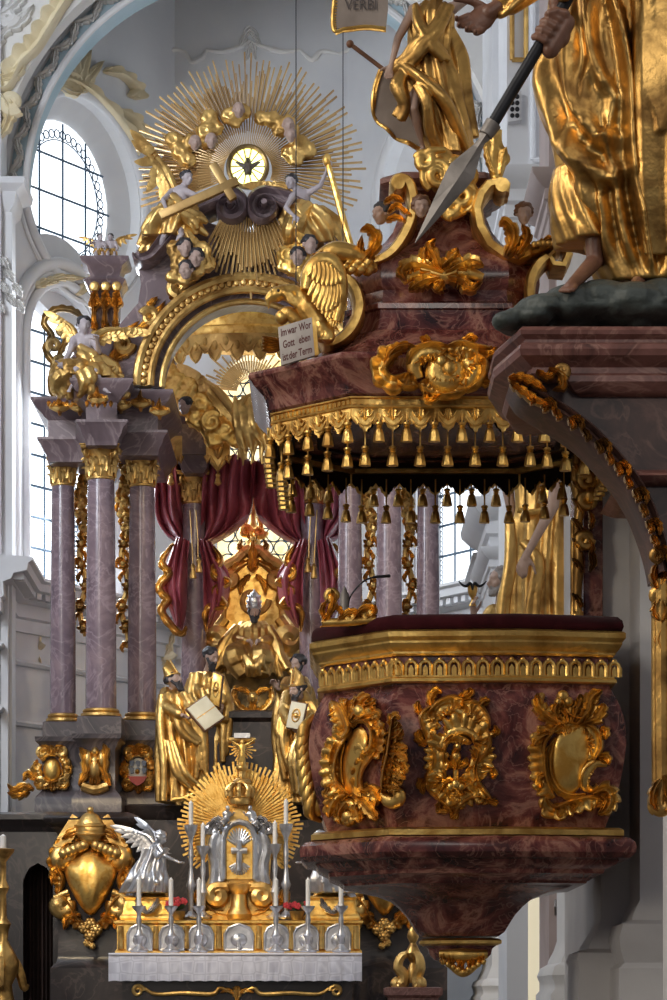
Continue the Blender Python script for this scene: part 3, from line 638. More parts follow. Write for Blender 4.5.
# ---- lower zone: dark marble base walls left and right with door, long ledge
def base_wall(p0, p1, lab):
    Y = 48.2; x0, x1 = XP(p0, Y), XP(p1, Y); t = thing('retable_wall', lab, 'altar base', ((x0 + x1) / 2, Y + 2, 1.2))
    g = G(); z = ZP(818, Y); g.sweep([(x0, Y), (x1, Y), (x1, 53.5), (x0, 53.5)], [(.12, 1.2), (.12, ZP(968, Y)), (.02, ZP(962, Y)), (0, ZP(955, Y)), (0, ZP(835, Y)), (.06, ZP(830, Y)), (.1, ZP(826, Y)), (.22, ZP(822, Y)), (.24, z - .02), (.2, z + .02), (0, ZP(812, Y))]); g.build('body', MT['darkmarble'], t); return t
B1 = base_wall(58, 128, 'dark brown marble base left of the altar table, carrying a huge gilded cartouche')
B2 = base_wall(352, 440, 'dark brown marble base right of the altar table, half hidden by the pulpit')
Y = 49.6; t = thing('retable_wall', 'dark marble wall behind the altar table and silver angels', 'altar base', (AX, Y, 1.2)); B3 = t
g = G(); g.sweep([(XP(129.5, Y), Y), (XP(350.5, Y), Y), (XP(350.5, Y), 53.9), (XP(129.5, Y), 53.9)], [(0, 1.2), (0, ZP(820, Y)), (.1, ZP(814, Y)), (.14, ZP(806, Y)), (0, ZP(804, Y))]); g.build('body', MT['darkmarble'], t)
g = G(); g.sweep([(XP(170, 51), 51), (XP(330, 51), 51), (XP(330, 51), 55.2), (XP(170, 51), 55.2)], [(0, ZP(806, 51)), (0, ZP(722, 51)), (.1, ZP(718, 51)), (.1, ZP(712, 51)), (0, ZP(710, 51))]); g.build('upper_step', MT['darkmarble'], t)
Y = 48.6; t = thing('sacristy_door', 'dark doorway with drawn brown curtain at the left edge beside the altar base', 'door', (XP(28, Y), Y, 1.2))
g = G(); out = [(-30, 1010), (-30, 815), (60, 815), (60, 1010)]; hole = [(24, 1011), (24, 880), (30, 868), (38, 864), (46, 868), (53, 880), (53, 1011)]
g = plate([[(-40, 1027), (-40, 814), (60, 814), (60, 1027), (53, 1027)] + [(53, 880), (47, 868), (38, 863), (29, 868), (23, 880), (23, 1027)]], fpx(Y), -.8, 0); g.build('frame', MT['darkmarble'], t)
g = G(); g.sweep([(XP(-40, Y), Y), (XP(58, Y), Y), (XP(58, Y), Y + 1), (XP(-40, Y), Y + 1)], [(0, ZP(832, Y)), (.08, ZP(826, Y)), (.2, ZP(820, Y)), (.2, ZP(815, Y)), (0, ZP(812, Y))]); g.build('ledge', MT['darkmarble'], t)
g = G(); rs = []
for z in (1.2, 2.5, ZP(864, Y)): rs.append([V((XP(20, Y) + (XP(58, Y) - XP(20, Y)) * i / 40, Y + .55 + .07 * sin(i * 1.45), z)) for i in range(41)] + [V((XP(58, Y) - (XP(58, Y) - XP(20, Y)) * i / 40, Y + .7, z)) for i in range(41)])
g.rings(rs); MT['brown'] = plain('brown_curtain', (.035, .018, .016), (.055, .028, .024), .85); g.build('curtain', MT['brown'], t)
# ---- entablatures
def entabl(mirror, lab):
    def X(px, Y): return XP(px, Y) if not mirror else 2 * AX - XP(px, Y)
    pl = [(X(48, 50.4), 50.4), (X(86, 50.4), 50.4), (X(86, 48.9), 48.9), (X(117, 48.9), 48.9), (X(117, 49.8), 49.8), (X(158, 49.8), 49.8), (X(158, 49.8), 52.4), (X(48, 50.4), 52.4)]
    t = thing('entablature', lab, 'entablature', (X(100, 50), 50.6, ZP(447, 49.4)))
    zz = lambda y: ZP(y, 49.6)
    g = G(); g.sweep(pl, [(-.04, zz(454)), (.0, zz(453)), (.02, zz(447)), (.07, zz(443)), (.1, zz(437)), (.18, zz(432)), (.18, zz(429.5)), (.0, zz(428)), (.0, zz(411)), (.06, zz(408)), (.1, zz(405)), (.2, zz(400)), (.24, zz(396)), (.28, zz(393)), (.28, zz(390)), (.0, zz(387))]); g.build('marble', MT['gablemarble'], t)
    if mirror: return t
    for (x, y, Yd) in ((98, 396, 48.45), (60, 404, 49.9), (141, 400, 49.3), (80, 404, 49.9), (121, 402, 49.2), (160, 408, 49.3)):
        f = fpx(Yd); g = G()
        for p in ([(x, y + 12), (x - 1, y), (x, y - 9)], [(x - 9, y + 4), (x - 4, y + 1), (x, y + 3)], [(x + 9, y + 4), (x + 4, y + 1), (x, y + 3)]): g.leaf(p, 3.2, .13, 3, f, .06)
        g.scr([(x - 10, y + 2), (x, y + 5), (x + 10, y + 2)], [.05, .08, .05], f); g.build('gilded_ornament', MT['goldfar'], t)
    for x0, x1, Yd in ((46, 84, 50.0), (84, 118, 48.5), (120, 164, 49.4)):
        f = fpx(Yd); g = G()
        for i in range(int((x1 - x0) / 6)): g.leaf([(x0 + 3 + i * 6, 401), (x0 + 3 + i * 6, 404), (x0 + 3 + i * 6, 408)], 2.4, .08, 2, f, .05)
        g.build('gilded_leaf_course', MT['goldfar'], t)
    return t
entabl(False, 'mauve marble entablature with gilded ornaments resting on the three left columns')
entabl(True, 'mauve marble entablature over the right columns, hidden behind the pulpit canopy')
# inner entablature with gilded lambrequin tabs, over the inner columns
for s, lab in ((1, 'inner entablature piece with gilded hanging tabs above the left curtain'), (-1, 'inner entablature piece with gilded hanging tabs above the right curtain')):
    def mx(px): return px if s > 0 else 507 - px
    Y = 53; X0, X1 = XP(mx(160), Y), XP(mx(228), Y); x0, x1 = min(X0, X1), max(X0, X1)
    t = thing('inner_entablature', lab, 'entablature', ((x0 + x1) / 2, Y + .5, ZP(473, Y)))
    xa, xb = sorted((XP(mx(181), Y), XP(mx(207), Y)))
    g = G(); g.sweep([(x0, Y), (x1, Y), (x1, Y + 1.3), (x0, Y + 1.3)], [(0, ZP(436, Y)), (0, ZP(424, Y)), (.1, ZP(420, Y)), (.25, ZP(412, Y)), (.25, ZP(407, Y)), (0, ZP(404, Y))])
    g.sweep([(xa, Y - .1), (xb, Y - .1), (xb, Y + 1.1), (xa, Y + 1.1)], [(-.06, ZP(473, 53)), (.0, ZP(469, 53)), (.03, ZP(462, 53)), (.1, ZP(457, 53)), (0, ZP(455, 53)), (0, ZP(430, 53))]); g.build('marble', MT['gablemarble'], t)
    for q0, q1 in ((160, 182), (206, 230)):
        a, b = sorted((mx(q0), mx(q1))); w = b - a; f = fpx(52.8); o = [(a, 436), (a, 456), (a + w * .08, 462), (a + w * .2, 458), (a + w * .25, 462), (a + w * .5, 470), (a + w * .75, 462), (a + w * .8, 458), (a + w * .92, 462), (b, 456), (b, 436)]
        g = plate([o], f, -.06, .02); g.scr(o[1:-1], [.05, .05], f, raw=True); g.scr([(a + w * .3, 444), (a + w * .5, 456), (a + w * .7, 444)], [.03, .05, .03], f); g.leaf([(a + w * .5, 442), (a + w * .5, 450), (a + w * .5, 460)], 4, .06, 3, f); g.build('gilded_lambrequin', MT['goldfar'], t)
        for q in (a + w * .5,): gg = G(); gg.lathe(P(q, 474, 52.8) - V((0, 0, .12)), [(.02, -.1), (.07, -.06), (.03, .06), (.05, .1), (.01, .16)], 10); gg.build('tassel', MT['goldfar'], t)
# ---- gable with round arch
Cg = (248, 388); fg = fpx(50.0); MXG = 2 * 248
left = [(104, 390), (110, 352), (120, 324), (138, 303), (141, 284), (138, 266), (136, 258), (143, 262), (152, 262), (166, 244), (182, 228), (200, 220), (220, 226), (236, 232)]
right = [(MXG - x, y) for x, y in reversed(left)]
t = GB = thing('altar_gable', 'mauve marble gable with gilded round arch and two rolled volutes above the altar', 'gable', P(248, 390, 50.4))
plate([left + right + arc(Cg, 100, 104, 0, -180, 40)], fg, -.7, 0).build('marble_field', MT['gablemarble'], t)
for s in (1, -1):
    m = (lambda p: [(x, y) for x, y in p]) if s > 0 else (lambda p: [(MXG - x, y) for x, y in p])
    pth = m(spl([(137, 259), (141, 265), (152, 262), (164, 248), (178, 230), (194, 214), (212, 205), (226, 202)], 30) + spiral((231, 213), 12, 2.5, -110, 1.9, 40))
    g = G(); rs = []
    for i, (x, y) in enumerate(pth):
        a = pth[max(i - 1, 0)]; b = pth[min(i + 1, len(pth) - 1)]; tx, ty = b[0] - a[0], b[1] - a[1]; L = sqrt(tx * tx + ty * ty) or 1; nx, ny = -ty / L, tx / L
        tt = i / (len(pth) - 1); hw = (4 + 5 * min(1, tt * 3)) * (1 if tt < .45 else max(.26, 1.65 - 1.45 * tt)); 
        rs.append([fg(x + nx * d * hw, y + ny * d * hw, w) for d, w in ((-1, -.5), (-1, .45), (-.7, .55), (-.4, .42), (.2, .42), (.6, .55), (1, .45), (1, -.5))])
    g.rings(rs); c = fg(*m([(231, 213)])[0], 0); g.tube([c + V((0, -.75, 0)), c + V((0, .3, 0))], [.05, .1, .1], 12); g.build('volute', MT['gablemarble'], t)
    g = G()
    for p in ([(112, 372), (118, 352), (126, 334), (140, 322)], [(128, 336), (144, 326), (156, 314), (166, 302)], [(116, 360), (128, 352), (126, 342)], [(146, 324), (158, 322), (164, 312)], [(170, 300), (184, 286), (196, 278), (206, 274)], [(152, 318), (150, 306), (158, 298)]): g.leaf(m(p), 5, .12, 5, fg, .06)
    for c, a in (((124, 345), 0), ((150, 318), 200), ((178, 288), 90)): g.scr(m(spiral(c, 8, 2, a, 1.4)), [.1, .05], fg)
    g.build('gilded_scrollwork', MT['goldfar'], t)
g = plate([arc(Cg, 110, 108, 180, 360, 60) + arc(Cg, 97, 97, 360, 180, 60)], fg, -.3, .2)
for r, q in ((110, .09), (97, .07)): g.tube([fg(Cg[0] + r * cos(a), Cg[1] + r * .985 * sin(a), .2) for a in [pi + pi * i / 60 for i in range(61)]], q, 8)
for i in range(44):
    a = pi + pi * (i + .5) / 44; g.ell(fg(Cg[0] + 103.5 * cos(a), Cg[1] + 102.5 * sin(a), .22), .06, .05, .06, n=8)
g.build('gilded_arch_moulding', MT['goldfar'], t)
g = plate([arc(Cg, 97, 97, 180, 360, 50) + arc(Cg, 86, 86, 360, 180, 50)], fg, -.7, .02); g.build('arch_soffit', MT['gablemarble'], t)
g = G(); g.tube([fg(Cg[0] + 86 * cos(a), Cg[1] + 86 * sin(a), .05) for a in [pi + pi * i / 60 for i in range(61)]], .06, 8); g.build('gilded_inner_edge', MT['goldfar'], t)
# ---- half-dome baldachin inside the arch
t = thing('baldachin', 'gilded half dome baldachin with scalloped hanging edge inside the round arch', 'baldachin', P(250, 345, 53.4))
Y = 53.4; k = Y / F; c = P(250, 340, Y); R = 86 * k; pr = [(R * 1.03, -.08), (R * 1.05, -.02), (R * 1.03, .06), (R * .97, .1)] + [(R * .97 * cos(q), .1 + .95 * sin(q)) for q in [i / 9 * pi / 2 for i in range(1, 10)]]
g = G(); g.lathe(c, pr, 48, 1, .55); g.build('dome', MT['goldfine'], t)
g = G()
for i in range(25):
    a = pi + pi * i / 24; x, y = R * .99 * cos(a), R * .545 * sin(a); tx, ty = -sin(a) * .5, cos(a) * .275; L = sqrt(tx * tx + ty * ty); tx /= L; ty /= L; hw = .13
    fm = plane(c + V((x, y, -.05)), (tx, ty, 0)); big = .55 if i % 2 else .38
    g.extr([(-hw, 0), (-hw, -big * .6), (-hw * .6, -big * .85), (0, -big), (hw * .6, -big * .85), (hw, -big * .6), (hw, 0)], fm, -.03, .03)
    g.tube([fm(-hw, -big * .6, .04), fm(-hw * .6, -big * .85, .04), fm(0, -big, .04), fm(hw * .6, -big * .85, .04), fm(hw, -big * .6, .04)], .025, 6)
    g.ell(fm(0, -big * .45, .03), .06, .03, .09, n=8)
g.build('lambrequin', MT['goldfar'], t)
for x in (171, 330):
    g = G(); g.sweep([(XP(x - 5, 53.3), 53.3), (XP(x + 5, 53.3), 53.3), (XP(x + 5, 53.3), 53.9), (XP(x - 5, 53.3), 53.9)], [(.1, ZP(407, 53.3)), (.1, ZP(400, 53.3)), (0, ZP(397, 53.3)), (-.03, ZP(372, 53.3)), (0, ZP(350, 53.3)), (.08, ZP(346, 53.3)), (.08, ZP(341, 53.3))]); g.build('support_post', MT['gablemarble'], t)
# ---- curtains
def curtain(s, lab):
    m = (lambda x: x) if s > 0 else (lambda x: 507 - x)
    t = thing('altar_curtain', lab, 'curtain', P(m(190), 630, 53.8))
    def drape(nm, left, right, Y, n, amp, ph, par=t, mat='curtain', fr=False):
        L = spl(left, 26); R = spl(right, 26); g = G(); rs = []; N = 44
        for i, (a, b) in enumerate(zip(L, R)):
            tt = i / 25; fa = []; ba = []
            for j in range(N + 1):
                q = j / N; x = lerp(a[0], b[0], q); y = lerp(a[1], b[1], q)
                w = amp * (abs(sin(n * pi * q + ph + 1.1 * sin(3 * tt + q * 2))) ** .7) + .5 * amp * sin(2.3 * n * q + 5 * tt)
                fa.append(P(m(x), y, Y) + V((0, -w - .3 * sin(pi * q), 0))); ba.append(P(m(x), y, Y) + V((0, .12 - w * .3, 0)))
            rs.append(fa + ba[::-1])
        g.rings(rs); return g.build(nm, MT[mat], par)
    drape('drape', [(154, 458), (155, 490), (157, 520), (168, 537), (178, 542)], [(182, 458), (185, 490), (187, 515), (188, 532), (186, 544)], 53.9, 4, .22, 0)
    drape('drape', [(204, 458), (203, 490), (202, 520), (201, 535), (203, 545)], [(256, 462), (254, 490), (250, 515), (234, 532), (210, 546)], 53.7, 5, .26, .6)
    tl = drape('tail', [(176, 540), (170, 560), (163, 585), (168, 605), (176, 628)], [(190, 542), (188, 565), (187, 590), (186, 610), (182, 630)], 53.3, 3, .16, .3)
    tr = drape('tail', [(198, 542), (203, 565), (204, 590), (204, 610), (206, 630)], [(212, 544), (220, 560), (230, 578), (226, 604), (212, 626)], 53.3, 3, .18, .9)
    for tail, path in ((tl, [(174, 544), (164, 562), (171, 574), (161, 588), (170, 600), (164, 612), (180, 632), (186, 626)]), (tr, [(214, 546), (222, 560), (216, 574), (230, 582), (218, 592), (226, 606), (208, 612), (207, 632)])):
        g = G(); f = fpx(53.0); g.roc([(m(x), y) for x, y in path], 2.2, 4.5, .14, 15, f, 1 if s > 0 else -1, 90); g.build('gilded_fringe', MT['goldfar'], tail)
    if True:
        g = G(); f = fpx(52.6); g.tube([f(m(190), 510, 0), f(m(192), 545, 0), f(m(193), 563, 0)], .012, 6); g.tube([f(m(196), 510, 0), f(m(198), 540, 0), f(m(198), 558, 0)], .012, 6); g.build('cord', MT['raygold'], t)
        for x, y in ((193, 572), (199, 566)):
            g = G(); g.lathe(P(m(x), y, 52.6), [(.06, -.12), (.065, -.08), (.035, .04), (.05, .1), (.015, .16)], 12); g.build('tassel', MT['goldfar'], t)
curtain(1, 'crimson stucco curtain knotted round the left inner column, tails with gilded fringe')
curtain(-1, 'crimson stucco curtain knotted round the inner column right of the throne, partly behind the canopy')
# ---- openwork garlands hanging between the columns
def garland(px, y0, y1, Y, lab, seed):
    g = G(); f = fpx(Y); r = random.Random(seed); pth = [(px + 3.2 * sin((y - y0) / 9.0), y) for y in range(int(y0), int(y1), 4)]
    g.scr(pth, [.05, .06, .05], f, lift=0, raw=True)
    y = y0 + 4; i = 0
    while y < y1 - 4:
        s = 1 if i % 2 else -1; x = px + 3 * sin((y - y0) / 9.0)
        big = y > (y0 + y1) / 2 - 20
        if big and i % 3 == 0:
            for k in range(6): a = k * pi / 3 + i; g.leaf([(x, y), (x + 4 * cos(a), y + 4 * sin(a)), (x + 6.5 * cos(a), y + 6.5 * sin(a))], 2.6, .1, 2, f, .08)
            g.ell(f(x, y, .1), .06, .06, .06, n=8)
        else: g.leaf([(x, y), (x + s * 4, y + 2), (x + s * 6, y + 7), (x + s * 4, y + 11)], 2.8, .1, 3, f, .05)
        if not big: g.scr(spiral((x - s * 2, y + 4), 4, 1, 0, s * 1.3, 14), [.06, .03], f)
        y += 7; i += 1
    return tag(g.build('openwork_garland', MT['goldfar']), lab, 'garland', 'gilded openwork garlands between the altar columns')
garland(125, 456, 650, 50.6, 'gilded openwork garland hanging between the foremost column and the column by the red curtain', 1)
garland(83, 456, 640, 51.6, 'gilded openwork garland hanging in front of the window between the two outer left columns', 2)
garland(370, 456, 640, 50.6, 'gilded garland hanging left of the middle column under the canopy', 3)
garland(409, 456, 640, 51.6, 'gilded garland hanging left of the rightmost column beside the bright window', 4)
# ---- finial with gilded drops, openwork ornament beside the seated angel
t = thing('gable_finial', 'mauve marble finial with gilded drops beside the round window, two cherubs on top', 'finial', P(106, 386, 50.6)); Y = 50.6
g = G(); c = P(106, 386, Y); q = lambda y: ZP(y, Y) - c.z
g.sweep([(c.x - .36, Y - .36), (c.x + .36, Y - .36), (c.x + .36, Y + .36), (c.x - .36, Y + .36)], [(.35, c.z), (.3, ZP(372, Y)), (.0, ZP(345, Y)), (-.12, ZP(320, Y)), (-.1, ZP(298, Y)), (-.05, ZP(290, Y)), (.02, ZP(284, Y)), (-.1, ZP(280, Y)), (-.04, ZP(270, Y)), (.06, ZP(266, Y)), (.08, ZP(262, Y)), (-.1, ZP(259, Y))]); g.build('shaft', MT['gablemarble'], t)
f = fpx(50.2)
for x in (95, 106, 117):
    g = G(); 
    for p in ([(x - 4, 298), (x, 294), (x + 4, 298)], [(x, 300), (x - 1, 318), (x, 334)], [(x - 4, 322), (x, 330), (x + 3, 324)], [(x, 296), (x + 4, 304), (x, 310)], [(x, 296), (x - 4, 304), (x, 310)]): g.leaf(p, 3.4, .14, 3, f, .05)
    g.ell(f(x, 288, .1), .1, .08, .1, n=8); g.ell(f(x, 337, .08), .08, .06, .12, n=8); g.build('gilded_drop', MT['goldfar'], t)
g = G()
for p in ([(96, 350), (104, 362), (106, 374)], [(116, 350), (110, 362), (106, 374)]): g.leaf(p, 4, .14, 3, fpx(49.9), .05)
g.build('gilded_leaf', MT['goldfar'], t)
g = G(); f = fpx(50.9)
pth = spl([(64, 405), (52, 390), (56, 366), (48, 350), (54, 336), (46, 322), (56, 312), (70, 312), (80, 318), (84, 326)], 60)
g.roc(pth, 1.4, 4.5, .1, 16, f, -1, raw=True); g.roc([(58, 392), (62, 374), (58, 356), (64, 340), (60, 326)], 1.2, 4, .1, 9, f, 1)
for c, a in (((58, 380), 0), ((54, 346), 120), ((62, 330), 240), ((60, 362), 60)): g.scr(spiral(c, 6, 1.5, a, 1.4), [.08, .04], f)
MT['bronzed'] = gold('bronzed_gilding', (.45, .3, .12), (.2, .14, .07), .45, 3, .4, 14, .02)
tag(g.build('openwork_scroll', MT['bronzed']), 'dark gilded openwork scroll against the tall window, left of the seated angel', 'ornament')
# ================================================================ FIGURE TOOLS (all sculpted as one continuous surface each)
def head_geo(g, c, u, face=(0, -1, 0), up=(0, 0, 1)):
    "head of height u centred at c, looking along face: skull, jaw, brow, nose, lips, chin, ears"
    fz = V(face).normalized(); z = (V(up) - fz * V(up).dot(fz)).normalized(); x = fz.cross(z)
    m = Matrix((x, -fz, z)).transposed()
    A = lambda a, b, d: V(c) + (x * a + fz * b + z * d) * u
    g.ell(A(0, -.05, .12), .36 * u, .43 * u, .38 * u, m); g.ell(A(0, .05, -.12), .28 * u, .33 * u, .36 * u, m)
    g.ell(A(0, .17, -.38), .14 * u, .13 * u, .12 * u, m)
    g.cap(A(0, .36, .08), A(0, .45, -.12), .045 * u, .075 * u, 8)                      # nose
    for s in (-1, 1):
        g.cap(A(s * .05, .37, .13), A(s * .2, .31, .12), .05 * u, .045 * u, 8)         # brow
        g.ell(A(s * .17, .22, -.1), .12 * u, .12 * u, .12 * u, m); g.ell(A(s * .14, .31, .03), .06 * u, .045 * u, .04 * u, m)   # cheek, eye
        g.ell(A(s * .36, -.02, 0), .05 * u, .09 * u, .14 * u, m)                       # ear
    g.ell(A(0, .37, -.21), .1 * u, .06 * u, .03 * u, m); g.ell(A(0, .35, -.28), .085 * u, .06 * u, .035 * u, m)                 # lips
    return A, m
def hand_geo(g, w, d, n, s, curl=.5, spread=.25, thumb=1, k=1.0):
    "hand of length s at wrist w pointing along d, palm facing n; five separate fingers"
    d = V(d).normalized(); n = V(n); n = (n - d * n.dot(d)).normalized(); b = d.cross(n) * thumb
    w = V(w); m = Matrix((b, n, d)).transposed()
    g.cap(w - d * .08 * s, w + d * .12 * s, .155 * s, .17 * s, 10); g.ell(w + d * .3 * s, .24 * s, .11 * s, .3 * s, m)
    for i, (o, L) in enumerate(((.19, .42), (.065, .47), (-.065, .44), (-.185, .35))):
        p = w + d * (.5 - .04 * abs(i - 1)) * s + b * o * s; a = curl * (.55 + .1 * i); q = d + b * (o * spread * 2); q.normalize(); r = .068 * s * k
        for j, f in enumerate((.45, .32, .23)):
            e = (q * cos(a) + n * sin(a)) * (L * f * s); g.cap(p, p + e, r, r * .88, 8); p = p + e; a += curl * .9; r *= .88
    p = w + d * .14 * s + b * .2 * s; q = (d * .6 + b * .75 + n * .3).normalized()
    for j, f in enumerate((.22, .19, .15)):
        e = q * f * s; g.cap(p, p + e, (.085 - .01 * j) * s, (.075 - .01 * j) * s, 8); p = p + e; q = (q + d * .45 + n * .3 * (curl + .2)).normalized()
def body_geo(J, u, face=(0, -1, 0), k=1.0, curl=.5, up=(0, 0, 1)):
    """continuous figure from joints: head, neck, chest, pelvis, s/e/h + L/R (shoulder, elbow, hand), p/k/a/t + L/R (hip, knee, ankle, toe)"""
    g = G(); J = {a: V(b) for a, b in J.items()}
    if 'head' in J:
        head_geo(g, J['head'], u, face, up); g.cap(J['head'] - (J['head'] - J['neck']) * .35, J['neck'], .19 * u, .23 * u * k)
    ch, pe = J['chest'], J['pelvis']; sd = (J['sL'] - J['sR']).normalized() if 'sL' in J else V((1, 0, 0))
    ax = (ch - pe).normalized(); fw = sd.cross(ax).normalized(); sd = ax.cross(fw); m = Matrix((sd, fw, ax)).transposed()
    g.ell(ch, .66 * u * k, .42 * u * k, .72 * u, m); g.ell(pe, .56 * u * k, .42 * u * k, .5 * u, m); g.cap(ch, pe, .42 * u * k, .45 * u * k, 14); g.cap(J['neck'], ch, .26 * u * k, .4 * u * k)
    for s in 'LR':
        if 's' + s in J and 'e' + s in J:
            S, E, H = J['s' + s], J['e' + s], J['h' + s]; g.cap(ch + (S - ch) * .3 + ax * .2 * u, S, .3 * u * k, .26 * u * k); g.cap(S, E, .24 * u * k, .17 * u * k); g.cap(E, H, .175 * u * k, .105 * u * k)
            d = H - E; n = J.get('n' + s, V((0, -1, -.4))); hand_geo(g, H, J.get('d' + s, d), n if isinstance(n, V) else V(n), .78 * u, curl, thumb=1 if s == 'R' else -1)
        if 'p' + s in J:
            Pp, Kk, A, T = (J[c + s] for c in 'pkat'); g.cap(Pp, Kk, .36 * u * k, .22 * u * k); c = Kk + (A - Kk) * .3; g.cap(Kk, c, .2 * u * k, .22 * u * k); g.cap(c, A, .22 * u * k, .115 * u * k); g.cap(A + (A - T) * .25, A, .13 * u, .12 * u); g.cap(A, T, .13 * u, .09 * u)
            dd = (T - A).normalized(); sx = dd.cross(V((0, 0, 1)))
            for i in range(5): g.cap(T + sx * (i - 2) * .055 * u, T + sx * (i - 2) * .07 * u + dd * (.16 - .02 * abs(i - 1)) * u, .045 * u, .036 * u, 8)
    return g
def drape_rings(rs, nf=9, amp=.12, n=96, ph=0, tw=.6, seed=1):
    "closed folded cloth: rs = list of (centre, rx, ry[, amp factor])"
    r0 = random.Random(seed); a3 = [(r0.uniform(0, 6.3), r0.uniform(.6, 1.2)) for _ in range(4)]
    N = 4 * len(rs); cs = spl([tuple(r[0]) for r in rs], N); out = []
    for i in range(N):
        t = i / (N - 1); rx = interp([r[1] for r in rs], t); ry = interp([r[2] for r in rs], t); am = amp * interp([(r[3] if len(r) > 3 else 1) for r in rs], t); ring = []
        for j in range(n):
            q = 2 * pi * j / n
            f = abs(sin(nf * q / 2 + ph + tw * 3 * t + .7 * sin(2 * q + a3[0][0]))) ** .75 - .6 + .45 * sin((nf - 3) * q + a3[1][0] + 4 * tw * t) * a3[1][1] + .25 * sin((nf + 6) * q - 5 * tw * t + a3[2][0])
            k = 1 + am * f; ring.append(V(cs[i]) + V((rx * k * cos(q), ry * k * sin(q), 0)))
        out.append(ring)
    return out
def wing(name, m, parent, root, tip, down, n=9, L=.8, th=.03, back=(0, 1, 0), vox=None):
    "feathered wing: leading edge root->tip, three rows of feathers hanging towards down"
    root, tip, down, back = V(root), V(tip), V(down).normalized(), V(back); ax = tip - root; S = ax.length; a = ax.normalized(); g = G()
    mid = root + ax * .5 - down * S * .16; edge = [V(p) for p in spl([root, root + ax * .25 - down * S * .14, mid, tip], 24)]
    g.tube(edge, [S * .07, S * .085, S * .06, S * .025], 8)
    for row, (l, w, off) in enumerate(((1.0, .085, 0), (.6, .085, .025), (.33, .08, .05))):
        k = n + row
        for i in range(k):
            t = .04 + .95 * i / (k - 1); p = edge[min(23, int(t * 23))] - back * off * S * .7
            d = (down * (1 - .62 * t) + a * (.05 + 1.0 * t ** 1.6)).normalized(); ln = L * S * l * (.55 + .5 * t if row == 0 else .75 + .25 * t)
            nx = d.cross(back).normalized(); rs = []
            for q in range(7):
                tt = q / 6; c = p + d * ln * tt + back * (.03 * S * sin(pi * tt)); hw = w * S * (.75 + .35 * sin(pi * tt)) * (1 if q < 5 else (.8 if q == 5 else .2)); h = th * S * (1 - .6 * tt)
                rs.append([c - nx * hw, c - back * h * .7, c + nx * hw, c + back * h * .5])
            g.rings(rs)
    return g.build(name, m, parent, ang=30)
def cloud_geo(g, pts, fm, seed=1, k=1.0, dy=.25):
    "puffy baroque cloud: spheres with curled swirls (pixel x, y, radius in px)"
    r = random.Random(seed); u = (fm(1, 0) - fm(0, 0)).length
    for x, y, q in pts:
        g.ell(fm(x, y, 0), q * u * 1.05, q * u * .75, q * u * .9)
        for i in range(9):
            a = i * .7 + r.uniform(-.2, .2); g.ell(fm(x + q * .8 * cos(a), y + q * .75 * sin(a), r.uniform(.1, .55) * q * u), q * u * .42, q * u * .4, q * u * .4)
        g.scr(spiral((x, y), q * .8, q * .15, r.uniform(0, 360), r.choice((-1, 1)) * 1.5, 24), [q * u * .14, q * u * .2, q * u * .12], lambda a, b, w=0: fm(a, b, w + q * u * .72))
def cherub(g, x, y, u, fm, face=(0, -1, 0)):
    head_geo(g, fm(x, y, .1), u, face)
def hair_geo(A, u, m, long=.0, beard=0, g=None):
    g = g or G(); r = random.Random(int(u * 1000))
    g.ell(A(0, -.12, .2), .41 * u, .44 * u, .36 * u, m)
    for i in range(26):
        a = r.uniform(0, 6.28); e = r.uniform(-.3, 1.2); x, y, z = cos(a) * cos(e) * .4, sin(a) * cos(e) * .42 - .1, .16 + sin(e) * .36
        if y > .2 and z < .28: continue
        g.ell(A(x, y, z), .1 * u, .1 * u, .1 * u, m, 8)
    for s in (-1, 1):
        for j in range(int(long * 6)): g.ell(A(s * (.36 + .03 * (j % 2)), -.14 + .05 * (j % 2), -.0 - .13 * j), .11 * u, .14 * u, .11 * u, m, 8)
    if beard:
        for i in range(16 + int(beard * 10)):
            t = i / (15 + beard * 10); a = r.uniform(-1, 1); g.ell(A(a * .28 * (1 - .5 * t), .2 + .1 * (1 - abs(a)) + .06 * t, -.3 - beard * .55 * t), .1 * u, .1 * u, .12 * u, m, 8)
        for s in (-1, 1): g.cap(A(s * .3, .05, -.1), A(s * .2, .22, -.36), .09 * u, .1 * u, 8); g.cap(A(0, .42, -.15), A(s * .17, .32, -.27), .04 * u, .045 * u, 8)
    return g
def mitre_geo(A, u, m, tiara=False):
    g = G()
    if tiara:
        rs = []
        for r, z in ((.4, .2), (.44, .32), (.46, .5), (.44, .75), (.36, 1.0), (.22, 1.22), (.1, 1.32)): rs.append([A(r * cos(q), r * sin(q) - .08, z) for q in [2 * pi * j / 24 for j in range(24)]])
        g.rings(rs)
        for z, r in ((.32, .47), (.62, .49), (.95, .42)):
            g.tube([A(r * cos(q), r * sin(q) - .08, z) for q in [2 * pi * j / 24 for j in range(25)]], .04 * u, 6)
            for j in range(10): q = 2 * pi * j / 10; g.ell(A(r * cos(q), r * sin(q) - .08, z + .09), .05 * u, .05 * u, .08 * u, m, 6)
        g.ell(A(0, -.08, 1.4), .08 * u, .08 * u, .1 * u, m)
    else:
        rs = []
        for t in range(9):
            z = .2 + t * .125; w = .4 + .1 * sin(pi * t / 8 * .8) - (.0 if t < 5 else .12 * (t - 4)); d = .4 - .045 * t
            rs.append([A(w * cos(q), d * sin(q) - .06, z) for q in [2 * pi * j / 24 for j in range(24)]])
        g.rings(rs); g.tube([A(.42 * cos(q), .43 * sin(q) - .06, .24) for q in [2 * pi * j / 24 for j in range(25)]], .05 * u, 6); g.cap(A(0, .36, .3), A(0, .14, 1.1), .05 * u, .035 * u, 8)
    return g

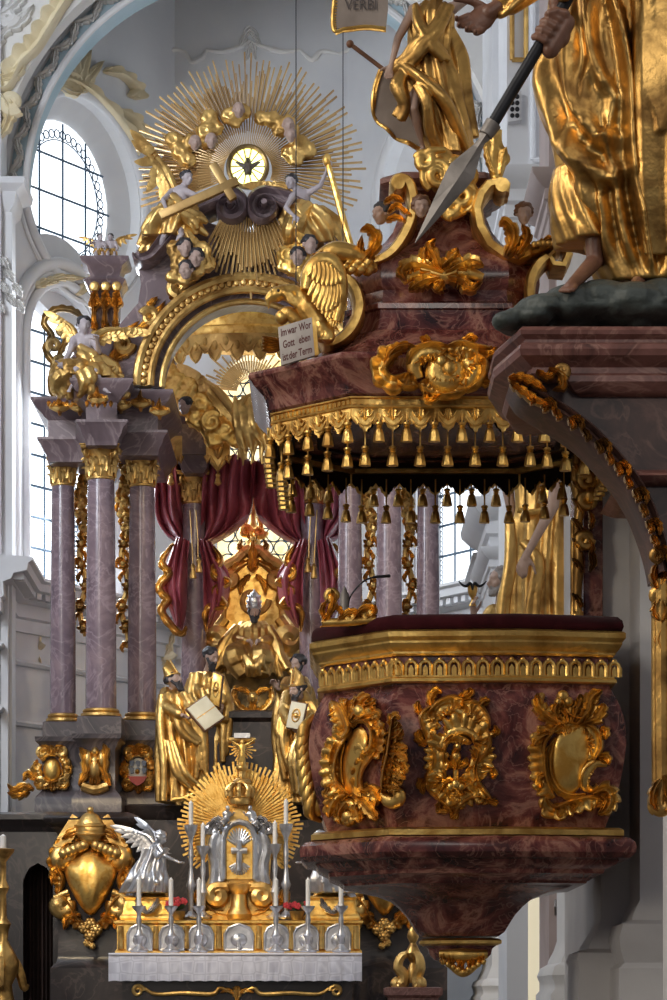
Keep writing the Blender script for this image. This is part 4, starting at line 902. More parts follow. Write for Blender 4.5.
# ================================================================ SUNBURST
C = (248, 171); fr = fpx(50.95); f9 = fpx(49.85)
SB = t = thing('sunburst', 'huge gilded sunburst of rays with clouds round a small glowing dove window above the altar', 'sunburst', P(248, 171, 50.9))
rnd = random.Random(11)
def ray(par, a, r0, rr, fm, wid, w0=.05, m='raygold'):
    g = G()
    for j, (da, L) in enumerate(rr):
        q = radians(a + da); dx, dy = cos(q), sin(q); nx, ny = -dy, dx; r_ = r0 + (rr[0][1] - r0) * .16 * j; w = wid * (.8 if j else 1); z = w0 + .04 * j
        pts = [(C[0] + dx * r_ - nx * w * .45, C[1] + dy * r_ - ny * w * .45), (C[0] + dx * L - nx * w, C[1] + dy * L - ny * w), (C[0] + dx * L + nx * w, C[1] + dy * L + ny * w), (C[0] + dx * r_ + nx * w * .45, C[1] + dy * r_ + ny * w * .45)]
        g.extr(pts, fm, z - .03, z + .03)
    return g.build('ray', MT[m], par, smooth=False)
N = 70
for i in range(N):
    a = 158 + (360 + 22 - 158) * i / (N - 1); base = 117 if i % 3 else 108
    ray(t, a, 24, [(0, base * rnd.uniform(.93, 1.01)), (1.0, base * rnd.uniform(.72, .9)), (-1.1, base * rnd.uniform(.6, .85))], fr, .72)
for i in range(22):
    a = 62 + 56 * i / 21; L = 131 - 34 * abs(i - 10.5) / 10.5
    ray(t, a, 34, [(0, L * rnd.uniform(.92, 1)), (.7, L * rnd.uniform(.7, .9)), (-.8, L * rnd.uniform(.75, .93))], f9, .95)
g = plate([arc((248, 170), 18.5, 20, 0, 351, 40)], fr, .12, .2); dw = tag(g.build('glass_disc', PANEG, t, smooth=False), 'glowing green yellow glass disc')
g = G()
for i in range(14): a = 2 * pi * i / 14; g.tube([fr(248 + 5 * cos(a), 170 + 5 * sin(a), .22), fr(248 + 19 * cos(a), 170 + 20 * sin(a), .22)], .011, 6)
g.tube([fr(248 + 19 * cos(2 * pi * i / 40), 170 + 20.5 * sin(2 * pi * i / 40), .2) for i in range(41)], .045, 8); g.build('disc_frame', MT['bronzed'], dw)
g = G(); fd = lambda x, y, w=0: fr(248.5 + (x - 249) * .66, 171 + (y - 171) * .6, w + .3)
g.cap(fd(249, 166), fd(249, 179), .05, .075); g.ell(fd(249, 163), .06, .06, .065); g.cap(fd(249, 162, .06), fd(248, 164.5, .16), .05, .02, 8)
for s in (-1, 1):
    for i in range(6): g.cap(fd(249 + s * (2 + i * .6), 170), fd(249 + s * (7 + i * 2.2), 166 - i * .3 + (5 - i) * 1.7), .036, .02, 8)
    g.cap(fd(249, 178), fd(249 + s * 4, 184), .045, .028, 8)
MT['dove'] = plain('dark_bronze_dove', (.09, .07, .05), (.16, .12, .08), .5, 5, .3, 20)
g.build('dove', MT['dove'], t, vox=.018)
clouds = [((190, 143), 9, [(181, 158, 8), (175, 146, 8), (192, 148, 8), (188, 166, 8)]), ((212, 128), 8, [(206, 138, 9), (210, 124, 8), (217, 134, 7), (208, 148, 7)]), ((237, 120), 8, [(230, 122, 8), (243, 118, 8), (236, 128, 6)]), ((268, 122), 8, [(262, 124, 7), (274, 126, 8), (286, 130, 9), (280, 136, 7)]),
          ((293, 146), 9, [(292, 136, 7), (300, 150, 9), (308, 156, 8), (290, 158, 8), (296, 164, 8)])]
for k, (hd, u, pp) in enumerate(clouds):
    g = G(); cloud_geo(g, pp, lambda x, y, w=0: fr(x, y, w + .3), k); co_ = g.build('cloud', MT['goldfar'], t, vox=.028, it=1)
    hx = [(197, 155), (213, 153), (240, 123), (289, 138), (291, 147)][k]
    g = G(); head_geo(g, fr(hx[0], hx[1], .72), .3, (.2, -1, -.1)); g.build('cherub_head', MT['skin'], co_, vox=.014)

# ---- helpers for statues authored in photo pixels
def angel(name, lab, cat, Y, J, u, wings, cloth, face=(0, -1, 0), skin='skinpale', base=None, gold_='goldfar', hair='hair', curl=.5, vox=None, k=1.0, wm=None):
    J3 = {a: (P(b[0], b[1], Y + (b[2] if len(b) > 2 else 0)) if a[0] not in 'nd' or a == 'neck' else V(b)) for a, b in J.items()}
    t = thing(name, lab, cat, base or P(J['pelvis'][0], max(b[1] for a, b in J.items() if a not in ('nL', 'nR', 'dL', 'dR')), Y))
    bo = body_geo(J3, u, face, k, curl).build('body', MT[skin], t, vox=vox or u / 20)
    if 'head' in J3 and hair:
        g = G(); A, m = head_geo(G(), J3['head'], u, face); hair_geo(A, u, m, .3, g=g).build('hair', MT[hair], t, vox=u / 16)
    for w in wings:
        o = w[3] if len(w) > 3 else {}
        wing('wing', MT[wm or gold_], t, P(*w[0][:2], Y + w[0][2]), P(*w[1][:2], Y + w[1][2]), w[2], **o)
    for c in cloth:
        g = G(); r = random.Random(c.get('seed', 3))
        if 'rings' in c: g.rings(drape_rings([(P(x, y, Y + d), rx, ry) for x, y, d, rx, ry in c['rings']], c.get('nf', 9), c.get('amp', .16) * 1.3, seed=c.get('seed', 1)))
        for pth in c.get('tubes', ()):                   # flowing folds: bundles of tubes
            pts = [P(x, y, Y + d) for x, y, d in pth[0]]
            for q in range(pth[2] if len(pth) > 2 else 4):
                o = V((r.uniform(-1, 1), r.uniform(-.6, .6), r.uniform(-1, 1))) * pth[1][0] * 1.1; pp = [p + o * (.5 + .9 * i / len(pts)) + V((r.uniform(-1, 1), 0, r.uniform(-1, 1))) * pth[1][0] * .3 for i, p in enumerate(pts)]
                g.tube(pp, pth[1], 8, .8, res=16)
        g.build(c.get('name', 'drapery'), MT[c.get('m', gold_)], t, vox=c.get('vox', u / 20), it=1)
    return t
DN = (0, 0, -1)
# flying angel left of the sunburst
angel('angel_statue', 'angel with gilded wings holding the big gilded cross, left of the sunburst', 'statue', 49.9,
      dict(head=(187, 178, -.35), neck=(184, 186, -.3), chest=(180, 196, -.3), pelvis=(176, 216, -.2), sL=(187, 192, -.4), eL=(198, 196, -.7), hL=(207, 196, -.8), sR=(172, 192, -.3), eR=(163, 200, -.6), hR=(166, 208, -.85), pL=(180, 220, -.2), kL=(182, 234, -.5), aL=(174, 248, -.4), tL=(172, 254, -.5), pR=(172, 220, -.2), kR=(164, 236, -.4), aR=(158, 250, -.2), tR=(155, 256, -.3)), .27,
      [((176, 192, .05), (152, 152, .3), (.2, 0, -1), dict(L=.75))], [dict(rings=[(178, 204, -.25, .3, .28), (176, 214, -.25, .42, .36), (170, 228, -.2, .46, .36), (166, 238, -.2, .4, .3)], nf=8, amp=.2), dict(tubes=[([(168, 216, -.3), (156, 226, -.1), (150, 240, .1), (146, 252, .1)], [.14, .16, .12, .06], 6), ([(186, 214, -.5), (196, 222, -.6), (202, 230, -.6)], [.1, .12, .05], 4), ([(172, 198, -.4), (180, 208, -.5), (188, 216, -.45)], [.1, .1, .08], 3)])], face=(.6, -.8, -.05))
g = G(); a, b = P(160, 216, 48.85), P(238, 181, 48.85); d = (b - a).normalized(); nn = V((-d.z, 0, d.x)); g.obox((a + b) / 2, d * ((b - a).length / 2), (0, .07, 0), nn * .075)
c = a + (b - a) * .72; q = P(233, 199, 48.85) - P(213, 165, 48.85); q.normalize(); g.obox(P(223, 182, 48.85), q * .36, (0, .069, 0), V((-q.z, 0, q.x)) * .075)
tag(g.build('wooden_cross', MT['raygold'], bevel=.015), 'plain gilded cross slanting across the left side of the sunburst', 'cross')
angel('angel_statue', 'angel with raised bare arm grasping a long gilded staff, right of the sunburst', 'statue', 49.9,
      dict(head=(291, 182, -.35), neck=(296, 189, -.3), chest=(301, 199, -.3), pelvis=(310, 220, -.2), sL=(308, 193, -.3), eL=(320, 186, -.5), hL=(327, 170, -.6), sR=(293, 196, -.4), eR=(286, 208, -.7), hR=(294, 216, -.8), pL=(313, 222, -.2), kL=(324, 236, -.4), aL=(330, 252, -.2), tL=(333, 258, -.3), pR=(306, 224, -.2), kR=(306, 240, -.5), aR=(316, 254, -.3), tR=(318, 260, -.4)), .27,
      [((300, 196, .05), (264, 184, .1), (.1, 0, -1), dict(L=.6))], [dict(rings=[(304, 208, -.25, .34, .3), (311, 220, -.25, .5, .38), (318, 234, -.2, .5, .36), (324, 246, -.15, .4, .3)], nf=8, amp=.2), dict(tubes=[([(304, 208, -.4), (296, 222, -.5), (292, 236, -.4), (294, 244, -.3)], [.16, .18, .12, .06], 6), ([(314, 214, -.3), (328, 226, -.2), (336, 244, 0), (340, 258, .1)], [.16, .18, .14, .06], 6)])], face=(-.5, -.85, -.1))
g = G(); g.tube([P(327, 160, 49.25), P(340, 208, 49.25), P(357, 268, 49.25)], [.05, .06, .06], 8); g.ell(P(327, 160, 49.25), .08, .08, .12); tag(g.build('staff', MT['goldfine']), 'long thin gilded staff held by the angel right of the sunburst', 'staff')
# cherub clusters on the gable
for k, (nm, lab, pts, hs, m) in enumerate([('cherub_cloud', 'gilded cloud with three cherub heads on the left shoulder of the gable', [(178, 250, 10), (190, 246, 9), (202, 252, 9), (180, 264, 9), (194, 270, 10), (206, 264, 9), (172, 278, 6), (184, 280, 6)], [(186, 253), (197, 263), (187, 275)], 'goldfar'),
                             ('cherub_cloud', 'pale gilded cloud with a cherub on the right shoulder of the gable above the eagle', [(288, 256, 10), (300, 250, 8), (294, 268, 9), (308, 262, 9), (284, 266, 7), (304, 276, 8)], [(310, 250), (298, 262)], 'goldfine')]):
    t = thing(nm, lab, 'cherub', P(pts[0][0], 284, 49.3)); f = fpx(49.3); g = G(); cloud_geo(g, pts, f, k + 20); cl = g.build('cloud', MT[m], t, vox=.028, it=1)
    for i, (x, y) in enumerate(hs):
        g = G(); head_geo(g, f(x, y, .32), .34, (.25 - .3 * i, -1, -.1)); h = g.build('cherub_head', MT['skin'], t, vox=.015)
        g = G(); A, mm = head_geo(G(), f(x, y, .32), .34, (.25 - .3 * i, -1, -.1)); hair_geo(A, .34, mm, g=g).build('hair', MT['hair'], h, vox=.025)
    wing('wing', MT[m], t, f(pts[1][0], pts[1][1] - 4, .2), f(pts[1][0] - 4, pts[1][1] - 22, 0), (.5, 0, -.4), n=6, L=.6)
# seated angel on the entablature, left; putto behind; pair on the finial
angel('angel_statue', 'bare chested seated angel with gilded wing and drapery on the entablature over the left columns', 'statue', 49.5,
      dict(head=(84, 325, -.3), neck=(83, 334, -.25), chest=(82, 345, -.2), pelvis=(86, 368, -.1), sL=(92, 338, -.25), eL=(99, 352, -.4), hL=(97, 340, -.7), sR=(74, 340, -.25), eR=(69, 354, -.5), hR=(62, 364, -.8), pL=(90, 370, -.2), kL=(95, 372, -.85), aL=(104, 389, -.75), tL=(108, 392, -.9), pR=(80, 370, -.2), kR=(76, 370, -.85), aR=(72, 386, -.7), tR=(69, 391, -.9)), .31,
      [((90, 342, .1), (134, 331, .1), (.1, 0, -1), dict(L=.42, n=8)), ((78, 342, .15), (58, 318, .3), (-.3, 0, -1), dict(L=.55, n=7))],
      [dict(rings=[(86, 360, -.15, .34, .3), (88, 370, -.3, .52, .5), (88, 380, -.45, .5, .45)], nf=9, amp=.2), dict(tubes=[([(78, 372, -.6), (66, 372, -.7), (60, 384, -.6), (62, 394, -.6)], [.16, .2, .16, .08], 6), ([(84, 372, -.85), (88, 384, -.9), (86, 392, -.85)], [.12, .12, .05], 4), ([(98, 366, -.4), (108, 376, -.4), (112, 388, -.4), (122, 390, -.4)], [.2, .24, .18, .06], 7), ([(80, 350, -.45), (88, 358, -.5), (92, 368, -.5)], [.1, .12, .1], 4)])], face=(.25, -.95, -.1))
def putto(nm, lab, Y, x, y, s, face, wings, arms, mat='skinpale', sash=True, legs=((-2, 10), (3, 10))):
    "small winged child: x, y at the navel, s px per head"
    h = s * Y / F; J = dict(head=(x + face[0] * s * .3, y - s * 1.55, -.05), neck=(x, y - s * .98), chest=(x, y - s * .6), pelvis=(x, y + s * .25), sL=(x + s * .55, y - s * .85), sR=(x - s * .55, y - s * .85), hL=arms[0], hR=arms[1], eL=((x + s * .55 + arms[0][0]) / 2 + s * .2, (y - s * .85 + arms[0][1]) / 2 + s * .25, -.1), eR=((x - s * .55 + arms[1][0]) / 2 - s * .2, (y - s * .85 + arms[1][1]) / 2 + s * .25, -.1),
             pL=(x + s * .3, y + s * .4), kL=(x + s * .45, y + s * 1.0, -h * .9), aL=(x + s * .45, y + s * 1.75, -h * .5), tL=(x + s * .5, y + s * 1.9, -h * .8), pR=(x - s * .3, y + s * .4), kR=(x - s * .45, y + s * 1.0, -h * .9), aR=(x - s * .5, y + s * 1.75, -h * .5), tR=(x - s * .6, y + s * 1.9, -h * .8))
    return angel(nm, lab, 'statue', Y, J, h, wings, [dict(rings=[(x, y, 0, h * .62, h * .52), (x, y + s * .4, 0, h * .75, h * .62), (x + s * .2, y + s * .9, -h * .3, h * .62, h * .6)], nf=7, amp=.2)] if sash else [], face, mat, k=1.15, vox=h / 16)
putto('putto_statue', 'left one of the two small winged cherubs on top of the gable finial', 50.5, 99, 249, 7.5, (.5, -.8, 0), [((96, 244, .1), (86, 238, .15), (0, 0, -1), dict(n=6, L=.7))], ((106, 246, -.2), (90, 240, -.2)))
putto('putto_statue', 'right one of the two small winged cherubs on top of the gable finial, wing outstretched', 50.5, 111, 249, 7.5, (-.3, -.9, 0), [((114, 244, .1), (127, 236, .15), (0, 0, -1), dict(n=6, L=.7))], ((117, 250, -.2), (104, 247, -.2)))
# gilded cloud with angel wing in the arch opening
t = thing('cloud_group', 'large gilded cloud mass with curls and wings in the arch opening above the curtains', 'cloud', P(215, 470, 52.3)); f = fpx(52.2)
g = G(); cloud_geo(g, [(168, 372, 9), (177, 380, 8), (190, 386, 8), (172, 392, 9), (186, 398, 9), (200, 404, 11), (212, 424, 14), (196, 420, 9), (226, 432, 10), (214, 440, 9), (236, 440, 8), (184, 408, 8), (166, 384, 6)], f, 31); g.build('cloud', MT['goldfine'], t, vox=.03, it=1)
wing('wing', MT['goldfar'], t, f(236, 418, .3), f(198, 378, .1), (.35, 0, -1), n=8, L=.5); wing('wing', MT['goldfar'], t, f(240, 414, .3), f(262, 392, .1), (.3, 0, -1), n=8, L=.7)
g = G(); r = random.Random(5)
for i in range(34):
    x = 234 + i * 1.15; g.tube([f(x, 406 + r.uniform(-8, 12), .2), f(x + r.uniform(-3, 7), 428, r.uniform(.2, .45)), f(x + r.uniform(-2, 14), 452 + r.uniform(-14, 16), r.uniform(.15, .35))], [.04, .07, .02], 8, res=10)
g.build('drapery', MT['goldfar'], t, vox=.02, it=1)
g = G(); head_geo(g, f(186, 411, .45), .32, (-.5, -.8, -.2)); h = g.build('cherub_head', MT['skin'], t, vox=.015); A, mm = head_geo(G(), f(186, 411, .45), .32, (-.5, -.8, -.2)); hair_geo(A, .32, mm).build('hair', MT['hair'], h, vox=.025)
# small sunburst in front of the yellow window
t = thing('small_sunburst', 'smaller gilded ray wreath in front of the bright inner window under the baldachin', 'sunburst', P(252, 400, 59.85)); f = fpx(59.85); C0_ = C; C = (250, 392)
for i in range(34): a = 185 + 170 * i / 33; ray(t, a, 13, [(0, (46 if i % 2 else 36) * rnd.uniform(.9, 1.05)), (1.8, 30)], f, .8)
C = C0_
MT['panel'] = plain('ochre_window_reveal', (.6, .45, .2), (.7, .55, .28), .6)
t = thing('gilded_spire', 'slender gilded spire rising between the two curtains above the throne', 'spire', P(253, 545, 54.8))
g = G(); c = P(253, 545, 54.8); q = 54.8 / F; g.lathe(c, [(7 * q, 0), (8 * q, 4 * q), (4.5 * q, 8 * q), (5.5 * q, 16 * q), (3 * q, 24 * q), (3.8 * q, 34 * q), (2 * q, 44 * q), (1.6 * q, 60 * q), (.4 * q, 78 * q)], 16); g.build('shaft', MT['goldfar'], t)
g = G()
for s in (-1, 1): g.leaf([(253 + s * 3, 540), (253 + s * 8, 528), (253 + s * 4, 516)], 3, .12, 3, fpx(54.5), .05); g.scr(spiral((253 + s * 7, 532), 5, 1, 0, s * 1.4), [.08, .04], fpx(54.5))
g.build('leaf_ornament', MT['goldfine'], t)
# ================================================================ THRONE, ENTHRONED SAINT, FOUR BISHOPS
Y = 54.5; f = fpx(Y); t = thing('throne', 'gilded throne with tall scrolled back behind the enthroned saint', 'throne', P(253, 672, Y))
out = [(212, 672), (210, 650), (206, 640), (212, 630), (220, 622), (222, 606), (219, 592), (219, 578), (226, 566), (236, 560), (244, 552), (253, 549), (262, 552), (270, 560), (280, 566), (287, 578), (287, 592), (284, 606), (286, 622), (294, 630), (300, 640), (296, 650), (294, 672)]
g = plate([spl(out, 90)], f, -.3, 0); g.build('back_panel', MT['goldfine'], t)
g = G(); g.scr(out[1:-1], [.09, .11, .09], f, n=110, lift=.3)
for s in (-1, 1):
    m = lambda p: [(253 + s * (x - 253), y) for x, y in p]
    g.roc(m([(282, 614), (277, 600), (279, 586), (270, 572), (256, 562)]), 1.5, 6, .15, 8, f, 1 if s > 0 else -1); g.leaf(m([(284, 580), (292, 576), (290, 566)]), 4, .15, 3, f, .1)
    g.leaf(m([(258, 556), (266, 548), (264, 540)]), 4, .15, 3, f, .1); g.scr(m(spiral((277, 579), 7, 1.5, 30, 1.5)), [.12, .06], f)
    g.leaf(m([(256, 575), (264, 584), (266, 596)]), 4, .1, 4, f, .05)
g.leaf([(253, 572), (253, 560), (253, 540)], 7, .2, 4, f, .1); g.scr(spiral((253, 600), 16, 3, 0, 1.2), [.06, .04], f)
g.build('gilded_carving', MT['goldfar'], t)
for s in (-1, 1):
    m = lambda p: [(253 + s * (x - 253), y) for x, y in p]
    g = G(); g.scr(m([(280, 622), (287, 632)] + spiral((290, 643), 10, 2.5, -90, 1.7, 30) ), [.12, .2, .2, .14], lambda x, y, w=0: f(x, y, w + .5)); c = f(*m([(290, 643)])[0], 0); g.tube([c + V((0, .2, 0)), c + V((0, -.75, 0))], [.2, .14, .1], 12); g.tube([f(*m([(286, 652)])[0], .4), f(*m([(282, 664)])[0], .4), f(*m([(286, 673)])[0], .4)], [.18, .12, .2], 10); g.build('arm_scroll', MT['goldfar'], t)
g = G(); g.pbox(220, 288, 652, 672, 53.6, 1.2); g.build('seat', MT['goldfar'], t, bevel=.05)
# pedestal of the throne
Y = 53.1; t = thing('throne_pedestal', 'rounded gilded pedestal under the enthroned saint', 'pedestal', P(253, 722, 53.6)); q = 53.6 / F
g = G(); c = P(253, 722, 53.6); g.lathe(c, [(33 * q, 0), (34 * q, 3 * q), (30 * q, 8 * q), (28 * q, 14 * q), (29 * q, 30 * q), (33 * q, 38 * q), (36 * q, 42 * q), (38 * q, 45 * q), (38 * q, 49 * q), (10 * q, 50 * q)], 36, 1, .62); g.build('body', MT['bronzed'], t)
f = fpx(52.45); g = G()
for s in (-1, 1):
    m = lambda p: [(253 + s * (x - 253), y) for x, y in p]
    g.roc(m([(254, 714), (266, 710), (274, 698), (272, 686)]), 1.2, 5, .12, 5, f, 1 if s < 0 else -1); g.leaf(m([(254, 696), (262, 690), (272, 690)]), 4, .1, 4, f, .05)
g.leaf([(253, 700), (253, 708), (253, 720)], 6, .14, 4, f, .05); g.join(dome(f, 253, 698, 6, 8, .15)); g.build('gilded_ornament', MT['goldfar'], t)

def robed(name, lab, Y, J, u, robe, face, hat, hair='hair', beard=.8, extra=(), skin='skin', metal='goldfar', k=1.05, curl=.6, seed=1, nf=10, amp=.2, mantle=None, sleeves=True, smooth_it=1, vd=22, rw=.8):
    J3 = {a: (P(b[0], b[1], Y + (b[2] if len(b) > 2 else 0)) if a[0] not in 'nd' or a == 'neck' else V(b)) for a, b in J.items()}
    base = P(robe[-1][0], robe[-1][1], Y); t = thing(name, lab, 'statue', base)
    body_geo(J3, u, face, k, curl).build('body', MT[skin], t, vox=u / 22)
    A, m = head_geo(G(), J3['head'], u, face)
    hair_geo(A, u, m, .2, beard).build('hair_and_beard', MT[hair], t, vox=u / 18)
    g = G(); g.rings(drape_rings([(P(x, y, Y + d), rx * rw, ry * rw, a) for x, y, d, rx, ry, a in robe], nf, amp, seed=seed, n=120))
    if sleeves:
        for s in 'LR':
            if 'e' + s in J3:
                S, E, H = J3['s' + s], J3['e' + s], J3['h' + s]; g.cap(S, E, .36 * u, .34 * u); g.cap(E, E + (H - E) * .75, .33 * u, .27 * u)
                for i in range(3): q = E + (H - E) * (.15 + .25 * i); g.cap(q, q + V((0, .05 * u, -.55 * u + .1 * i * u)), .2 * u, .12 * u)
    r = random.Random(seed)
    for pth, rad, n in (mantle or ()):
        pts = [P(x, y, Y + d) for x, y, d in pth]
        for q in range(n):
            o = V((r.uniform(-1, 1), r.uniform(-.5, .5), r.uniform(-.6, .6))) * rad * (1.3 if n > 1 else 0); g.tube([p + o * (.4 + i / len(pts)) + V((r.uniform(-1, 1), 0, 0)) * rad * .4 for i, p in enumerate(pts)], [rad * .6, rad * .75, rad * .5], 8, res=18)
    g.build('robe', MT[metal], t, vox=u / vd, it=smooth_it)
    if hat: mitre_geo(A, u, m, hat == 'tiara').build('tiara' if hat == 'tiara' else 'mitre', MT['silver' if hat == 'tiara' else metal], t, ang=30)
    for e in extra: e(t, J3)
    return t
def fringe_hem(path, Y, m='goldfine'):
    def go(t, J): g = G(); g.scr(path, [.04, .04], fpx(Y)); g.build('hem_band', MT[m], t)
    return go
# the enthroned saint with tiara
robed('enthroned_saint_statue', 'seated gilded statue of a dark bearded saint in a tall silver tiara on the throne', 53.5,
      dict(head=(254, 612, -.25), neck=(254, 620, -.15), chest=(253, 632, -.1), pelvis=(253, 654, 0), sL=(263, 626, -.1), eL=(270, 640, -.35), hL=(259, 641, -.75), sR=(243, 626, -.1), eR=(236, 640, -.35), hR=(249, 641, -.75), pL=(258, 656, -.1), kL=(263, 656, -.8), aL=(262, 670, -.75), tL=(263, 672, -.95), pR=(248, 656, -.1), kR=(243, 656, -.8), aR=(243, 670, -.75), tR=(242, 672, -.95)), .29,
      [(254, 622, -.12, .2, .18, .3), (253, 629, -.15, .42, .34, .7), (253, 640, -.2, .46, .4, 1), (253, 650, -.35, .5, .46, .8), (252, 656, -.5, .54, .5, 1), (252, 664, -.6, .5, .42, 1.2), (252, 674, -.62, .54, .42, 1.3)], (.1, -1, -.15), 'tiara', beard=.7, seed=4, nf=12, amp=.14,
      mantle=[([(248, 650, -.1), (242, 655, -.75), (240, 665, -.8), (239, 676, -.85)], .34, 1), ([(258, 650, -.1), (264, 655, -.75), (266, 665, -.8), (267, 676, -.85)], .34, 1), ([(253, 652, -.5), (253, 662, -.7), (252, 676, -.75)], .14, 4), ([(240, 628, -.2), (231, 645, -.3), (226, 660, -.35), (222, 673, -.4)], .14, 5), ([(267, 628, -.2), (275, 645, -.3), (280, 660, -.35), (286, 673, -.4)], .14, 5), ([(246, 656, -1.0), (252, 664, -1.05), (250, 673, -.95)], .09, 4), ([(261, 656, -1.0), (256, 665, -1.05), (258, 673, -.95)], .09, 3), ([(240, 655, -.9), (238, 664, -.95), (240, 673, -.95)], .09, 3)])
# bishops
def stand(x, y0, y1, lean, Y, u, arms, face=(0, -1, 0), w=1.0):
    H = y1 - y0; nx = x + lean * .1
    J = dict(head=(x + lean * .0, y0 + H * .065, -.1), neck=(x - lean * .05, y0 + H * .125), chest=(x - lean * .1, y0 + H * .22), pelvis=(x - lean * .25, y0 + H * .47), sL=(x + 7 * w, y0 + H * .165), sR=(x - 8 * w, y0 + H * .165), pL=(x + 4 - lean * .25, y0 + H * .5), kL=(x + 5 - lean * .3, y0 + H * .73, -.12), aL=(x + 5 - lean * .3, y0 + H * .95), tL=(x + 6 - lean * .3, y0 + H * .985, -.2), pR=(x - 4 - lean * .25, y0 + H * .5), kR=(x - 5 - lean * .3, y0 + H * .73, -.12), aR=(x - 5 - lean * .3, y0 + H * .95), tR=(x - 6 - lean * .3, y0 + H * .985, -.2))
    J.update(arms); return J
J = stand(174, 672, 802, -4, 49.2, .3, dict(eL=(188, 706, -.25), hL=(200, 713, -.5), eR=(164, 706, -.25), hR=(184, 716, -.6), nL=(0, 0, 1), nR=(0, 0, 1)))
robed('bishop_statue', 'gilded bishop in a pointed mitre holding an open book, leftmost of the four statues', 49.2, J, .34,
      [(175, 690, 0, .16, .15, .4), (176, 696, 0, .36, .26, .7), (178, 712, 0, .44, .34, .9), (180, 735, 0, .46, .38, 1), (183, 765, 0, .46, .4, 1.1), (184, 786, 0, .48, .4, 1.2), (184, 803, 0, .5, .42, 1.3)], (.75, -.55, .35), 'mitre', seed=2, nf=13,
      mantle=[([(166, 694, -.2), (164, 725, -.3), (166, 765, -.35), (168, 800, -.35)], .12, 5), ([(184, 694, -.25), (192, 716, -.35), (198, 745, -.35), (200, 775, -.3)], .11, 5), ([(172, 706, -.4), (182, 730, -.45), (196, 742, -.4)], .1, 4), ([(170, 740, -.42), (182, 770, -.5), (196, 786, -.4)], .09, 4)], extra=[fringe_hem([(172, 800), (184, 798), (198, 792)], 48.72)])
def book(nm, lab, c, a, b, th, mt, open_=True):
    c, a, b = V(c), V(a), V(b); n = a.cross(b).normalized(); t = thing(nm, lab, 'book', c - n * th)
    g = G(); g.obox(c, a, b, n * th); g.build('cover', MT['wood'], t, bevel=.01)
    g = G(); g.obox(c + n * th * 1.15, a * .93, b * .93, n * th * .45); pg = g.build('page_block' if open_ else 'cover_plate', MT[mt], t, bevel=.008)
    g = G(); g.obox(c + n * th * 1.6, a * .03, b * .9, n * th * .1)
    if not open_:
        for q in range(24): pass
        g = G(); A = [c + n * th * 1.7 + a * .45 * cos(x) + b * .45 * sin(x) for x in [2 * pi * i / 24 for i in range(25)]]; g.tube(A, .015, 6); g.ell(c + n * th * 1.7, .05, .05, .05)
    g.build('fold' if open_ else 'gilded_medallion', MT['goldfar'], pg); return t
book('open_book', 'open pale book held by the leftmost bishop', P(205, 714, 48.45), V((.17, -.02, -.2)), V((.17, .1, .13)), .035, 'page')
J = stand(208, 655, 792, 3, 51.3, .3, dict(head=(211, 657, -.2), eL=(224, 690, -.2), hL=(222, 706, -.45), eR=(196, 688, -.25), hR=(212, 704, -.6), nL=(-1, 0, 0)))
robed('church_father_statue', 'gilded bearded father without a hat, looking down to the right, second statue from the left', 51.3, J, .34,
      [(207, 672, 0, .16, .15, .4), (206, 678, 0, .4, .28, .7), (205, 695, 0, .46, .36, .9), (206, 720, 0, .46, .38, 1), (208, 750, 0, .42, .38, 1.1), (208, 775, 0, .42, .38, 1.2), (208, 797, 0, .44, .4, 1.3)], (.7, -.6, -.25), None, seed=6, nf=12, beard=.8,
      mantle=[([(197, 674, -.2), (192, 700, -.3), (194, 735, -.3), (198, 760, -.3)], .12, 5), ([(218, 676, -.25), (226, 700, -.3), (226, 730, -.3), (222, 760, -.3)], .11, 4), ([(204, 690, -.45), (212, 716, -.5), (222, 724, -.4)], .1, 4)])
book('closed_book', 'narrow gilded book carried upright by the hatless father left of the throne', P(217, 690, 50.55), V((.09, -.02, -.04)), V((.03, 0, .3)), .05, 'goldfine', False)
J = stand(296, 660, 795, 3, 51.2, .3, dict(head=(298, 664, -.2), eL=(306, 690, -.2), hL=(300, 706, -.4), eR=(284, 690, -.3), hR=(278, 688, -.7), nR=(-.6, -.6, .4), dR=(-.5, -.3, .7)))
robed('church_father_statue', 'dark bearded gilded father behind the right bishop, reaching one hand out to the left', 51.2, J, .34,
      [(297, 680, 0, .16, .15, .4), (296, 688, 0, .36, .26, .7), (295, 704, 0, .44, .34, .9), (294, 730, 0, .44, .38, 1), (292, 760, 0, .42, .38, 1.1), (292, 795, 0, .46, .4, 1.3)], (-.6, -.7, -.2), None, hair='hair', seed=8, nf=12,
      mantle=[([(287, 686, -.25), (282, 710, -.35), (282, 740, -.3), (284, 770, -.3)], .12, 5)])
J = stand(296, 675, 803, 2, 49.3, .3, dict(head=(297, 690, -.3), neck=(299, 698, -.1), eL=(312, 714, -.2), hL=(305, 724, -.5), eR=(284, 712, -.25), hR=(292, 726, -.6), nL=(-1, 0, .2), nR=(1, 0, .2)))
robed('bishop_statue', 'gilded bishop in a mitre holding an upright book with a medallion, beside the pulpit', 49.3, J, .34,
      [(300, 698, 0, .16, .15, .4), (300, 704, 0, .4, .28, .7), (301, 716, 0, .48, .36, .9), (300, 735, 0, .46, .38, 1), (296, 765, 0, .44, .4, 1.1), (297, 786, 0, .5, .4, 1.2), (299, 804, 0, .52, .42, 1.3)], (-.75, -.6, -.15), 'mitre', seed=12, nf=13,
      mantle=[([(308, 702, -.2), (316, 726, -.3), (316, 760, -.3), (312, 800, -.3)], .12, 5), ([(288, 706, -.25), (282, 730, -.35), (286, 750, -.35), (292, 775, -.35)], .11, 5), ([(304, 730, -.45), (296, 756, -.5), (300, 790, -.42)], .1, 5)])
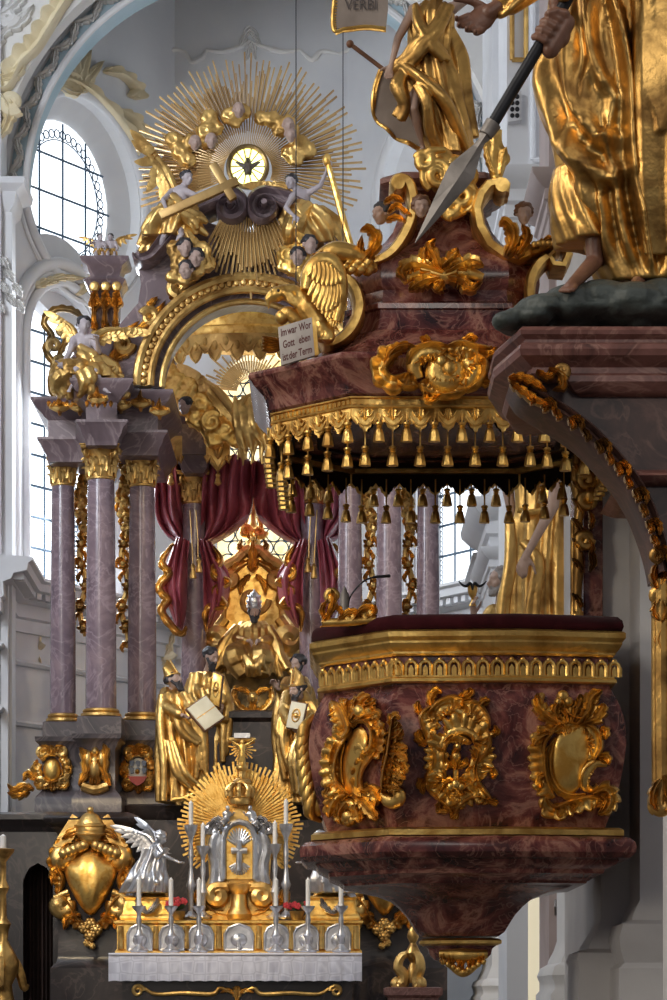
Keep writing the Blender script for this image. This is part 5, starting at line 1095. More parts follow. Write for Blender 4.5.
book('closed_book', 'pale green book with gilded medallion held upright by the bishop beside the pulpit', P(297, 716, 48.5), V((.14, -.04, -.03)), V((.05, 0, .24)), .04, 'page', False)
# little crucifix in front of the pedestal
t = thing('crucifix', 'small gilded crucifix with rays standing above the tabernacle crown', 'crucifix', P(242, 783, 45.35)); Y = 45.35; f = fpx(Y); C0_ = C; C = (242, 748)
g = G(); g.tube([f(242, 783, 0), f(242, 736, 0)], [.07, .045], 8); g.tube([f(229, 740, 0), f(255, 740, 0)], [.045, .045], 8); g.ell(f(242, 782, 0), .16, .14, .07); g.ell(f(242, 768, 0), .1, .1, .07); g.build('cross', MT['goldfar'], t)
for i in range(20):
    ray(t, 20 + 340 * i / 19 + 80, 4, [(0, 11 + 3 * (i % 2)), (4, 9)], f, .7, -.1, 'goldfine')
C = C0_
g = body_geo({a: P(x, y, Y - .1) for a, (x, y) in dict(head=(242.5, 742), neck=(242, 744.5), chest=(242, 748), pelvis=(242, 756), sL=(245, 745.5), eL=(249, 743), hL=(253, 740.5), sR=(239, 745.5), eR=(235, 743), hR=(231, 740.5), pL=(243, 757), kL=(243.5, 762), aL=(242.5, 767), tL=(242.5, 769), pR=(241, 757), kR=(241, 762), aR=(242, 767), tR=(242, 769)).items()}, .09, (0, -1, -.2)); g.build('corpus', MT['goldfine'], t, vox=.01)
g = G(); g.obox(P(242, 735.5, Y - .05), (.13, 0, 0), (0, .02, 0), (0, 0, .04)); g.build('title_board', MT['silver'], t)
# ================================================================ ALTAR TABLE, TABERNACLE, CANDLES, SILVER ANGELS
Y = 44.0; f = fpx(Y)
t = thing('altar_table', 'dark marble altar table with gilded lines, white cloth over it', 'altar', P(235, 1075, Y))
g = G(); g.sweep([(XP(122, Y), Y), (XP(352, Y), Y), (XP(352, Y), Y + 1.3), (XP(122, Y), Y + 1.3)], [(.1, 1.2), (.1, 1.3), (0, 1.35), (0, ZP(966, Y)), (.1, ZP(962, Y)), (.1, ZP(957, Y))]); g.build('body', MT['darkmarble'], t)
g = G(); ff = fpx(Y - .02)
for s in (-1, 1):
    m = lambda p: [(237 + s * (x - 237), y) for x, y in p]
    g.scr(m([(244, 992), (254, 988), (262, 994), (290, 993), (318, 994), (330, 988)]), [.025, .04, .025], ff); g.scr(m(spiral((336, 991), 6, 1.5, 180, 1.4)), [.04, .02], ff); g.leaf(m([(240, 994), (246, 990), (254, 993)]), 3, .05, 3, ff, .02)
g.leaf([(237, 986), (237, 992), (237, 1002)], 6, .06, 4, ff); g.build('gilded_line_ornament', MT['goldfar'], t)
# cloth: top and hanging front with lace pattern in the material
m, nt_, b = nodes('white_lace_linen'); tc = nt_.nodes.new('ShaderNodeTexCoord')
vo = nt_.nodes.new('ShaderNodeTexVoronoi'); vo.feature = 'DISTANCE_TO_EDGE'; vo.inputs['Scale'].default_value = 5.2; vo.inputs['Randomness'].default_value = .25; nt_.links.new(tc.outputs['Object'], vo.inputs['Vector'])
r_ = ramp(nt_, vo.outputs[0], [(.02, (.6, .59, .66)), (.09, (.76, .75, .82)), (.22, (.56, .55, .63))]); nt_.links.new(r_.outputs[0], b.inputs['Base Color']); b.inputs['Roughness'].default_value = .85; MT['lace'] = m
MT['linen'] = plain('white_linen', (.74, .73, .8), (.8, .79, .86), .85)
g = G(); rs = []; x0, x1 = XP(108, Y - .25), XP(362, Y - .25); zt = ZP(954, Y)
for i in range(121):
    x = lerp(x0, x1, i / 120); w = .006 * sin(i * .8) + .004 * sin(i * 2.1); ys = Y - .16 + w
    rs.append([V((x, Y + 1.2, zt - .015)), V((x, Y + 1.2, zt)), V((x, Y - .1, zt)), V((x, Y - .14, zt - .02)), V((x, ys, zt - .08)), V((x, ys, ZP(981.5, Y) + .012 * abs(sin(i * .55)))), V((x, ys + .012, ZP(981.5, Y) + .012 * abs(sin(i * .55)))), V((x, Y - .125, zt - .035)), V((x, Y - .1, zt - .015))])
o = tag(G().rings(rs).build('altar_cloth', MT['lace']), 'white lace edged cloth hanging over the front of the altar table', 'altar cloth')
g = G(); g.tube([V((x0, Y - .15, zt - .005)), V((x1, Y - .15, zt - .005))], .02, 6); g.build('hem', MT['linen'], o)
# gilded predella with silver panels
Y = 44.75; f = fpx(Y); t = thing('predella', 'gilded step behind the altar table set with silver relief panels', 'predella', P(239, 954, Y + .3))
g = G(); g.sweep([(XP(117, Y), Y), (XP(360, Y), Y), (XP(360, Y), Y + .5), (XP(117, Y), Y + .5)], [(.03, ZP(954, Y)), (.03, ZP(951, Y)), (0, ZP(949, Y)), (0, ZP(925, Y)), (.05, ZP(923, Y)), (.05, ZP(921, Y)), (0, ZP(920, Y))]); g.build('gilded_wall', MT['goldfine'], t)
for i, x in enumerate((140, 172, 201, 239, 277, 306, 338)):
    w = 12 if i != 3 else 14; g = G(); o = [(x - w, 950), (x - w, 934), (x - w * .75, 928), (x - w * .4, 926), (x, 924), (x + w * .4, 926), (x + w * .75, 928), (x + w, 934), (x + w, 950)]
    g = plate([o], f, 0, .03); g.scr(o + [o[0]], [.025, .025], f, raw=True, lift=1.2); g.join(dome(lambda u, v, w_=0: f(u, v, w_ + .03), x, 940, w * .6, 7, .07)); g.leaf([(x, 950), (x, 944), (x, 934)], 3, .05, 3, lambda u, v, w_=0: f(u, v, w_ + .07)); g.build('silver_panel', MT['silver'], t)
for x in (121, 156, 187, 219, 259, 291, 322, 356):
    g = G(); g.scr([(x, 949), (x, 926)], [.05, .04], f); 
    for yy in (930, 938, 946): g.leaf([(x - 2, yy + 3), (x, yy), (x + 2, yy - 4)], 2.6, .08, 2, f)
    g.build('gilded_pilaster', MT['goldfar'], t)
# tabernacle with sunburst
Y = 45.6; f = fpx(Y); t = TB = thing('tabernacle', 'silver and gilded tabernacle crowned and ringed with a thick gilded sunburst behind the altar table', 'tabernacle', P(240, 921, Y)); C0_ = C; C = (240, 828); rnd = random.Random(3)
for i in range(64):
    a = 138 + (402 - 138) * i / 63; L = 62 * rnd.uniform(.94, 1.04) * (1.08 if 235 < a < 305 else 1)
    ray(t, a, 14, [(0, L), (1.6, L * rnd.uniform(.82, .92)), (-1.6, L * rnd.uniform(.8, .9))], f, 1.15, -.1, 'goldfine')
C = C0_
g = G(); o = [(207, 912), (205, 888), (210, 878), (208, 850), (206, 832), (214, 822), (226, 815), (240, 810), (254, 815), (266, 822), (274, 832), (272, 850), (270, 878), (275, 888), (273, 912)]
g = plate([o], f, 0, .28); g.build('case', MT['goldfar'], t)
for s in (-1, 1):
    m = lambda p: [(240 + s * (x - 240), y) for x, y in p]
    g = G(); fz = lambda u, v, w=0: f(u, v, w + .28); g.scr(m([(259, 884), (256, 868), (260, 850), (257, 836)]), [.07, .055, .06, .07], fz); g.scr(m([(266, 886), (264, 868), (268, 848), (263, 834)] + spiral((268, 830), 5, 1.5, 120, 1.2, 14)), [.08, .06, .055, .07, .03], fz)
    g.roc(m([(256, 834), (264, 826), (272, 832), (276, 842)]), 1.2, 4, .12, 5, fz, -s); g.leaf(m([(268, 886), (274, 892), (280, 888)]), 4, .1, 3, fz, .04); g.scr(m([(262, 886), (260, 868), (264, 848), (260, 832)]), [.03, .03, .03], fz, lift=1.5); [g.leaf(m([(258, y + 6), (262, y), (268, y - 5)]), 3, .08, 3, fz, .05) for y in (846, 858, 870, 882)]; g.leaf(m([(252, 826), (262, 820), (270, 828)]), 4, .1, 4, fz, .06); g.build('silver_scroll_column', MT['silver'], t)
    g = G(); fz2 = lambda u, v, w=0: f(u, v, w + .45); x, y = m([(252, 817)])[0]
    g = body_geo({a: f(x + q[0] * s, y + q[1], .45 + (q[2] if len(q) > 2 else 0)) for a, q in dict(head=(-1, -6.5, .1), neck=(0, -4), chest=(0, -1), pelvis=(1, 4), sL=(3 * s, -2), eL=(3 * s + 2, 2), hL=(5, 5, .1), sR=(-3 * s, -2), eR=(-5, 0), hR=(-7, -2, .1), pL=(2, 5), kL=(5, 7, .15), aL=(9, 9), tL=(11, 10, .05), pR=(1, 5), kR=(3, 9, .15), aR=(7, 12), tR=(8, 13, .1)).items()}, .095, (-s * .5, -.8, -.1), 1.2); g.build('silver_putto', MT['silver'], t, vox=.011)
g = G(); o = [(224, 880), (224, 840), (227, 830), (233, 825), (240, 823), (247, 825), (253, 830), (256, 840), (256, 880)]
fz = lambda u, v, w=0: f(u, v, w + .26)
g = plate([o], fz, 0, .06); dr = g.build('door', MT['goldfine'], t)
g = G(); g.scr(o, [.05, .05], lambda u, v, w=0: fz(u, v, w + .06), raw=True, lift=.8)
for i in range(11): a = radians(200 + i * 14); g.scr([(240 + 3 * cos(a), 846 + 3 * sin(a)), (240 + 13 * cos(a), 846 + 17 * sin(a))], [.04, .015], lambda u, v, w=0: fz(u, v, w + .05))
for i in range(11): a = radians(20 + i * 14); g.scr([(240 + 3 * cos(a), 864 + 3 * sin(a)), (240 + 11 * cos(a), 864 + 12 * sin(a))], [.04, .015], lambda u, v, w=0: fz(u, v, w + .05))
g.scr([(240, 842), (240, 872)], [.05, .05], lambda u, v, w=0: fz(u, v, w + .12)); g.scr([(232, 852), (248, 852)], [.05, .05], lambda u, v, w=0: fz(u, v, w + .12)); g.build('silver_cross_relief', MT['silver'], dr)
cr = G(); c = f(240, 806, .3); q = Y / F
cr.lathe(c, [(10 * q, 0), (11 * q, 2 * q), (10.5 * q, 6 * q), (12 * q, 7 * q), (11 * q, 8 * q)], 24)
for i in range(8):
    a = 2 * pi * i / 8; cr.tube([c + V((11 * q * cos(a), 11 * q * sin(a), 8 * q)), c + V((13 * q * cos(a), 13 * q * sin(a), 14 * q)), c + V((8 * q * cos(a), 8 * q * sin(a), 20 * q)), c + V((0, 0, 21 * q))], [.035, .04, .03, .03], 8, res=14); cr.ell(c + V((12 * q * cos(a), 12 * q * sin(a), 10 * q)), .05, .05, .07, n=8)
cr.ell(c + V((0, 0, 24 * q)), .06, .06, .06); cr.build('crown', MT['goldfar'], t)
g = G(); fz = lambda u, v, w=0: f(u, v, w + .3)
for s in (-1, 1):
    m = lambda p: [(240 + s * (x - 240), y) for x, y in p]
    g.roc(m([(246, 916), (262, 914), (276, 902), (282, 890)]), 1.5, 6, .14, 6, fz, s); g.scr(m([(250, 888)] + spiral((262, 896), 8, 2, -90, 1.5, 24)), [.1, .12, .05], fz); g.leaf(m([(256, 912), (270, 916), (284, 910)]), 5, .12, 4, fz, .05); g.leaf(m([(276, 904), (286, 900), (290, 892)]), 4, .12, 3, fz, .08)
g.lathe(f(240, 920, .35), [(.2, 0), (.22, .08), (.14, .2), (.12, .4), (.2, .5), (.22, .56), (.1, .58)], 16); g.build('gilded_scroll_base', MT['goldfar'], t)
g = plate([[(204, 921), (204, 912), (276, 912), (276, 921)]], f, -.1, .4); g.build('plinth', MT['goldfine'], t)
# silver adoring angels on gilded clouds
for s, lab in ((1, 'silver winged angel kneeling on a gilded cloud, left of the tabernacle'), (-1, 'silver winged angel kneeling right of the tabernacle, half hidden behind the pulpit')):
    m = lambda x: x if s > 0 else 480 - x
    Y = 45.2; t = thing('angel_pedestal', 'gilded pedestal with silver leaf ornament under the %s silver angel' % ('left' if s > 0 else 'right'), 'pedestal', P(m(148), 921, Y))
    f = fpx(Y); g = G(); g.sweep([(XP(m(148), Y) - .42, Y - .1), (XP(m(148), Y) + .42, Y - .1), (XP(m(148), Y) + .42, Y + .6), (XP(m(148), Y) - .42, Y + .6)], [(.04, ZP(921, Y)), (.04, ZP(917, Y)), (0, ZP(914, Y)), (-.04, ZP(900, Y)), (.0, ZP(897, Y)), (-.14, ZP(895, Y))]); cloud_geo(g, [(m(140), 892, 8), (m(152), 890, 8), (m(160), 893, 6), (m(134), 895, 5)], lambda u, v, w=0: f(u, v, w - .25), 41); g.build('gilded_body', MT['goldfine'], t, vox=.022, it=1)
    g = G(); fz = lambda u, v, w=0: f(u, v, w + .15)
    for q in (-1, 1): g.leaf([(m(148), 914), (m(148) + q * 8, 906), (m(148) + q * 11, 898)], 4, .1, 3, fz, .04)
    g.build('silver_leaf_ornament', MT['silver'], t)
    J = dict(head=(161, 838, -.2), neck=(158, 843, -.1), chest=(155, 851), pelvis=(149, 869, .05), sL=(159, 847, -.2), eL=(165, 856, -.3), hL=(176, 861, -.35), sR=(153, 848, -.05), eR=(158, 858, -.35), hR=(164, 852, -.45), pL=(150, 872), kL=(157, 882, -.35), aL=(147, 890, -.1), tL=(143, 893, 0), pR=(147, 872, .1), kR=(150, 886, -.1), aR=(138, 892, .15), tR=(133, 894, .15), nL=(0, 0, 1))
    if s < 0:
        J = {(a[:-1] + ('R' if a[-1] == 'L' else 'L') if a[-1] in 'LR' else a): ((480 - b[0],) + tuple(b[1:]) if a[0] != 'n' or a == 'neck' else b) for a, b in J.items()}
    angel('silver_angel_statue', lab, 'statue', Y, J, .22, [((m(156), 848, .1), (m(133), 831, .2), (-s * .3, 0, -1), dict(L=.85, n=10)), ((m(158), 845, .2), (m(147), 826, .4), (-s * .3, 0, -1), dict(L=.8, n=8))],
          [dict(rings=[(m(155), 848, -.02, .17, .17), (m(153), 858, 0, .2, .2), (m(149), 870, 0, .25, .26), (m(148), 880, -.05, .3, .3), (m(144), 893, 0, .36, .3)], nf=9, amp=.2, m='silver'), dict(tubes=[([(m(148), 868, .1), (m(138), 880, .1), (m(132), 894, .05)], [.1, .12, .08], 5)], m='silver')], face=(s * .85, -.4, -.35), skin='silver', gold_='silver', hair='silver', vox=.014)
# candlesticks and candles
n_ = 0
def candle(x, y0, y1, yb, Y, where, wb):
    q = Y / F; H = (yb - y1) * q
    if yb > y1 + 4:
        t = thing('candlestick', 'silver candlestick ' + wb, 'candlestick', P(x, yb, Y)); g = G(); c = P(x, yb, Y)
        g.lathe(c, [(.13, 0), (.14, .03), (.08, .08), (.035, .13), (.05, H * .3), (.08, H * .36), (.05, H * .42), (.03, H * .55), (.045, H * .7), (.03, H * .8), (.04, H * .86), (.1, H * .95), (.11, H), (.02, H)], 16); g.build('stem', MT['silver'], t)
        g = G()
        for k in range(3): a = 2 * pi * k / 3 - pi / 2; g.ell(c + V((.12 * cos(a), .12 * sin(a), .03)), .045, .045, .03)
        g.build('foot', MT['silver'], t)
    g = G(); c = P(x, y1, Y); L = (y1 - y0) * q; g.lathe(c, [(.036, 0), (.036, L * .97), (.02, L), (.004, L + .03)], 12); tag(g.build('candle', MT['candle']), 'tall ivory candle ' + where, 'candle')
for x, w, wv in ((139, 'standing farthest left on the altar', 'the leftmost candle of the altar row'), (171, 'second from the left on the altar, beside the red flowers', 'the second altar candle from the left'), (199, 'third from the left in the low altar row', 'the third altar candle from the left'), (276, 'third from the right in the low altar row', 'the third altar candle from the right'), (308, 'second from the right in the low altar row', 'the second altar candle from the right'), (341, 'standing farthest right on the altar beside the pulpit', 'the rightmost altar candle beside the pulpit')):
    candle(x, 879, 906, 952.5, 44.3, w, 'under ' + wv)
for x, y0, y1, w in ((191, 802, 825, 'high in front of the left rays of the tabernacle'), (203, 824, 846, 'beside the left silver scroll, below the highest candle'), (286, 800, 824, 'high in front of the right rays of the tabernacle'), (275, 822, 844, 'beside the right silver scroll of the tabernacle')):
    candle(x, y0, y1, 919, 45.15, w, 'with tall stem ' + w)
# flower vases
for x, lab in ((178, 'small pot of red flowers left of the tabernacle between candles'), (297, 'small pot of red flowers right of the tabernacle')):
    Y = 44.95; t = thing('flower_pot', lab, 'flowers', P(x, 921, Y)); g = G(); g.lathe(P(x, 921, Y), [(.08, 0), (.1, .03), (.12, .14), (.13, .16), (.05, .16)], 14); g.build('pot', MT['bronzed'], t)
    g = G(); r = random.Random(x); 
    for i in range(26): a = r.uniform(0, 6.3); e = r.uniform(.2, 1.4); d = V((cos(a) * cos(e), sin(a) * cos(e), sin(e))); c = P(x, 911, Y); g.tube([c, c + d * .12, c + d * .2], [.015, .035, .006], 6, .3)
    g.build('leaves', MT['green'], t)
    for i in range(9):
        a = r.uniform(0, 6.3); e = r.uniform(.3, 1.4); c = P(x, 911, Y) + V((cos(a) * cos(e), sin(a) * cos(e), sin(e) * .9)) * .2; g = G()
        for k in range(5): q = 2 * pi * k / 5; g.ell(c + V((.03 * cos(q), -.01, .03 * sin(q))), .028, .02, .028, n=8)
        g.ell(c + V((0, -.025, 0)), .018, .018, .018, n=6); g.build('flower', MT['red'], t)
# huge gilded cartouches on the base walls
def big_cartouche(cx, Y, lab, sc=1.0, flip=1):
    t = thing('gilded_cartouche', lab, 'cartouche', P(cx, 948, Y)); f0 = fpx(Y); f = lambda u, v, w=0: f0(cx + (u - 90) * flip, v, w)
    g = G(); r = random.Random(21)
    for s in (-1, 1):
        m = lambda p: [(90 + s * (x - 90), y) for x, y in p]
        g.roc(m([(100, 842), (116, 846), (124, 862), (118, 880), (122, 896)]), 2.2, 8, .22, 9, f, -s); g.roc(m([(122, 894), (112, 904), (104, 918), (94, 926)]), 2.2, 8, .22, 7, f, -s)
        g.scr(m([(106, 850), (112, 860)] + spiral((118, 858), 7, 2, 160, 1.4, 20)), [.12, .16, .08], f); g.scr(m([(110, 900)] + spiral((118, 906), 8, 2, -140, -1.4, 20)), [.1, .15, .07], f)
        g.leaf(m([(94, 838), (106, 832), (118, 840)]), 7, .2, 4, f, .15); g.leaf(m([(112, 866), (126, 872), (128, 886)]), 6, .18, 4, f, .12); g.leaf(m([(100, 916), (112, 918), (116, 930)]), 7, .2, 4, f, .12)
        g.obox(f(*m([(112, 834)])[0], .1), (s * .17, 0, -.27), (0, .05, 0), (.1, 0, s * .065)); g.tube([f(*m([(112, 892)])[0], .12), f(*m([(126, 898)])[0], .12)], [.06, .05], 8)
        for j in range(5): x, y = m([(96 + j * 5, 846 + j * 2)])[0]; g.ell(f(x, y, .22), .1, .1, .1, n=8)
    for x, y, q in ((84, 928, 6), (96, 930, 6), (90, 936, 6), (87, 943, 4), (92, 946, 3.5), (90, 924, 6)):
        g.ell(f(x, y, .1), q * .018, .16, q * .018, n=10)
        for k in range(6): a = k * 1.05; g.ell(f(x + q * .6 * cos(a), y + q * .6 * sin(a), .2), q * .008, q * .008, q * .008, n=8)
    g.build('frame', MT['goldfar'], t, ang=50)
    g = G(); rs = []
    o = spl([(90, 852), (106, 862), (113, 872), (108, 888), (100, 902), (90, 912), (80, 902), (72, 888), (67, 872), (74, 862), (90, 852)], 40)[:-1]
    for k, w in ((1.12, -.05), (1.12, .1), (1, .2), (.8, .29), (.6, .35), (.35, .38), (.15, .39), (.02, .39)): rs.append([f(90 + (x - 90) * k, 882 + (y - 882) * k, w + .05 * k * abs(sin((x - 90) * k * .22))) for x, y in o])
    g.rings(rs); g.build('shield', MT['goldfine'], t)
    g = G(); c = f(90, 838, .15); g.ell(c, .2, .16, .14)
    rs = [[c + V((r_ * cos(q), r_ * .8 * sin(q), z)) for q in [2 * pi * i / 20 for i in range(20)]] for r_, z in ((.22, 0), (.25, .12), (.23, .25), (.14, .38), (.05, .44))]; g.rings(rs); g.ell(c + V((0, 0, .47)), .06, .06, .06)
    for z in (.06, .2): g.tube([c + V((.25 * cos(q), .2 * sin(q), z)) for q in [2 * pi * i / 20 for i in range(21)]], .03, 6)
    for i in range(14): a = r.uniform(0, 6.3); g.leaf([(90 + 8 * cos(a), 846 + 4 * sin(a)), (90 + 14 * cos(a), 846 + 7 * sin(a)), (90 + 17 * cos(a), 848 + 10 * sin(a))], 4, .14, 3, lambda u, v, w=0: f(u, v, w + .1), .1)
    g.build('crown_and_leaves', MT['goldfar'], t, ang=50); return t
big_cartouche(91, 48.12, 'huge gilded cartouche crowned by a tiara, on the dark base left of the altar')
big_cartouche(384, 48.12, 'huge gilded cartouche on the dark base right of the altar, mostly hidden by the pulpit', flip=-1)
# gilded candelabrum at the left frame edge, paschal candlestick on marble block right of the altar
t = thing('floor_candelabrum', 'gilded candelabrum cut by the left frame edge, low down', 'candelabrum', (XP(3, 44), 44, 1.2)); q = 44 / F; z = lambda y: ZP(y, 44) - 1.2
g = G(); g.lathe((XP(3, 44), 44, 1.2), [(.26, 0), (.3, .1), (.22, .24), (.14, z(985)), (.24, z(972)), (.26, z(962)), (.16, z(950)), (.07, z(940)), (.09, z(930)), (.13, z(924)), (.06, z(918)), (.05, z(895)), (.1, z(888)), (.05, z(880)), (.05, z(862)), (.17, z(852)), (.18, z(849)), (.03, z(848))], 20)
for k in range(3): a = -pi / 2 + 2 * pi * k / 3; c = V((XP(3, 44), 44, ZP(975, 44))); g.tube([c + V((cos(a) * x, sin(a) * x, zz)) for x, zz in [(.1, .3), (.22, .2), (.3, .0), (.36, -.2), (.42, -.15)]], [.05, .07, .08, .07, .04], 8, res=16)
g.build('stem', MT['goldold'], t)
g = G(); g.lathe((XP(3, 44), 44, ZP(849, 44)), [(.05, 0), (.05, .2), (.01, .23)], 12); tag(g.build('candle', MT['candle']), 'pale candle on the candelabrum at the left frame edge', 'candle')
Y = 42.8; t = thing('marble_block', 'reddish marble block at the bottom, below the pulpit', 'pedestal', P(413, 1070, Y)); g = G(); g.sweep([(XP(388, Y), Y - .2), (XP(438, Y), Y - .2), (XP(438, Y), Y + .5), (XP(388, Y), Y + .5)], [(0, 1.2), (0, ZP(998, Y)), (.06, ZP(995, Y)), (.06, ZP(988, Y)), (0, ZP(987, Y))]); g.build('body', MT['redmarble2'], t)
t = thing('paschal_candlestick', 'gilded candlestick with scroll feet on the reddish block under the pulpit', 'candlestick', P(413, 987, Y)); c = P(413, 987, Y + .1); q = Y / F; g = G()
g.lathe(c, [(5 * q, 4 * q), (7 * q, 12 * q), (5 * q, 18 * q), (3 * q, 24 * q), (6 * q, 30 * q), (8 * q, 34 * q), (5 * q, 40 * q), (3 * q, 44 * q), (6 * q, 50 * q), (5 * q, 56 * q), (2.5 * q, 60 * q), (4 * q, 66 * q), (7 * q, 70 * q), (1 * q, 71 * q)], 18); g.build('stem', MT['goldold'], t)
for k in range(3):
    a = -pi / 2 + .5 + 2 * pi * k / 3; g = G(); fm = plane(c, (cos(a), sin(a), 0)); g.tube([fm(u * q, v * q) for u, v in [(4, 34), (12, 30), (15, 20), (9, 12), (10, 4)] + spiral((15, 4), 4, 1, 180, 1.2, 12)], [.05, .09, .1, .08, .07, .06, .04], 8, res=40); g.build('scroll_foot', MT['goldfar'], t)
# ================================================================ PULPIT
YZ = 18.9
pA, pB, pC, pD = V((XP(311, 19.6), 19.6)), V((XP(389, 18.93), 18.93)), V((XP(519, 18.87), 18.87)), V((XP(624, 19.02), 19.02))
PPLAN = [pA, pB, pC, pD, V((pD.x, 21.0)), V((1.45, 21.5)), V((.4, 21.5)), V((pA.x, 20.7))]
PC = V((.9, 20.05))
zp = lambda y: ZP(y, YZ)
PT = thing('pulpit', 'big red marble pulpit with gilded cartouches and a dark velvet rim', 'pulpit', (PC.x, PC.y, zp(970)))
def prof(pairs): return [(o, zp(y)) for o, y in pairs]
BODY = [(-.12, 826), (-.10, 818), (-.07, 806), (-.03, 785), (.0, 760), (.015, 740), (.005, 720), (-.03, 702), (-.07, 690), (-.09, 684), (-.09, 679)]
def body_off(z):
    y = HY - (z - EYE) * F / YZ
    b = sorted(BODY, key=lambda q: q[1])
    if y <= b[0][1]: return b[0][0]
    for (o0, y0), (o1, y1) in zip(b, b[1:]):
        if y0 <= y <= y1: return lerp(o0, o1, (y - y0) / (y1 - y0))
    return b[-1][0]
g = G(); pr = spl([(o, y) for o, y in BODY], 30); g.sweep(PPLAN, [(-.3, zp(829))] + prof(pr) + [(-.1, zp(652)), (-.3, zp(640))]); g.build('body', MT['redmarble'], PT, ang=25)
g = G(); g.sweep(PPLAN, prof([(-.2, 836), (.0, 834.5), (.0, 833.5), (-.0, 829), (-.03, 826.5), (-.2, 825.5)])); g.build('gilded_lower_band', MT['gold'], PT, ang=25)
g = G(); g.sweep(PPLAN, prof([(-.5, 880), (-.22, 879), (-.2, 876), (-.13, 872), (-.12, 868), (-.05, 863), (-.03, 859), (.04, 857), (.075, 852), (.08, 846), (.07, 841), (.04, 837), (.0, 835.5), (-.2, 834)])); g.build('ledge', MT['redmarble'], PT, ang=30)
g = G(); rs = []
for k, y in ((.80, 877), (.78, 883), (.70, 885), (.67, 887), (.55, 892), (.46, 898), (.40, 906), (.35, 915), (.315, 924), (.285, 932), (.25, 936)):
    rs.append([V((PC.x + (p.x - PC.x) * k, PC.y + (p.y - PC.y) * k, ZP(y, PC.y - 1.1 * k))) for p in PPLAN])
g.rings(rs); g.build('bowl', MT['redmarble'], PT, ang=30)
def sring(pairs, nm, m):
    g = G(); g.rings([[V((PC.x + (p.x - PC.x) * k, PC.y + (p.y - PC.y) * k, ZP(y, PC.y - .4))) for p in PPLAN] for k, y in pairs]); return g.build(nm, m, PT, ang=30)
sring([(.24, 945), (.268, 943), (.268, 940), (.25, 938), (.2, 937)], 'gilded_ring', MT['gold'])
sring([(.12, 962), (.17, 959), (.2, 954), (.21, 948), (.235, 945), (.2, 944)], 'bottom_knob', MT['redmarble'])
g = G(); f = fpx(19.55)
for i in range(9):
    x = 443 + i * 5; d = abs(i - 4); yb = 972 - d * 2.6
    ff = f; g.leaf([(x, 953), (x + (1 if i % 2 else -1), 960), (x, yb)], 3.6, .07, 3, ff, .02); g.ell(ff(x, yb, .03), .022, .022, .025, n=8)
g.scr([(439, 954), (463, 955), (487, 954)], [.03, .05, .03], f); g.scr([(446, 962), (463, 973), (480, 962)], [.02, .03, .02], f); g.build('gilded_leaf_fringe', MT['gold'], PT, ang=50)
# cornice, frieze of small arches, lower moulding, velvet rim
g = G(); g.sweep(PPLAN, prof([(-.2, 655), (-.07, 654), (-.055, 652), (-.055, 650), (-.03, 647), (-.01, 642), (-.01, 640), (.0, 638), (.012, 636), (.012, 631), (-.005, 629), (-.2, 628)])); g.build('gilded_cornice', MT['gold'], PT, ang=25)
g = G(); g.sweep(PPLAN, prof([(-.2, 683), (-.06, 681.5), (-.045, 680), (-.045, 677), (-.06, 675.5), (-.06, 674), (-.09, 673), (-.2, 672)])); g.build('gilded_moulding', MT['gold'], PT, ang=25)
g = G(); g.sweep(PPLAN, prof([(-.3, 631), (-.05, 630), (-.01, 628), (.0, 624), (-.01, 618), (-.04, 614), (-.1, 612), (-.28, 611), (-.34, 613), (-.36, 631)])); g.build('velvet_rim', MT['velvet'], PT, ang=60)
g = G(); g.sweep(PPLAN, [(-.36, zp(800)), (-.36, zp(798))]); g.build('floor_board', MT['wood'], PT)
def facet(p, q, off):
    d = (q - p).normalized(); n = V((d.y, -d.x))
    if n.dot(p - PC) < 0: n = -n
    def fm(u, v, w=0):
        z = zp(v)
        for _ in range(3):
            o = (off(z) if callable(off) else off) + w; s = (u - CX) / F; Y = (n.dot(p) + o) / (n.x * s + n.y); z = EYE + (HY - v) * Y / F
        return V((s * Y, Y, z))
    return fm
edges_ = [(pA, pB, 'left'), (pB, pC, 'front'), (pC, pD, 'right')]
for p, q, nm in edges_:                                   # each run of the arch frieze
    L = (q - p).length; d = (q - p).normalized(); n = V((d.y, -d.x)); n = n if n.dot(p - PC) > 0 else -n
    k = max(4, round(L / .098)); o = V((p.x + n.x * -.088, p.y + n.y * -.088, 0)); fm = plane(o, (d.x, d.y, 0)); g = G(); zb, zt = zp(674), zp(656); H = zt - zb
    for i in range(k):
        c = L * (i + .5) / k; w = L / k * .36
        g.tube([fm(c - w, zb, .012)] + [fm(c - w * cos(a), zb + H * .5 + w * 1.1 * sin(a), .016) for a in [pi * j / 8 for j in range(9)]] + [fm(c + w, zb, .012)], .014, 6)
        g.extr([(c - w * .5, zb), (c - w * .5, zb + H * .42), (c, zb + H * .62), (c + w * .5, zb + H * .42), (c + w * .5, zb)], fm, -.01, .022, .01); g.ell(fm(c, zb + H * .84, .014), .02, .016, .022, n=8)
        g.extr([(c + w * 1.02, zb), (c + w * 1.02, zb + H * .5), (c + w * 1.35, zb + H * .62), (c + w * 1.72, zb + H * .5), (c + w * 1.72, zb)], fm, -.01, .014, .01)
    g.build('gilded_arch_frieze', MT['gold'], PT, ang=50)
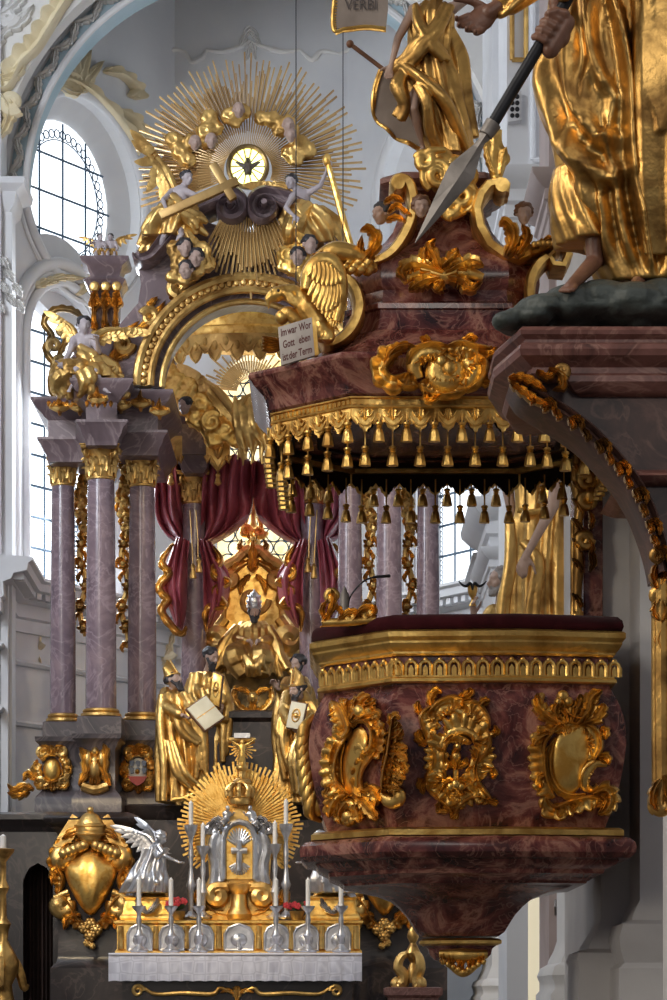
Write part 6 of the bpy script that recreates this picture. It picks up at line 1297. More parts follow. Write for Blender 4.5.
# ---- carved cartouches, drawn in crop units then mapped on the swelling facets
def carve(nm, fm, items, mat, par, tr):
    g = G()
    for it in items:
        k = it[0]; p = [tr(*q) for q in it[1]]
        if k == 'r': g.roc(p, it[2] * 1.1, it[3] * 1.45, it[4], it[5], fm, it[6])
        elif k == 'l': g.leaf(p, it[2] * 1.3, it[3] * 1.1, it[4], fm, it[5] if len(it) > 5 else 0)
        elif k == 's': g.scr(p, it[2], fm, flat=it[3] if len(it) > 3 else .75, n=len(p) if len(p) > 12 else 26, raw=len(p) > 12)
        elif k == 'e': x, y = p[0]; g.ell(fm(x, y, it[4]), it[2], it[3], it[2], n=10)
        elif k == 'b':
            for x, y in spl(p, it[3]): g.ell(fm(x, y, it[2] * .9), it[2], it[2], it[2], n=8)
    return g.build(nm, mat, par, ang=55)
def field(nm, fm, pts, tr, par, mat='goldfine', h=.012):
    o = spl([tr(*q) for q in pts + [pts[0]]], 60)[:-1]; cx = sum(p[0] for p in o) / len(o); cy = sum(p[1] for p in o) / len(o); g = G()
    g.rings([[fm(cx + (x - cx) * k, cy + (y - cy) * k, w) for x, y in o] for k, w in ((1.08, -.01), (1.06, .02), (.95, .035), (.7, .035 + h * .7), (.4, .035 + h), (.02, .035 + h * 1.05))]); return g.build(nm, MT[mat], par, ang=60)
# left facet
trL = lambda u, v: (300 + u / 5.558, 660 + v / 5.556); fL = facet(pA, pB, body_off)
c1 = carve('cartouche', fL, [
    ('r', [(285, 395), (245, 440), (205, 520), (190, 600), (200, 670), (240, 720), (275, 750)], 2.0, 9.5, .085, 10, 1), ('r', [(250, 455), (228, 540), (228, 640), (245, 715)], 1.6, 4, .06, 8, 1),
    ('r', [(170, 225), (215, 260), (245, 320), (262, 380), (235, 425), (200, 410)], 3, 8, .09, 7, 1), ('r', [(215, 215), (250, 280), (275, 350), (300, 380)], 2, 6, .08, 6, -1), ('s', spiral((235, 395), 38, 8, -60, 1.3, 24), [.03, .045, .03]),
    ('r', [(285, 350), (340, 335), (385, 370), (398, 430), (385, 490), (350, 520)], 2.0, 9, .085, 10, -1), ('r', [(420, 500), (385, 550), (350, 600), (335, 660), (345, 710), (370, 700)], 2.4, 6, .08, 7, 1), ('s', spiral((348, 500), 30, 8, 0, 1.4, 24), [.03, .04, .025]),
    ('l', [(280, 330), (310, 270), (345, 215), (395, 195)], 7, .07, 5, .05), ('l', [(300, 340), (370, 300), (420, 300), (440, 330)], 7, .07, 5, .04), ('l', [(260, 300), (250, 250), (265, 215)], 6, .06, 4, .05), ('l', [(350, 260), (395, 235), (420, 215)], 5, .06, 4, .06), ('l', [(330, 320), (300, 250), (310, 210)], 5, .06, 4, .06), ('e', [(335, 285)], .05, .05, .05), ('l', [(400, 360), (440, 380), (438, 430)], 6, .06, 4, .03),
    ('l', [(250, 750), (200, 770), (165, 830), (160, 880)], 8, .07, 5, .05), ('l', [(290, 760), (350, 790), (400, 850), (430, 900)], 8, .07, 5, .05), ('l', [(255, 790), (215, 850), (225, 915)], 7, .07, 5, .04), ('l', [(300, 800), (320, 860), (330, 905)], 7, .07, 4, .04), ('s', [(200, 850), (240, 810), (280, 800), (330, 830)], [.03, .045, .03]), ('l', [(180, 740), (150, 745), (160, 700)], 5, .06, 3, .04),
    ('e', [(270, 870)], .05, .05, .04), ('e', [(250, 890)], .035, .04, .04), ('e', [(290, 890)], .035, .04, .04), ('e', [(270, 900)], .035, .04, .05), ('l', [(330, 720), (390, 720), (420, 770), (415, 820)], 7, .07, 4, .04), ('b', [(185, 270), (195, 340), (215, 390)], .022, 7), ('b', [(180, 560), (175, 640), (200, 690)], .02, 7), ('r', [(195, 440), (165, 520), (160, 590)], 1.5, 5, .06, 6, 1)], MT['gold'], PT, trL)
field('mirror_field', fL, [(300, 400), (340, 385), (370, 430), (365, 490), (335, 515), (342, 560), (322, 640), (318, 700), (300, 740), (262, 745), (240, 720), (245, 680), (236, 640), (240, 560), (262, 470)], trL, c1)
carve('side_ornament', fL, [('r', [(510, 330), (497, 430), (482, 530), (458, 640), (452, 740)], 1.8, 4, .09, 9, -1), ('r', [(515, 340), (500, 450), (480, 560), (462, 660)], 1.4, 2.2, .07, 12, 1), ('l', [(495, 440), (540, 420), (570, 380)], 6, .07, 5, .05), ('l', [(490, 520), (550, 530), (600, 560)], 7, .08, 6, .06), ('l', [(470, 600), (530, 620), (590, 665)], 7, .08, 5, .05), ('l', [(455, 700), (510, 700), (555, 720)], 6, .07, 5, .04), ('l', [(500, 390), (535, 370), (548, 340)], 5, .06, 4, .05), ('s', [(452, 730), (480, 770), (520, 790), (555, 770), (550, 735), (525, 735)], [.03, .05, .045, .035, .025]), ('l', [(510, 370), (510, 330), (530, 310), (560, 330)], 5, .07, 4, .05), ('l', [(500, 560), (560, 590), (600, 630)], 8, .07, 5, .05), ('l', [(500, 480), (560, 490), (598, 480)], 7, .07, 5, .05), ('l', [(480, 650), (540, 670), (570, 690)], 7, .07, 5, .04), ('b', [(500, 400), (488, 480), (470, 580), (455, 680)], .014, 16)], MT['gold'], PT, trL)
pS = plane((pA.x, pA.y + .55, 0), (0, -1, 0), (0, 0, 1))
fS = lambda u, v, w=0: pS(.25 + (u - 90) / 300.0, zp(660 + v / 5.556), w + body_off(zp(660 + v / 5.556)))
carve('side_ornament', fS, [('r', [(110, 330), (97, 430), (82, 530), (58, 640), (52, 770)], .04, .2, .1, 10, -1), ('r', [(115, 340), (100, 450), (80, 560), (62, 700)], .03, .1, .09, 9, 1), ('l', [(100, 420), (60, 380), (40, 350)], .1, .09, 4, .08), ('l', [(60, 700), (30, 760), (20, 810)], .1, .09, 4, .08)], MT['gold'], PT, lambda u, v: (u, v)) if False else None
g = G()
for i in range(8):
    v = 340 + i * 58; o = body_off(zp(660 + v / 5.556)); z = zp(660 + v / 5.556); c = V((pA.x - o, pA.y + .12, z)); g.tube([c + V((.02, 0, .12)), c + V((-.045, -.06, .03)), c + V((-.05 - .01 * (i % 2), -.04, -.07)), c + V((.02, .05, -.12))], [.02, .04, .045, .02], 8, res=10)
g.tube([V((pA.x - body_off(zp(y)) - .01, pA.y + .1, zp(y))) for y in (716, 735, 755, 775, 800, 808)], [.02, .045, .03, .045, .05, .02], 8, res=24); g.build('side_ornament', MT['gold'], PT, ang=50)
# front facet: ring frame with a small bird and basket inside
trF = lambda u, v: (400 + u / 2.779, 660 + v / 2.779); fF = facet(pB, pC, body_off)
carve('cartouche', fF, [
    ('r', [(130, 335), (121, 290), (125, 245), (142, 214)], 1.8, 13, .075, 8, -1), ('r', [(134, 222), (165, 204), (198, 212), (212, 245)], 1.8, 14, .08, 8, -1), ('r', [(209, 232), (215, 270), (206, 300), (213, 338)], 1.8, 12, .075, 8, -1), ('r', [(216, 330), (190, 351), (158, 357), (124, 328)], 1.8, 13, .075, 8, -1),
    ('r', [(78, 230), (62, 180), (60, 150), (90, 125)], 2.2, 9, .085, 6, 1), ('r', [(75, 150), (105, 118), (145, 102), (185, 112)], 2.4, 9, .09, 7, 1), ('r', [(170, 118), (210, 118), (240, 150), (250, 190)], 2.2, 9, .085, 7, 1), ('r', [(240, 180), (250, 230), (232, 265), (212, 290)], 2.2, 9, .085, 7, 1), ('r', [(212, 290), (214, 330), (240, 370), (258, 392)], 2.2, 8, .085, 6, 1), ('r', [(225, 380), (190, 385), (160, 415), (148, 435)], 2.2, 9, .085, 6, 1), ('r', [(150, 430), (130, 405), (100, 380), (72, 355)], 2.2, 9, .085, 6, 1), ('r', [(72, 360), (75, 320), (95, 285), (88, 240)], 2.2, 9, .085, 7, 1),
    ('s', [(108, 300), (112, 250), (125, 215), (160, 195), (200, 205), (228, 235), (238, 262), (225, 272), (216, 255)], [.018, .026, .03, .032, .026, .016]), ('s', [(104, 165), (118, 140), (150, 135), (158, 160)], [.025, .04, .035, .02]), ('s', [(110, 190), (95, 170), (115, 145), (150, 140), (180, 150), (215, 165), (235, 200)], [.02, .032, .034, .03, .018]), ('s', [(95, 210), (108, 250), (100, 290), (92, 330), (105, 350), (125, 345)], [.02, .03, .026, .022, .016]), ('s', [(205, 275), (200, 310), (215, 345), (205, 365)], [.024, .028, .022, .015]),
    ('r', [(120, 230), (140, 210), (175, 212), (200, 230)], 1.4, 5, .06, 7, 1), ('l', [(90, 130), (85, 105), (100, 85), (118, 92)], 5, .07, 4, .05), ('l', [(160, 105), (180, 100), (195, 88), (188, 78)], 5, .07, 4, .05), ('l', [(220, 130), (235, 115), (252, 112)], 5, .07, 4, .05), ('l', [(250, 205), (268, 200), (262, 180)], 4, .06, 3, .04), ('l', [(225, 300), (250, 300), (262, 320), (252, 330)], 4, .06, 3, .05), ('l', [(65, 330), (58, 345), (66, 375)], 5, .06, 3, .04), ('l', [(110, 395), (115, 415), (150, 412)], 5, .06, 4, .04), ('l', [(148, 410), (150, 430), (140, 442)], 5, .06, 3, .04), ('l', [(230, 380), (262, 395), (272, 390)], 4, .06, 3, .04), ('l', [(70, 240), (52, 215), (55, 190)], 5, .06, 4, .04), ('l', [(56, 150), (48, 130), (52, 112)], 4, .06, 3, .04),
    ('l', [(110, 365), (130, 340), (155, 335)], 6, .07, 4, .03), ('l', [(200, 365), (180, 340), (155, 335)], 6, .07, 4, .03), ('l', [(130, 375), (155, 350), (180, 375)], 5, .07, 4, .04), ('e', [(155, 345)], .04, .04, .05), ('e', [(140, 352)], .03, .03, .05), ('e', [(170, 352)], .03, .03, .05), ('s', [(155, 335), (155, 300)], [.02, .02])], MT['gold'], PT, trF)
carve('carved_bird', fF, [('l', [(155, 296), (130, 286), (125, 268)], 4, .05, 3, .03), ('l', [(155, 296), (178, 288), (186, 270)], 4, .05, 3, .03), ('l', [(155, 305), (155, 285), (156, 262)], 5, .06, 3, .04), ('e', [(156, 268)], .035, .04, .03), ('l', [(150, 266), (158, 246), (166, 232)], 4, .06, 3, .03), ('e', [(160, 240)], .024, .03, .05), ('l', [(142, 280), (150, 262), (160, 252)], 3, .05, 3, .04)], MT['gold'], PT, trF)
# right facet
fR_ = facet(pC, pD, body_off)
c3 = carve('cartouche', fR_, [
    ('r', [(440, 184), (404, 227), (400, 283), (410, 340), (432, 382)], 2, 10, .08, 10, 1), ('r', [(432, 215), (418, 262), (420, 315), (440, 356), (474, 374), (516, 371)], 1.8, 3, .06, 10, 1), ('r', [(405, 380), (430, 408), (475, 392), (537, 380), (575, 396)], 2, 9, .08, 8, 1), ('r', [(515, 177), (551, 198), (561, 241), (541, 278)], 2, 8, .08, 7, 1),
    ('s', [(574, 290), (540, 288), (514, 315), (514, 350), (536, 362)], [.018, .034, .042, .036, .018]), ('r', [(545, 282), (518, 300), (505, 330), (508, 358)], 1.6, 5, .06, 6, -1), ('s', [(500, 182), (528, 196), (540, 232), (528, 266), (514, 272)], [.02, .034, .036, .028, .016]), ('r', [(500, 178), (470, 172), (440, 180), (425, 200)], 1.8, 7, .07, 6, -1),
    ('l', [(459, 180), (416, 158), (386, 127), (381, 90)], 8, .08, 6, .06), ('s', [(395, 95), (384, 122), (388, 146), (412, 148), (406, 128)], [.022, .034, .034, .026, .014]), ('l', [(492, 178), (522, 144), (536, 102), (565, 83)], 8, .08, 6, .06), ('l', [(510, 175), (545, 160), (562, 135), (566, 118)], 7, .07, 5, .05), ('l', [(470, 178), (462, 140), (452, 110), (458, 84)], 6, .07, 5, .05), ('l', [(478, 176), (492, 140), (502, 112), (500, 92)], 6, .07, 5, .05), ('l', [(440, 170), (430, 140), (440, 118)], 6, .07, 4, .05), ('e', [(452, 102)], .045, .045, .055), ('e', [(468, 116)], .035, .035, .055), ('e', [(440, 116)], .03, .035, .05), ('r', [(450, 130), (475, 152), (505, 160), (535, 150)], 1.8, 6, .08, 6, -1),
    ('l', [(420, 205), (398, 212), (378, 226), (374, 240)], 6, .07, 5, .05), ('l', [(405, 320), (388, 332), (392, 356)], 6, .06, 4, .04), ('l', [(550, 268), (574, 270), (582, 292)], 5, .06, 4, .04), ('s', [(404, 378), (398, 398), (420, 412), (442, 402)], [.022, .034, .034, .016]), ('l', [(440, 398), (448, 416), (438, 436)], 7, .07, 5, .05), ('l', [(536, 372), (570, 362), (586, 384), (576, 412), (548, 432)], 9, .08, 7, .06), ('l', [(556, 372), (572, 394), (558, 424)], 5, .09, 4, .06), ('l', [(480, 388), (492, 404), (478, 418)], 6, .06, 4, .04), ('l', [(556, 190), (572, 200), (570, 222)], 5, .06, 4, .04)], MT['gold'], PT, trF)
field('mirror_field', fR_, [(459, 188), (512, 180), (528, 212), (525, 262), (506, 304), (500, 345), (473, 368), (446, 352), (428, 319), (425, 262), (438, 215)], trF, c3)
# gilded scroll ornament, microphone and its stand on the rim
t = thing('rim_ornament', 'small gilded leafy ornament on the left corner of the velvet rim', 'ornament', P(345, 622, 19.1)); f = fpx(19.15)
g = G()
for p, w in (([(322, 624), (330, 612), (334, 598), (331, 590)], 5), ([(326, 622), (322, 610), (328, 600)], 4), ([(338, 622), (346, 614), (354, 612), (360, 618)], 5), ([(352, 622), (362, 610), (372, 608), (376, 616)], 5), ([(334, 606), (340, 610), (342, 618)], 4), ([(366, 620), (374, 614), (375, 604)], 4)): g.leaf(p, w, .06, 4, f, .03)
g.scr(spiral((332, 596), 6, 1.5, 90, 1.4, 20), [.02, .03, .015], f); g.scr(spiral((349, 617), 6, 1.5, 180, 1.5, 20), [.02, .03, .015], f); g.scr(spiral((367, 616), 6, 1.5, 180, 1.5, 20), [.02, .03, .015], f); g.scr([(322, 623), (348, 622), (376, 620)], [.03, .03, .03], f); g.build('leaf_scrolls', MT['gold'], t, ang=50)
t = thing('gooseneck_microphone', 'black gooseneck microphone on its small stand at the velvet rim', 'microphone', P(344, 617, 19.4)); f = fpx(19.4)
g = G(); g.lathe(P(344.5, 622, 19.4), [(.04, 0), (.04, .02), (.032, .03), (.032, .19), (.02, .21), (.008, .24), (.002, .25)], 14); g.build('stand', MT['steel'], t)
g = G(); g.tube([f(348, 612), f(349, 600), f(354, 591), f(364, 581), f(374, 577)], [.006, .006, .006], 8, res=20); g.build('gooseneck', MT['iron'], t); g = G(); g.cap(f(374, 577), f(389, 576), .009, .012); g.build('capsule', MT['iron'], t)
# back board between pulpit and canopy
BP = thing('pulpit_back_board', 'red marble back board with gilded scrolls between pulpit and canopy', 'back board', (XP(588, 20.3), 20.6, zp(640)))
g = G(); g.box(XP(583, 20.2), PX0 - .002, 20.2, 21.3, zp(640), ZP(452, 20.2)); g.build('board', MT['redmarble'], BP, bevel=.02)
f = fpx(20.15); g = G(); g.scr([(578, 616), (577, 590), (579, 560), (577, 530), (580, 505), (576, 480), (578, 455)], [.03, .04, .03, .045, .03], f, lift=0); g.scr([(573, 616), (573, 520)], [.02, .02], f, lift=0)
for y in (470, 488, 505, 525, 545, 565, 600): g.leaf([(582, y + 8), (578, y), (571, y - 6)], 4, .06, 4, f, .03); 
for y in (480, 500, 520, 548, 562): g.leaf([(590, y + 10), (592, y), (588, y - 9)], 4, .06, 4, f, .03)
for c in ((586, 500), (586, 480), (584, 540)): g.scr(spiral(c, 8, 2, 0, 1.5, 20), [.03, .045, .02], f)
g.join(dome(f, 589, 496, 7, 10, .08)); g.leaf([(592, 552), (594, 562), (591, 572)], 4, .06, 3, f); g.lathe(f(577, 616, -.02), [(.05, 0), (.05, .03), (.03, .05), (.03, .1), (.045, .12)], 12); g.build('gilded_scrolls', MT['goldold'], BP, ang=50)
# ================================================================ PULPIT CANOPY
YC = 18.75; CC = V((.767, 19.94)); HW = 1.187; CH = .54
def octo(h=HW, ch=CH, c=CC):
    x0, x1, y0, y1 = c.x - h, c.x + h, c.y - h, c.y + h; k = ch * h / HW
    return [V((x0, y0 + k)), V((x0 + k, y0)), V((x1 - k, y0)), V((x1, y0 + k)), V((x1, y1 - k)), V((x1 - k, y1)), V((x0 + k, y1)), V((x0, y1 - k))]
CPL = octo(); zc_ = lambda y: ZP(y, YC)
CN = thing('pulpit_canopy', 'red marble pulpit canopy with gilded valance, tassels and scroll ribs', 'canopy', (CC.x, CC.y, zc_(440)))
g = G(); g.sweep(CPL, [(-.15, zc_(399)), (.0, zc_(397)), (.03, zc_(394)), (.045, zc_(386)), (.06, zc_(380)), (.1, zc_(374)), (.13, zc_(369)), (.145, zc_(365)), (.16, zc_(363)), (.165, zc_(360)), (.155, zc_(357)), (.1, zc_(355)), (-.3, zc_(352))]); g.build('marble_cornice', MT['redmarble'], CN, ang=25)
g = G(); rs = []
for y, h in ((356, 1.2), (351, 1.02), (345, .88), (338, .78), (331, .73), (329, .70), (318, .68), (310, .675), (308, .70), (303, .70), (301, .655), (290, .645), (286, .66), (276, .67), (266, .665), (257, .635), (250, .57), (245, .49), (238, .41), (228, .35), (214, .31), (200, .285), (192, .28)):
    rs.append([V((p.x, p.y, ZP(y, CC.y - h))) for p in octo(h, CH * (.75 if h < .9 else 1))])
g.rings(rs); g.build('marble_roof', MT['redmarble'], CN, ang=28)
g = G(); yz = 19.5; g.sweep([tuple(p) for p in octo(.34, .3)], [(-.06, ZP(193, yz)), (.0, ZP(190, yz)), (.03, ZP(187, yz)), (.03, ZP(184, yz)), (.07, ZP(181, yz)), (.1, ZP(178, yz)), (.1, ZP(173, yz)), (.08, ZP(171, yz)), (-.1, ZP(170, yz))]); g.build('cap_slab', MT['redmarble2'], CN, ang=25)
g = G(); g.sweep(CPL, [(-.1, zc_(409)), (-.012, zc_(408)), (.012, zc_(407)), (.014, zc_(405.5)), (.0, zc_(404.5)), (.0, zc_(399)), (.016, zc_(398)), (.016, zc_(396.5)), (-.1, zc_(396)), (-.1, zc_(409))], True, False)
for i in range(8):
    p, q = CPL[i], CPL[(i + 1) % 8]; L = (q - p).length; d = (q - p).normalized(); n = V((d.y, -d.x)); fm = plane((p.x, p.y, 0), (d.x, d.y, 0)); k = int(L / .042)
    for j in range(k): c = L * (j + .5) / k; g.extr([(c - .011, zc_(404)), (c - .011, zc_(400)), (c, zc_(399)), (c + .011, zc_(400)), (c + .011, zc_(404))], fm, -.004, .009, .004)
g.build('gilded_dentil_band', MT['gold'], CN, ang=30)
# soffit with dark raised rings
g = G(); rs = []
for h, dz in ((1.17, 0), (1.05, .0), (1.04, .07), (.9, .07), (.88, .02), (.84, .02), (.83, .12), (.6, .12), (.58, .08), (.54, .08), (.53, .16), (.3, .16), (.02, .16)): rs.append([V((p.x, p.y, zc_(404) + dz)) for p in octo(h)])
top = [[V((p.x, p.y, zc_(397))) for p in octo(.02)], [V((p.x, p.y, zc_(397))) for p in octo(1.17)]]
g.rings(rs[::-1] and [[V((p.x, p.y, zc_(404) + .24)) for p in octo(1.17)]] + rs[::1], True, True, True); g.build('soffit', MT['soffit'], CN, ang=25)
# valance: scalloped gilded cloth with tassels, one length on each side
def tassel(c, par, s=1.0, cord=.05):
    g = G(); c = V(c); g.tube([c + V((0, 0, .03)), c + V((0, 0, .03 + cord))], .006 * s, 6)
    n = 14; rs = []
    for r, z in ((.012, .035), (.024, .03), (.027, .018), (.017, .008), (.024, .0), (.014, -.008), (.022, -.016), (.03, -.05), (.037, -.095), (.036, -.1), (.01, -.1)):
        rs.append([c + V((r * s * (1 + (.13 if (z < -.012 and j % 2) else 0)) * cos(2 * pi * j / n), r * s * (1 + (.13 if (z < -.012 and j % 2) else 0)) * sin(2 * pi * j / n), z * s)) for j in range(n)])
    g.rings(rs); return g
proto = None
for i in range(8):
    p, q = CPL[i], CPL[(i + 1) % 8]; L = (q - p).length; d = (q - p).normalized(); fm0 = plane((p.x, p.y, 0), (d.x, d.y, 0)); k = max(3, round(L / .198)); pw = L / k
    z0 = zc_(407); dp = .155; g = G()
    def env(u):                                        # scallop outline: pointed joints, double-curved lobes
        t = (u / pw) % 1; a = abs(t - .5) * 2
        return dp * (1.0 - .5 * a ** 1.5 - (.12 if .42 < a < .6 else 0) + (.1 if a < .1 else 0))
    N = k * 20; fr_, bk = [], []
    rs = []
    for j in range(N + 1):
        u = L * j / N; e = env(u); bu = .018 * abs(sin(pi * u / pw)) + .004
        rs.append([fm0(u, z0 - e * v, w) for v, w in ((0, 0), (.3, bu), (.7, bu * 1.1), (.94, bu + .004), (1.0, bu + .008), (1.02, bu - .004), (.7, bu - .012), (0, -.012))])
    g.rings(rs)
    for j in range(k):
        c = pw * (j + .5); fz = lambda u, v, w=0: fm0(u, v, w + .022)
        g.scr([(c - pw * .36, z0 - dp * .42), (c - pw * .2, z0 - dp * .7), (c, z0 - dp * .82), (c + pw * .2, z0 - dp * .7), (c + pw * .36, z0 - dp * .42)], [.004, .008, .004], fz); g.leaf([(c, z0 - .01), (c, z0 - dp * .3), (c, z0 - dp * .62)], .035, .02, 3, fz)
        g.scr([(c - pw * .3, z0 - dp * .2), (c - pw * .15, z0 - dp * .42), (c - pw * .05, z0 - dp * .25)], [.006, .009, .005], fz); g.scr([(c + pw * .3, z0 - dp * .2), (c + pw * .15, z0 - dp * .42), (c + pw * .05, z0 - dp * .25)], [.006, .009, .005], fz)
    vl = g.build('valance', MT['gold'], CN, ang=50)
    g = G(); g.rings([[fm0(lerp(.02, L - .02, j / N), z0 - env(L * j / N) * v * .97, w) for v, w in ((0, -.018), (1, -.018), (1, -.028), (0, -.028))] for j in range(N + 1)]); g.build('dark_lining', MT['soffit'], vl)  # dark sheet added for the shade on the inner side of the valance
    for j in range(k + 1):
        if j < k or i in (0, 1, 2):
            if j == 0 and i: continue
            tassel(fm0(pw * j if 0 < j < k else (pw * .04 if j == 0 else L - pw * .02), z0 - dp * .9, .03), vl, 1.0, .07).build('tassel', MT['gold'], vl)
    for j in range(k): tassel(fm0(pw * (j + .5), z0 - dp * 1.5 - .05, -.06), vl, 1.0, .2).build('tassel', MT['gold'], vl)
# ---- gilded front cartouche and roof acanthus
f = fpx(18.62); g = G(); tr = lambda u, v: (240 + u / 1.853, 180 + v / 1.853)
items = [('r', [(300, 320), (278, 335), (268, 355), (285, 370), (310, 360)], 3, 9, .11, 6, 1), ('r', [(310, 345), (318, 320), (350, 308), (385, 310)], 3, 10, .12, 7, 1), ('r', [(380, 312), (410, 305), (440, 312), (470, 318)], 3, 9, .11, 6, 1), ('r', [(440, 325), (455, 345), (445, 375), (420, 395)], 3, 10, .12, 7, 1), ('r', [(420, 392), (390, 402), (355, 398), (330, 380)], 3, 9, .11, 8, 1), ('r', [(330, 385), (305, 385), (290, 372)], 2.5, 8, .1, 4, 1),
         ('s', spiral((378, 358), 26, 6, -120, 1.6, 36), [.045, .075, .07, .035]), ('s', [(330, 370), (322, 345), (335, 325), (360, 322), (378, 332)], [.04, .06, .06, .04]), ('s', [(400, 385), (425, 375), (432, 350), (418, 330), (400, 330)], [.04, .06, .06, .04]), ('e', [(388, 352)], .06, .06, .05), ('e', [(372, 340)], .05, .06, .05), ('l', [(375, 345), (385, 365), (405, 370)], 8, .08, 4, .05), ('l', [(270, 350), (280, 325), (300, 312), (325, 315)], 6, .09, 5, .07), ('l', [(440, 320), (460, 322), (475, 318)], 6, .09, 4, .06), ('l', [(350, 312), (345, 300), (332, 298)], 5, .08, 3, .06), ('l', [(410, 310), (425, 296), (440, 300)], 5, .08, 3, .06), ('l', [(445, 375), (462, 375), (470, 360)], 5, .08, 3, .05), ('l', [(345, 395), (350, 408), (370, 405)], 5, .08, 3, .05)]
carve('gilded_cartouche', f, items, MT['gold'], CN, tr)
fr2 = lambda u, v, w=0: P(u, v, 19.2 + max(0, 266 - v) * .0083) + V((0, -w, 0))
items = [('l', [(370, 170), (360, 145), (352, 128), (362, 118)], 6, .1, 4, .08), ('l', [(375, 178), (345, 165), (318, 160), (300, 175), (308, 195)], 8, .1, 6, .08), ('l', [(370, 185), (345, 190), (325, 200), (312, 212)], 7, .09, 5, .06), ('l', [(380, 178), (410, 160), (430, 155), (450, 168)], 8, .1, 5, .08), ('l', [(385, 185), (410, 190), (425, 205), (448, 195)], 7, .1, 5, .06), ('l', [(375, 190), (365, 205), (360, 212)], 6, .09, 4, .05), ('l', [(375, 165), (395, 145), (402, 135)], 7, .1, 4, .08), ('l', [(345, 160), (340, 142), (345, 132)], 6, .09, 4, .08), ('s', [(300, 190), (330, 170), (375, 180), (415, 172), (450, 182)], [.03, .05, .06, .05, .03])]
carve('gilded_acanthus', fr2, items, MT['gold'], CN, tr)
# ---- scroll ribs left and right
def band(path, Y, wd, th, n=60):
    pp = path if len(path) > 14 else spl(path, n); rs = []
    for i, (x, y) in enumerate(pp):
        a = pp[max(i - 1, 0)]; b = pp[min(i + 1, len(pp) - 1)]; tx, ty = b[0] - a[0], b[1] - a[1]; L = sqrt(tx * tx + ty * ty) or 1; t = i / (len(pp) - 1); h = interp(th, t); nx, ny = -ty / L * h, tx / L * h; w = interp(wd, t)
        rs.append([P(x + nx * d, y + ny * d, Y) + V((0, e, 0)) for d, e in ((-1, -w), (-.6, -w - .03), (.6, -w - .03), (1, -w), (1.15, -w * .5), (1, 0), (1.15, w * .5), (1, w), (-1, w))])
    return G().rings(rs)
g = band([(396, 196), (393, 189), (398, 184), (407, 187), (412, 200), (412, 218), (405, 238), (393, 256), (380, 265), (366, 268)], 19.45, [.13, .15, .17], [3, 5, 5.5, 5.5, 5, 4]); c = P(398, 190, 19.45); g.tube([c + V((0, -.18, 0)), c + V((0, .18, 0))], [.045, .045], 12); g.build('left_scroll_rib', MT['gold'], CN, ang=40)
g = band([(338, 278), (350, 286), (357, 298), (359, 314), (352, 332), (340, 344), (328, 348), (320, 340)], 19.3, [.13, .15, .14], [4, 5.5, 6, 6, 5, 3]); g.build('left_foot_scroll', MT['gold'], CN, ang=40)
f = fpx(19.2); g = G()
g.scr([(366, 262), (352, 256), (336, 254), (322, 262), (316, 274)], [.05, .07, .08, .07, .05], f)
for k in range(3): g.tube([P(344 + i * 1.2, 264 + k * 3.2 + 1.6 * sin(i * .8 + k * 2.1), 19.15) + V((0, .03 * cos(i * .8 + k * 2.1), 0)) for i in range(26)], [.02, .032, .028], 8)
g.leaf([(364, 262), (372, 252), (376, 240), (368, 232), (360, 236)], 8, .1, 5, f, .1); g.leaf([(362, 262), (360, 250), (362, 240)], 5, .09, 4, f, .08); g.leaf([(334, 256), (326, 252), (320, 256)], 5, .08, 4, f, .06); g.leaf([(330, 262), (316, 258), (312, 266)], 5, .08, 4, f, .06); g.build('left_acanthus', MT['gold'], CN, ang=50)
g = band([(505, 198), (506, 190), (499, 187), (488, 190), (480, 200), (476, 214), (479, 232), (489, 250), (504, 261), (518, 263), (534, 256), (550, 249), (562, 250), (567, 260), (562, 271), (552, 270), (548, 262), (553, 258)], 19.45, [.13, .16, .16], [3, 5, 5.5, 5.5, 5, 4.5, 4, 2.5]); c = P(501, 192, 19.45); g.tube([c + V((0, -.18, 0)), c + V((0, .18, 0))], [.05, .05], 12); g.build('right_scroll_rib', MT['gold'], CN, ang=40)
g = band([(546, 262), (537, 270), (531, 282), (529, 298), (532, 316)], 19.42, [.14, .13, .13], [4, 5.5, 5.5, 5, 4]); g.build('right_foot_scroll', MT['gold'], CN, ang=40)
g = G(); g.leaf([(506, 258), (512, 246), (512, 234), (504, 226), (498, 232)], 9, .1, 5, f, .12); g.leaf([(516, 258), (524, 246), (526, 236), (520, 230)], 7, .1, 5, f, .1); g.leaf([(530, 252), (544, 244), (556, 240), (566, 248)], 6, .09, 6, f, .05)
for i in range(7): g.ell(f(534 + i * 4.6, 247 - 1.5 * sin(i * .5), .06), .028, .03, .025, n=8)
g.build('right_acanthus', MT['gold'], CN, ang=50)
for x, y, lab in ((381, 214, 0), (421, 207, 0), (524, 214, 0)):
    g = G(); head_geo(g, P(x, y, 19.25 if x == 421 else 19.5), .155, ((-.8, -.7, -.1) if x == 381 else (.15, -1, -.15))); h = g.build('cherub_head', MT['skin'], CN, vox=.007)
    g = G(); A, mm = head_geo(G(), P(x, y, 19.25 if x == 421 else 19.5), .155, ((-.8, -.7, -.1) if x == 381 else (.15, -1, -.15))); hair_geo(A, .155, mm, .2, g=g).build('cherub_hair', MT['hair'] if x == 381 else MT['wood'], h, vox=.009)
g = G(); f = fpx(19.3)
for p in ([(388, 214), (396, 206), (404, 212), (412, 218)], [(386, 222), (396, 218), (406, 224)], [(384, 204), (394, 198), (404, 204)]): g.leaf(p, 4, .06, 4, f, .04)
g.build('gilded_cloth', MT['gold'], CN, ang=50)
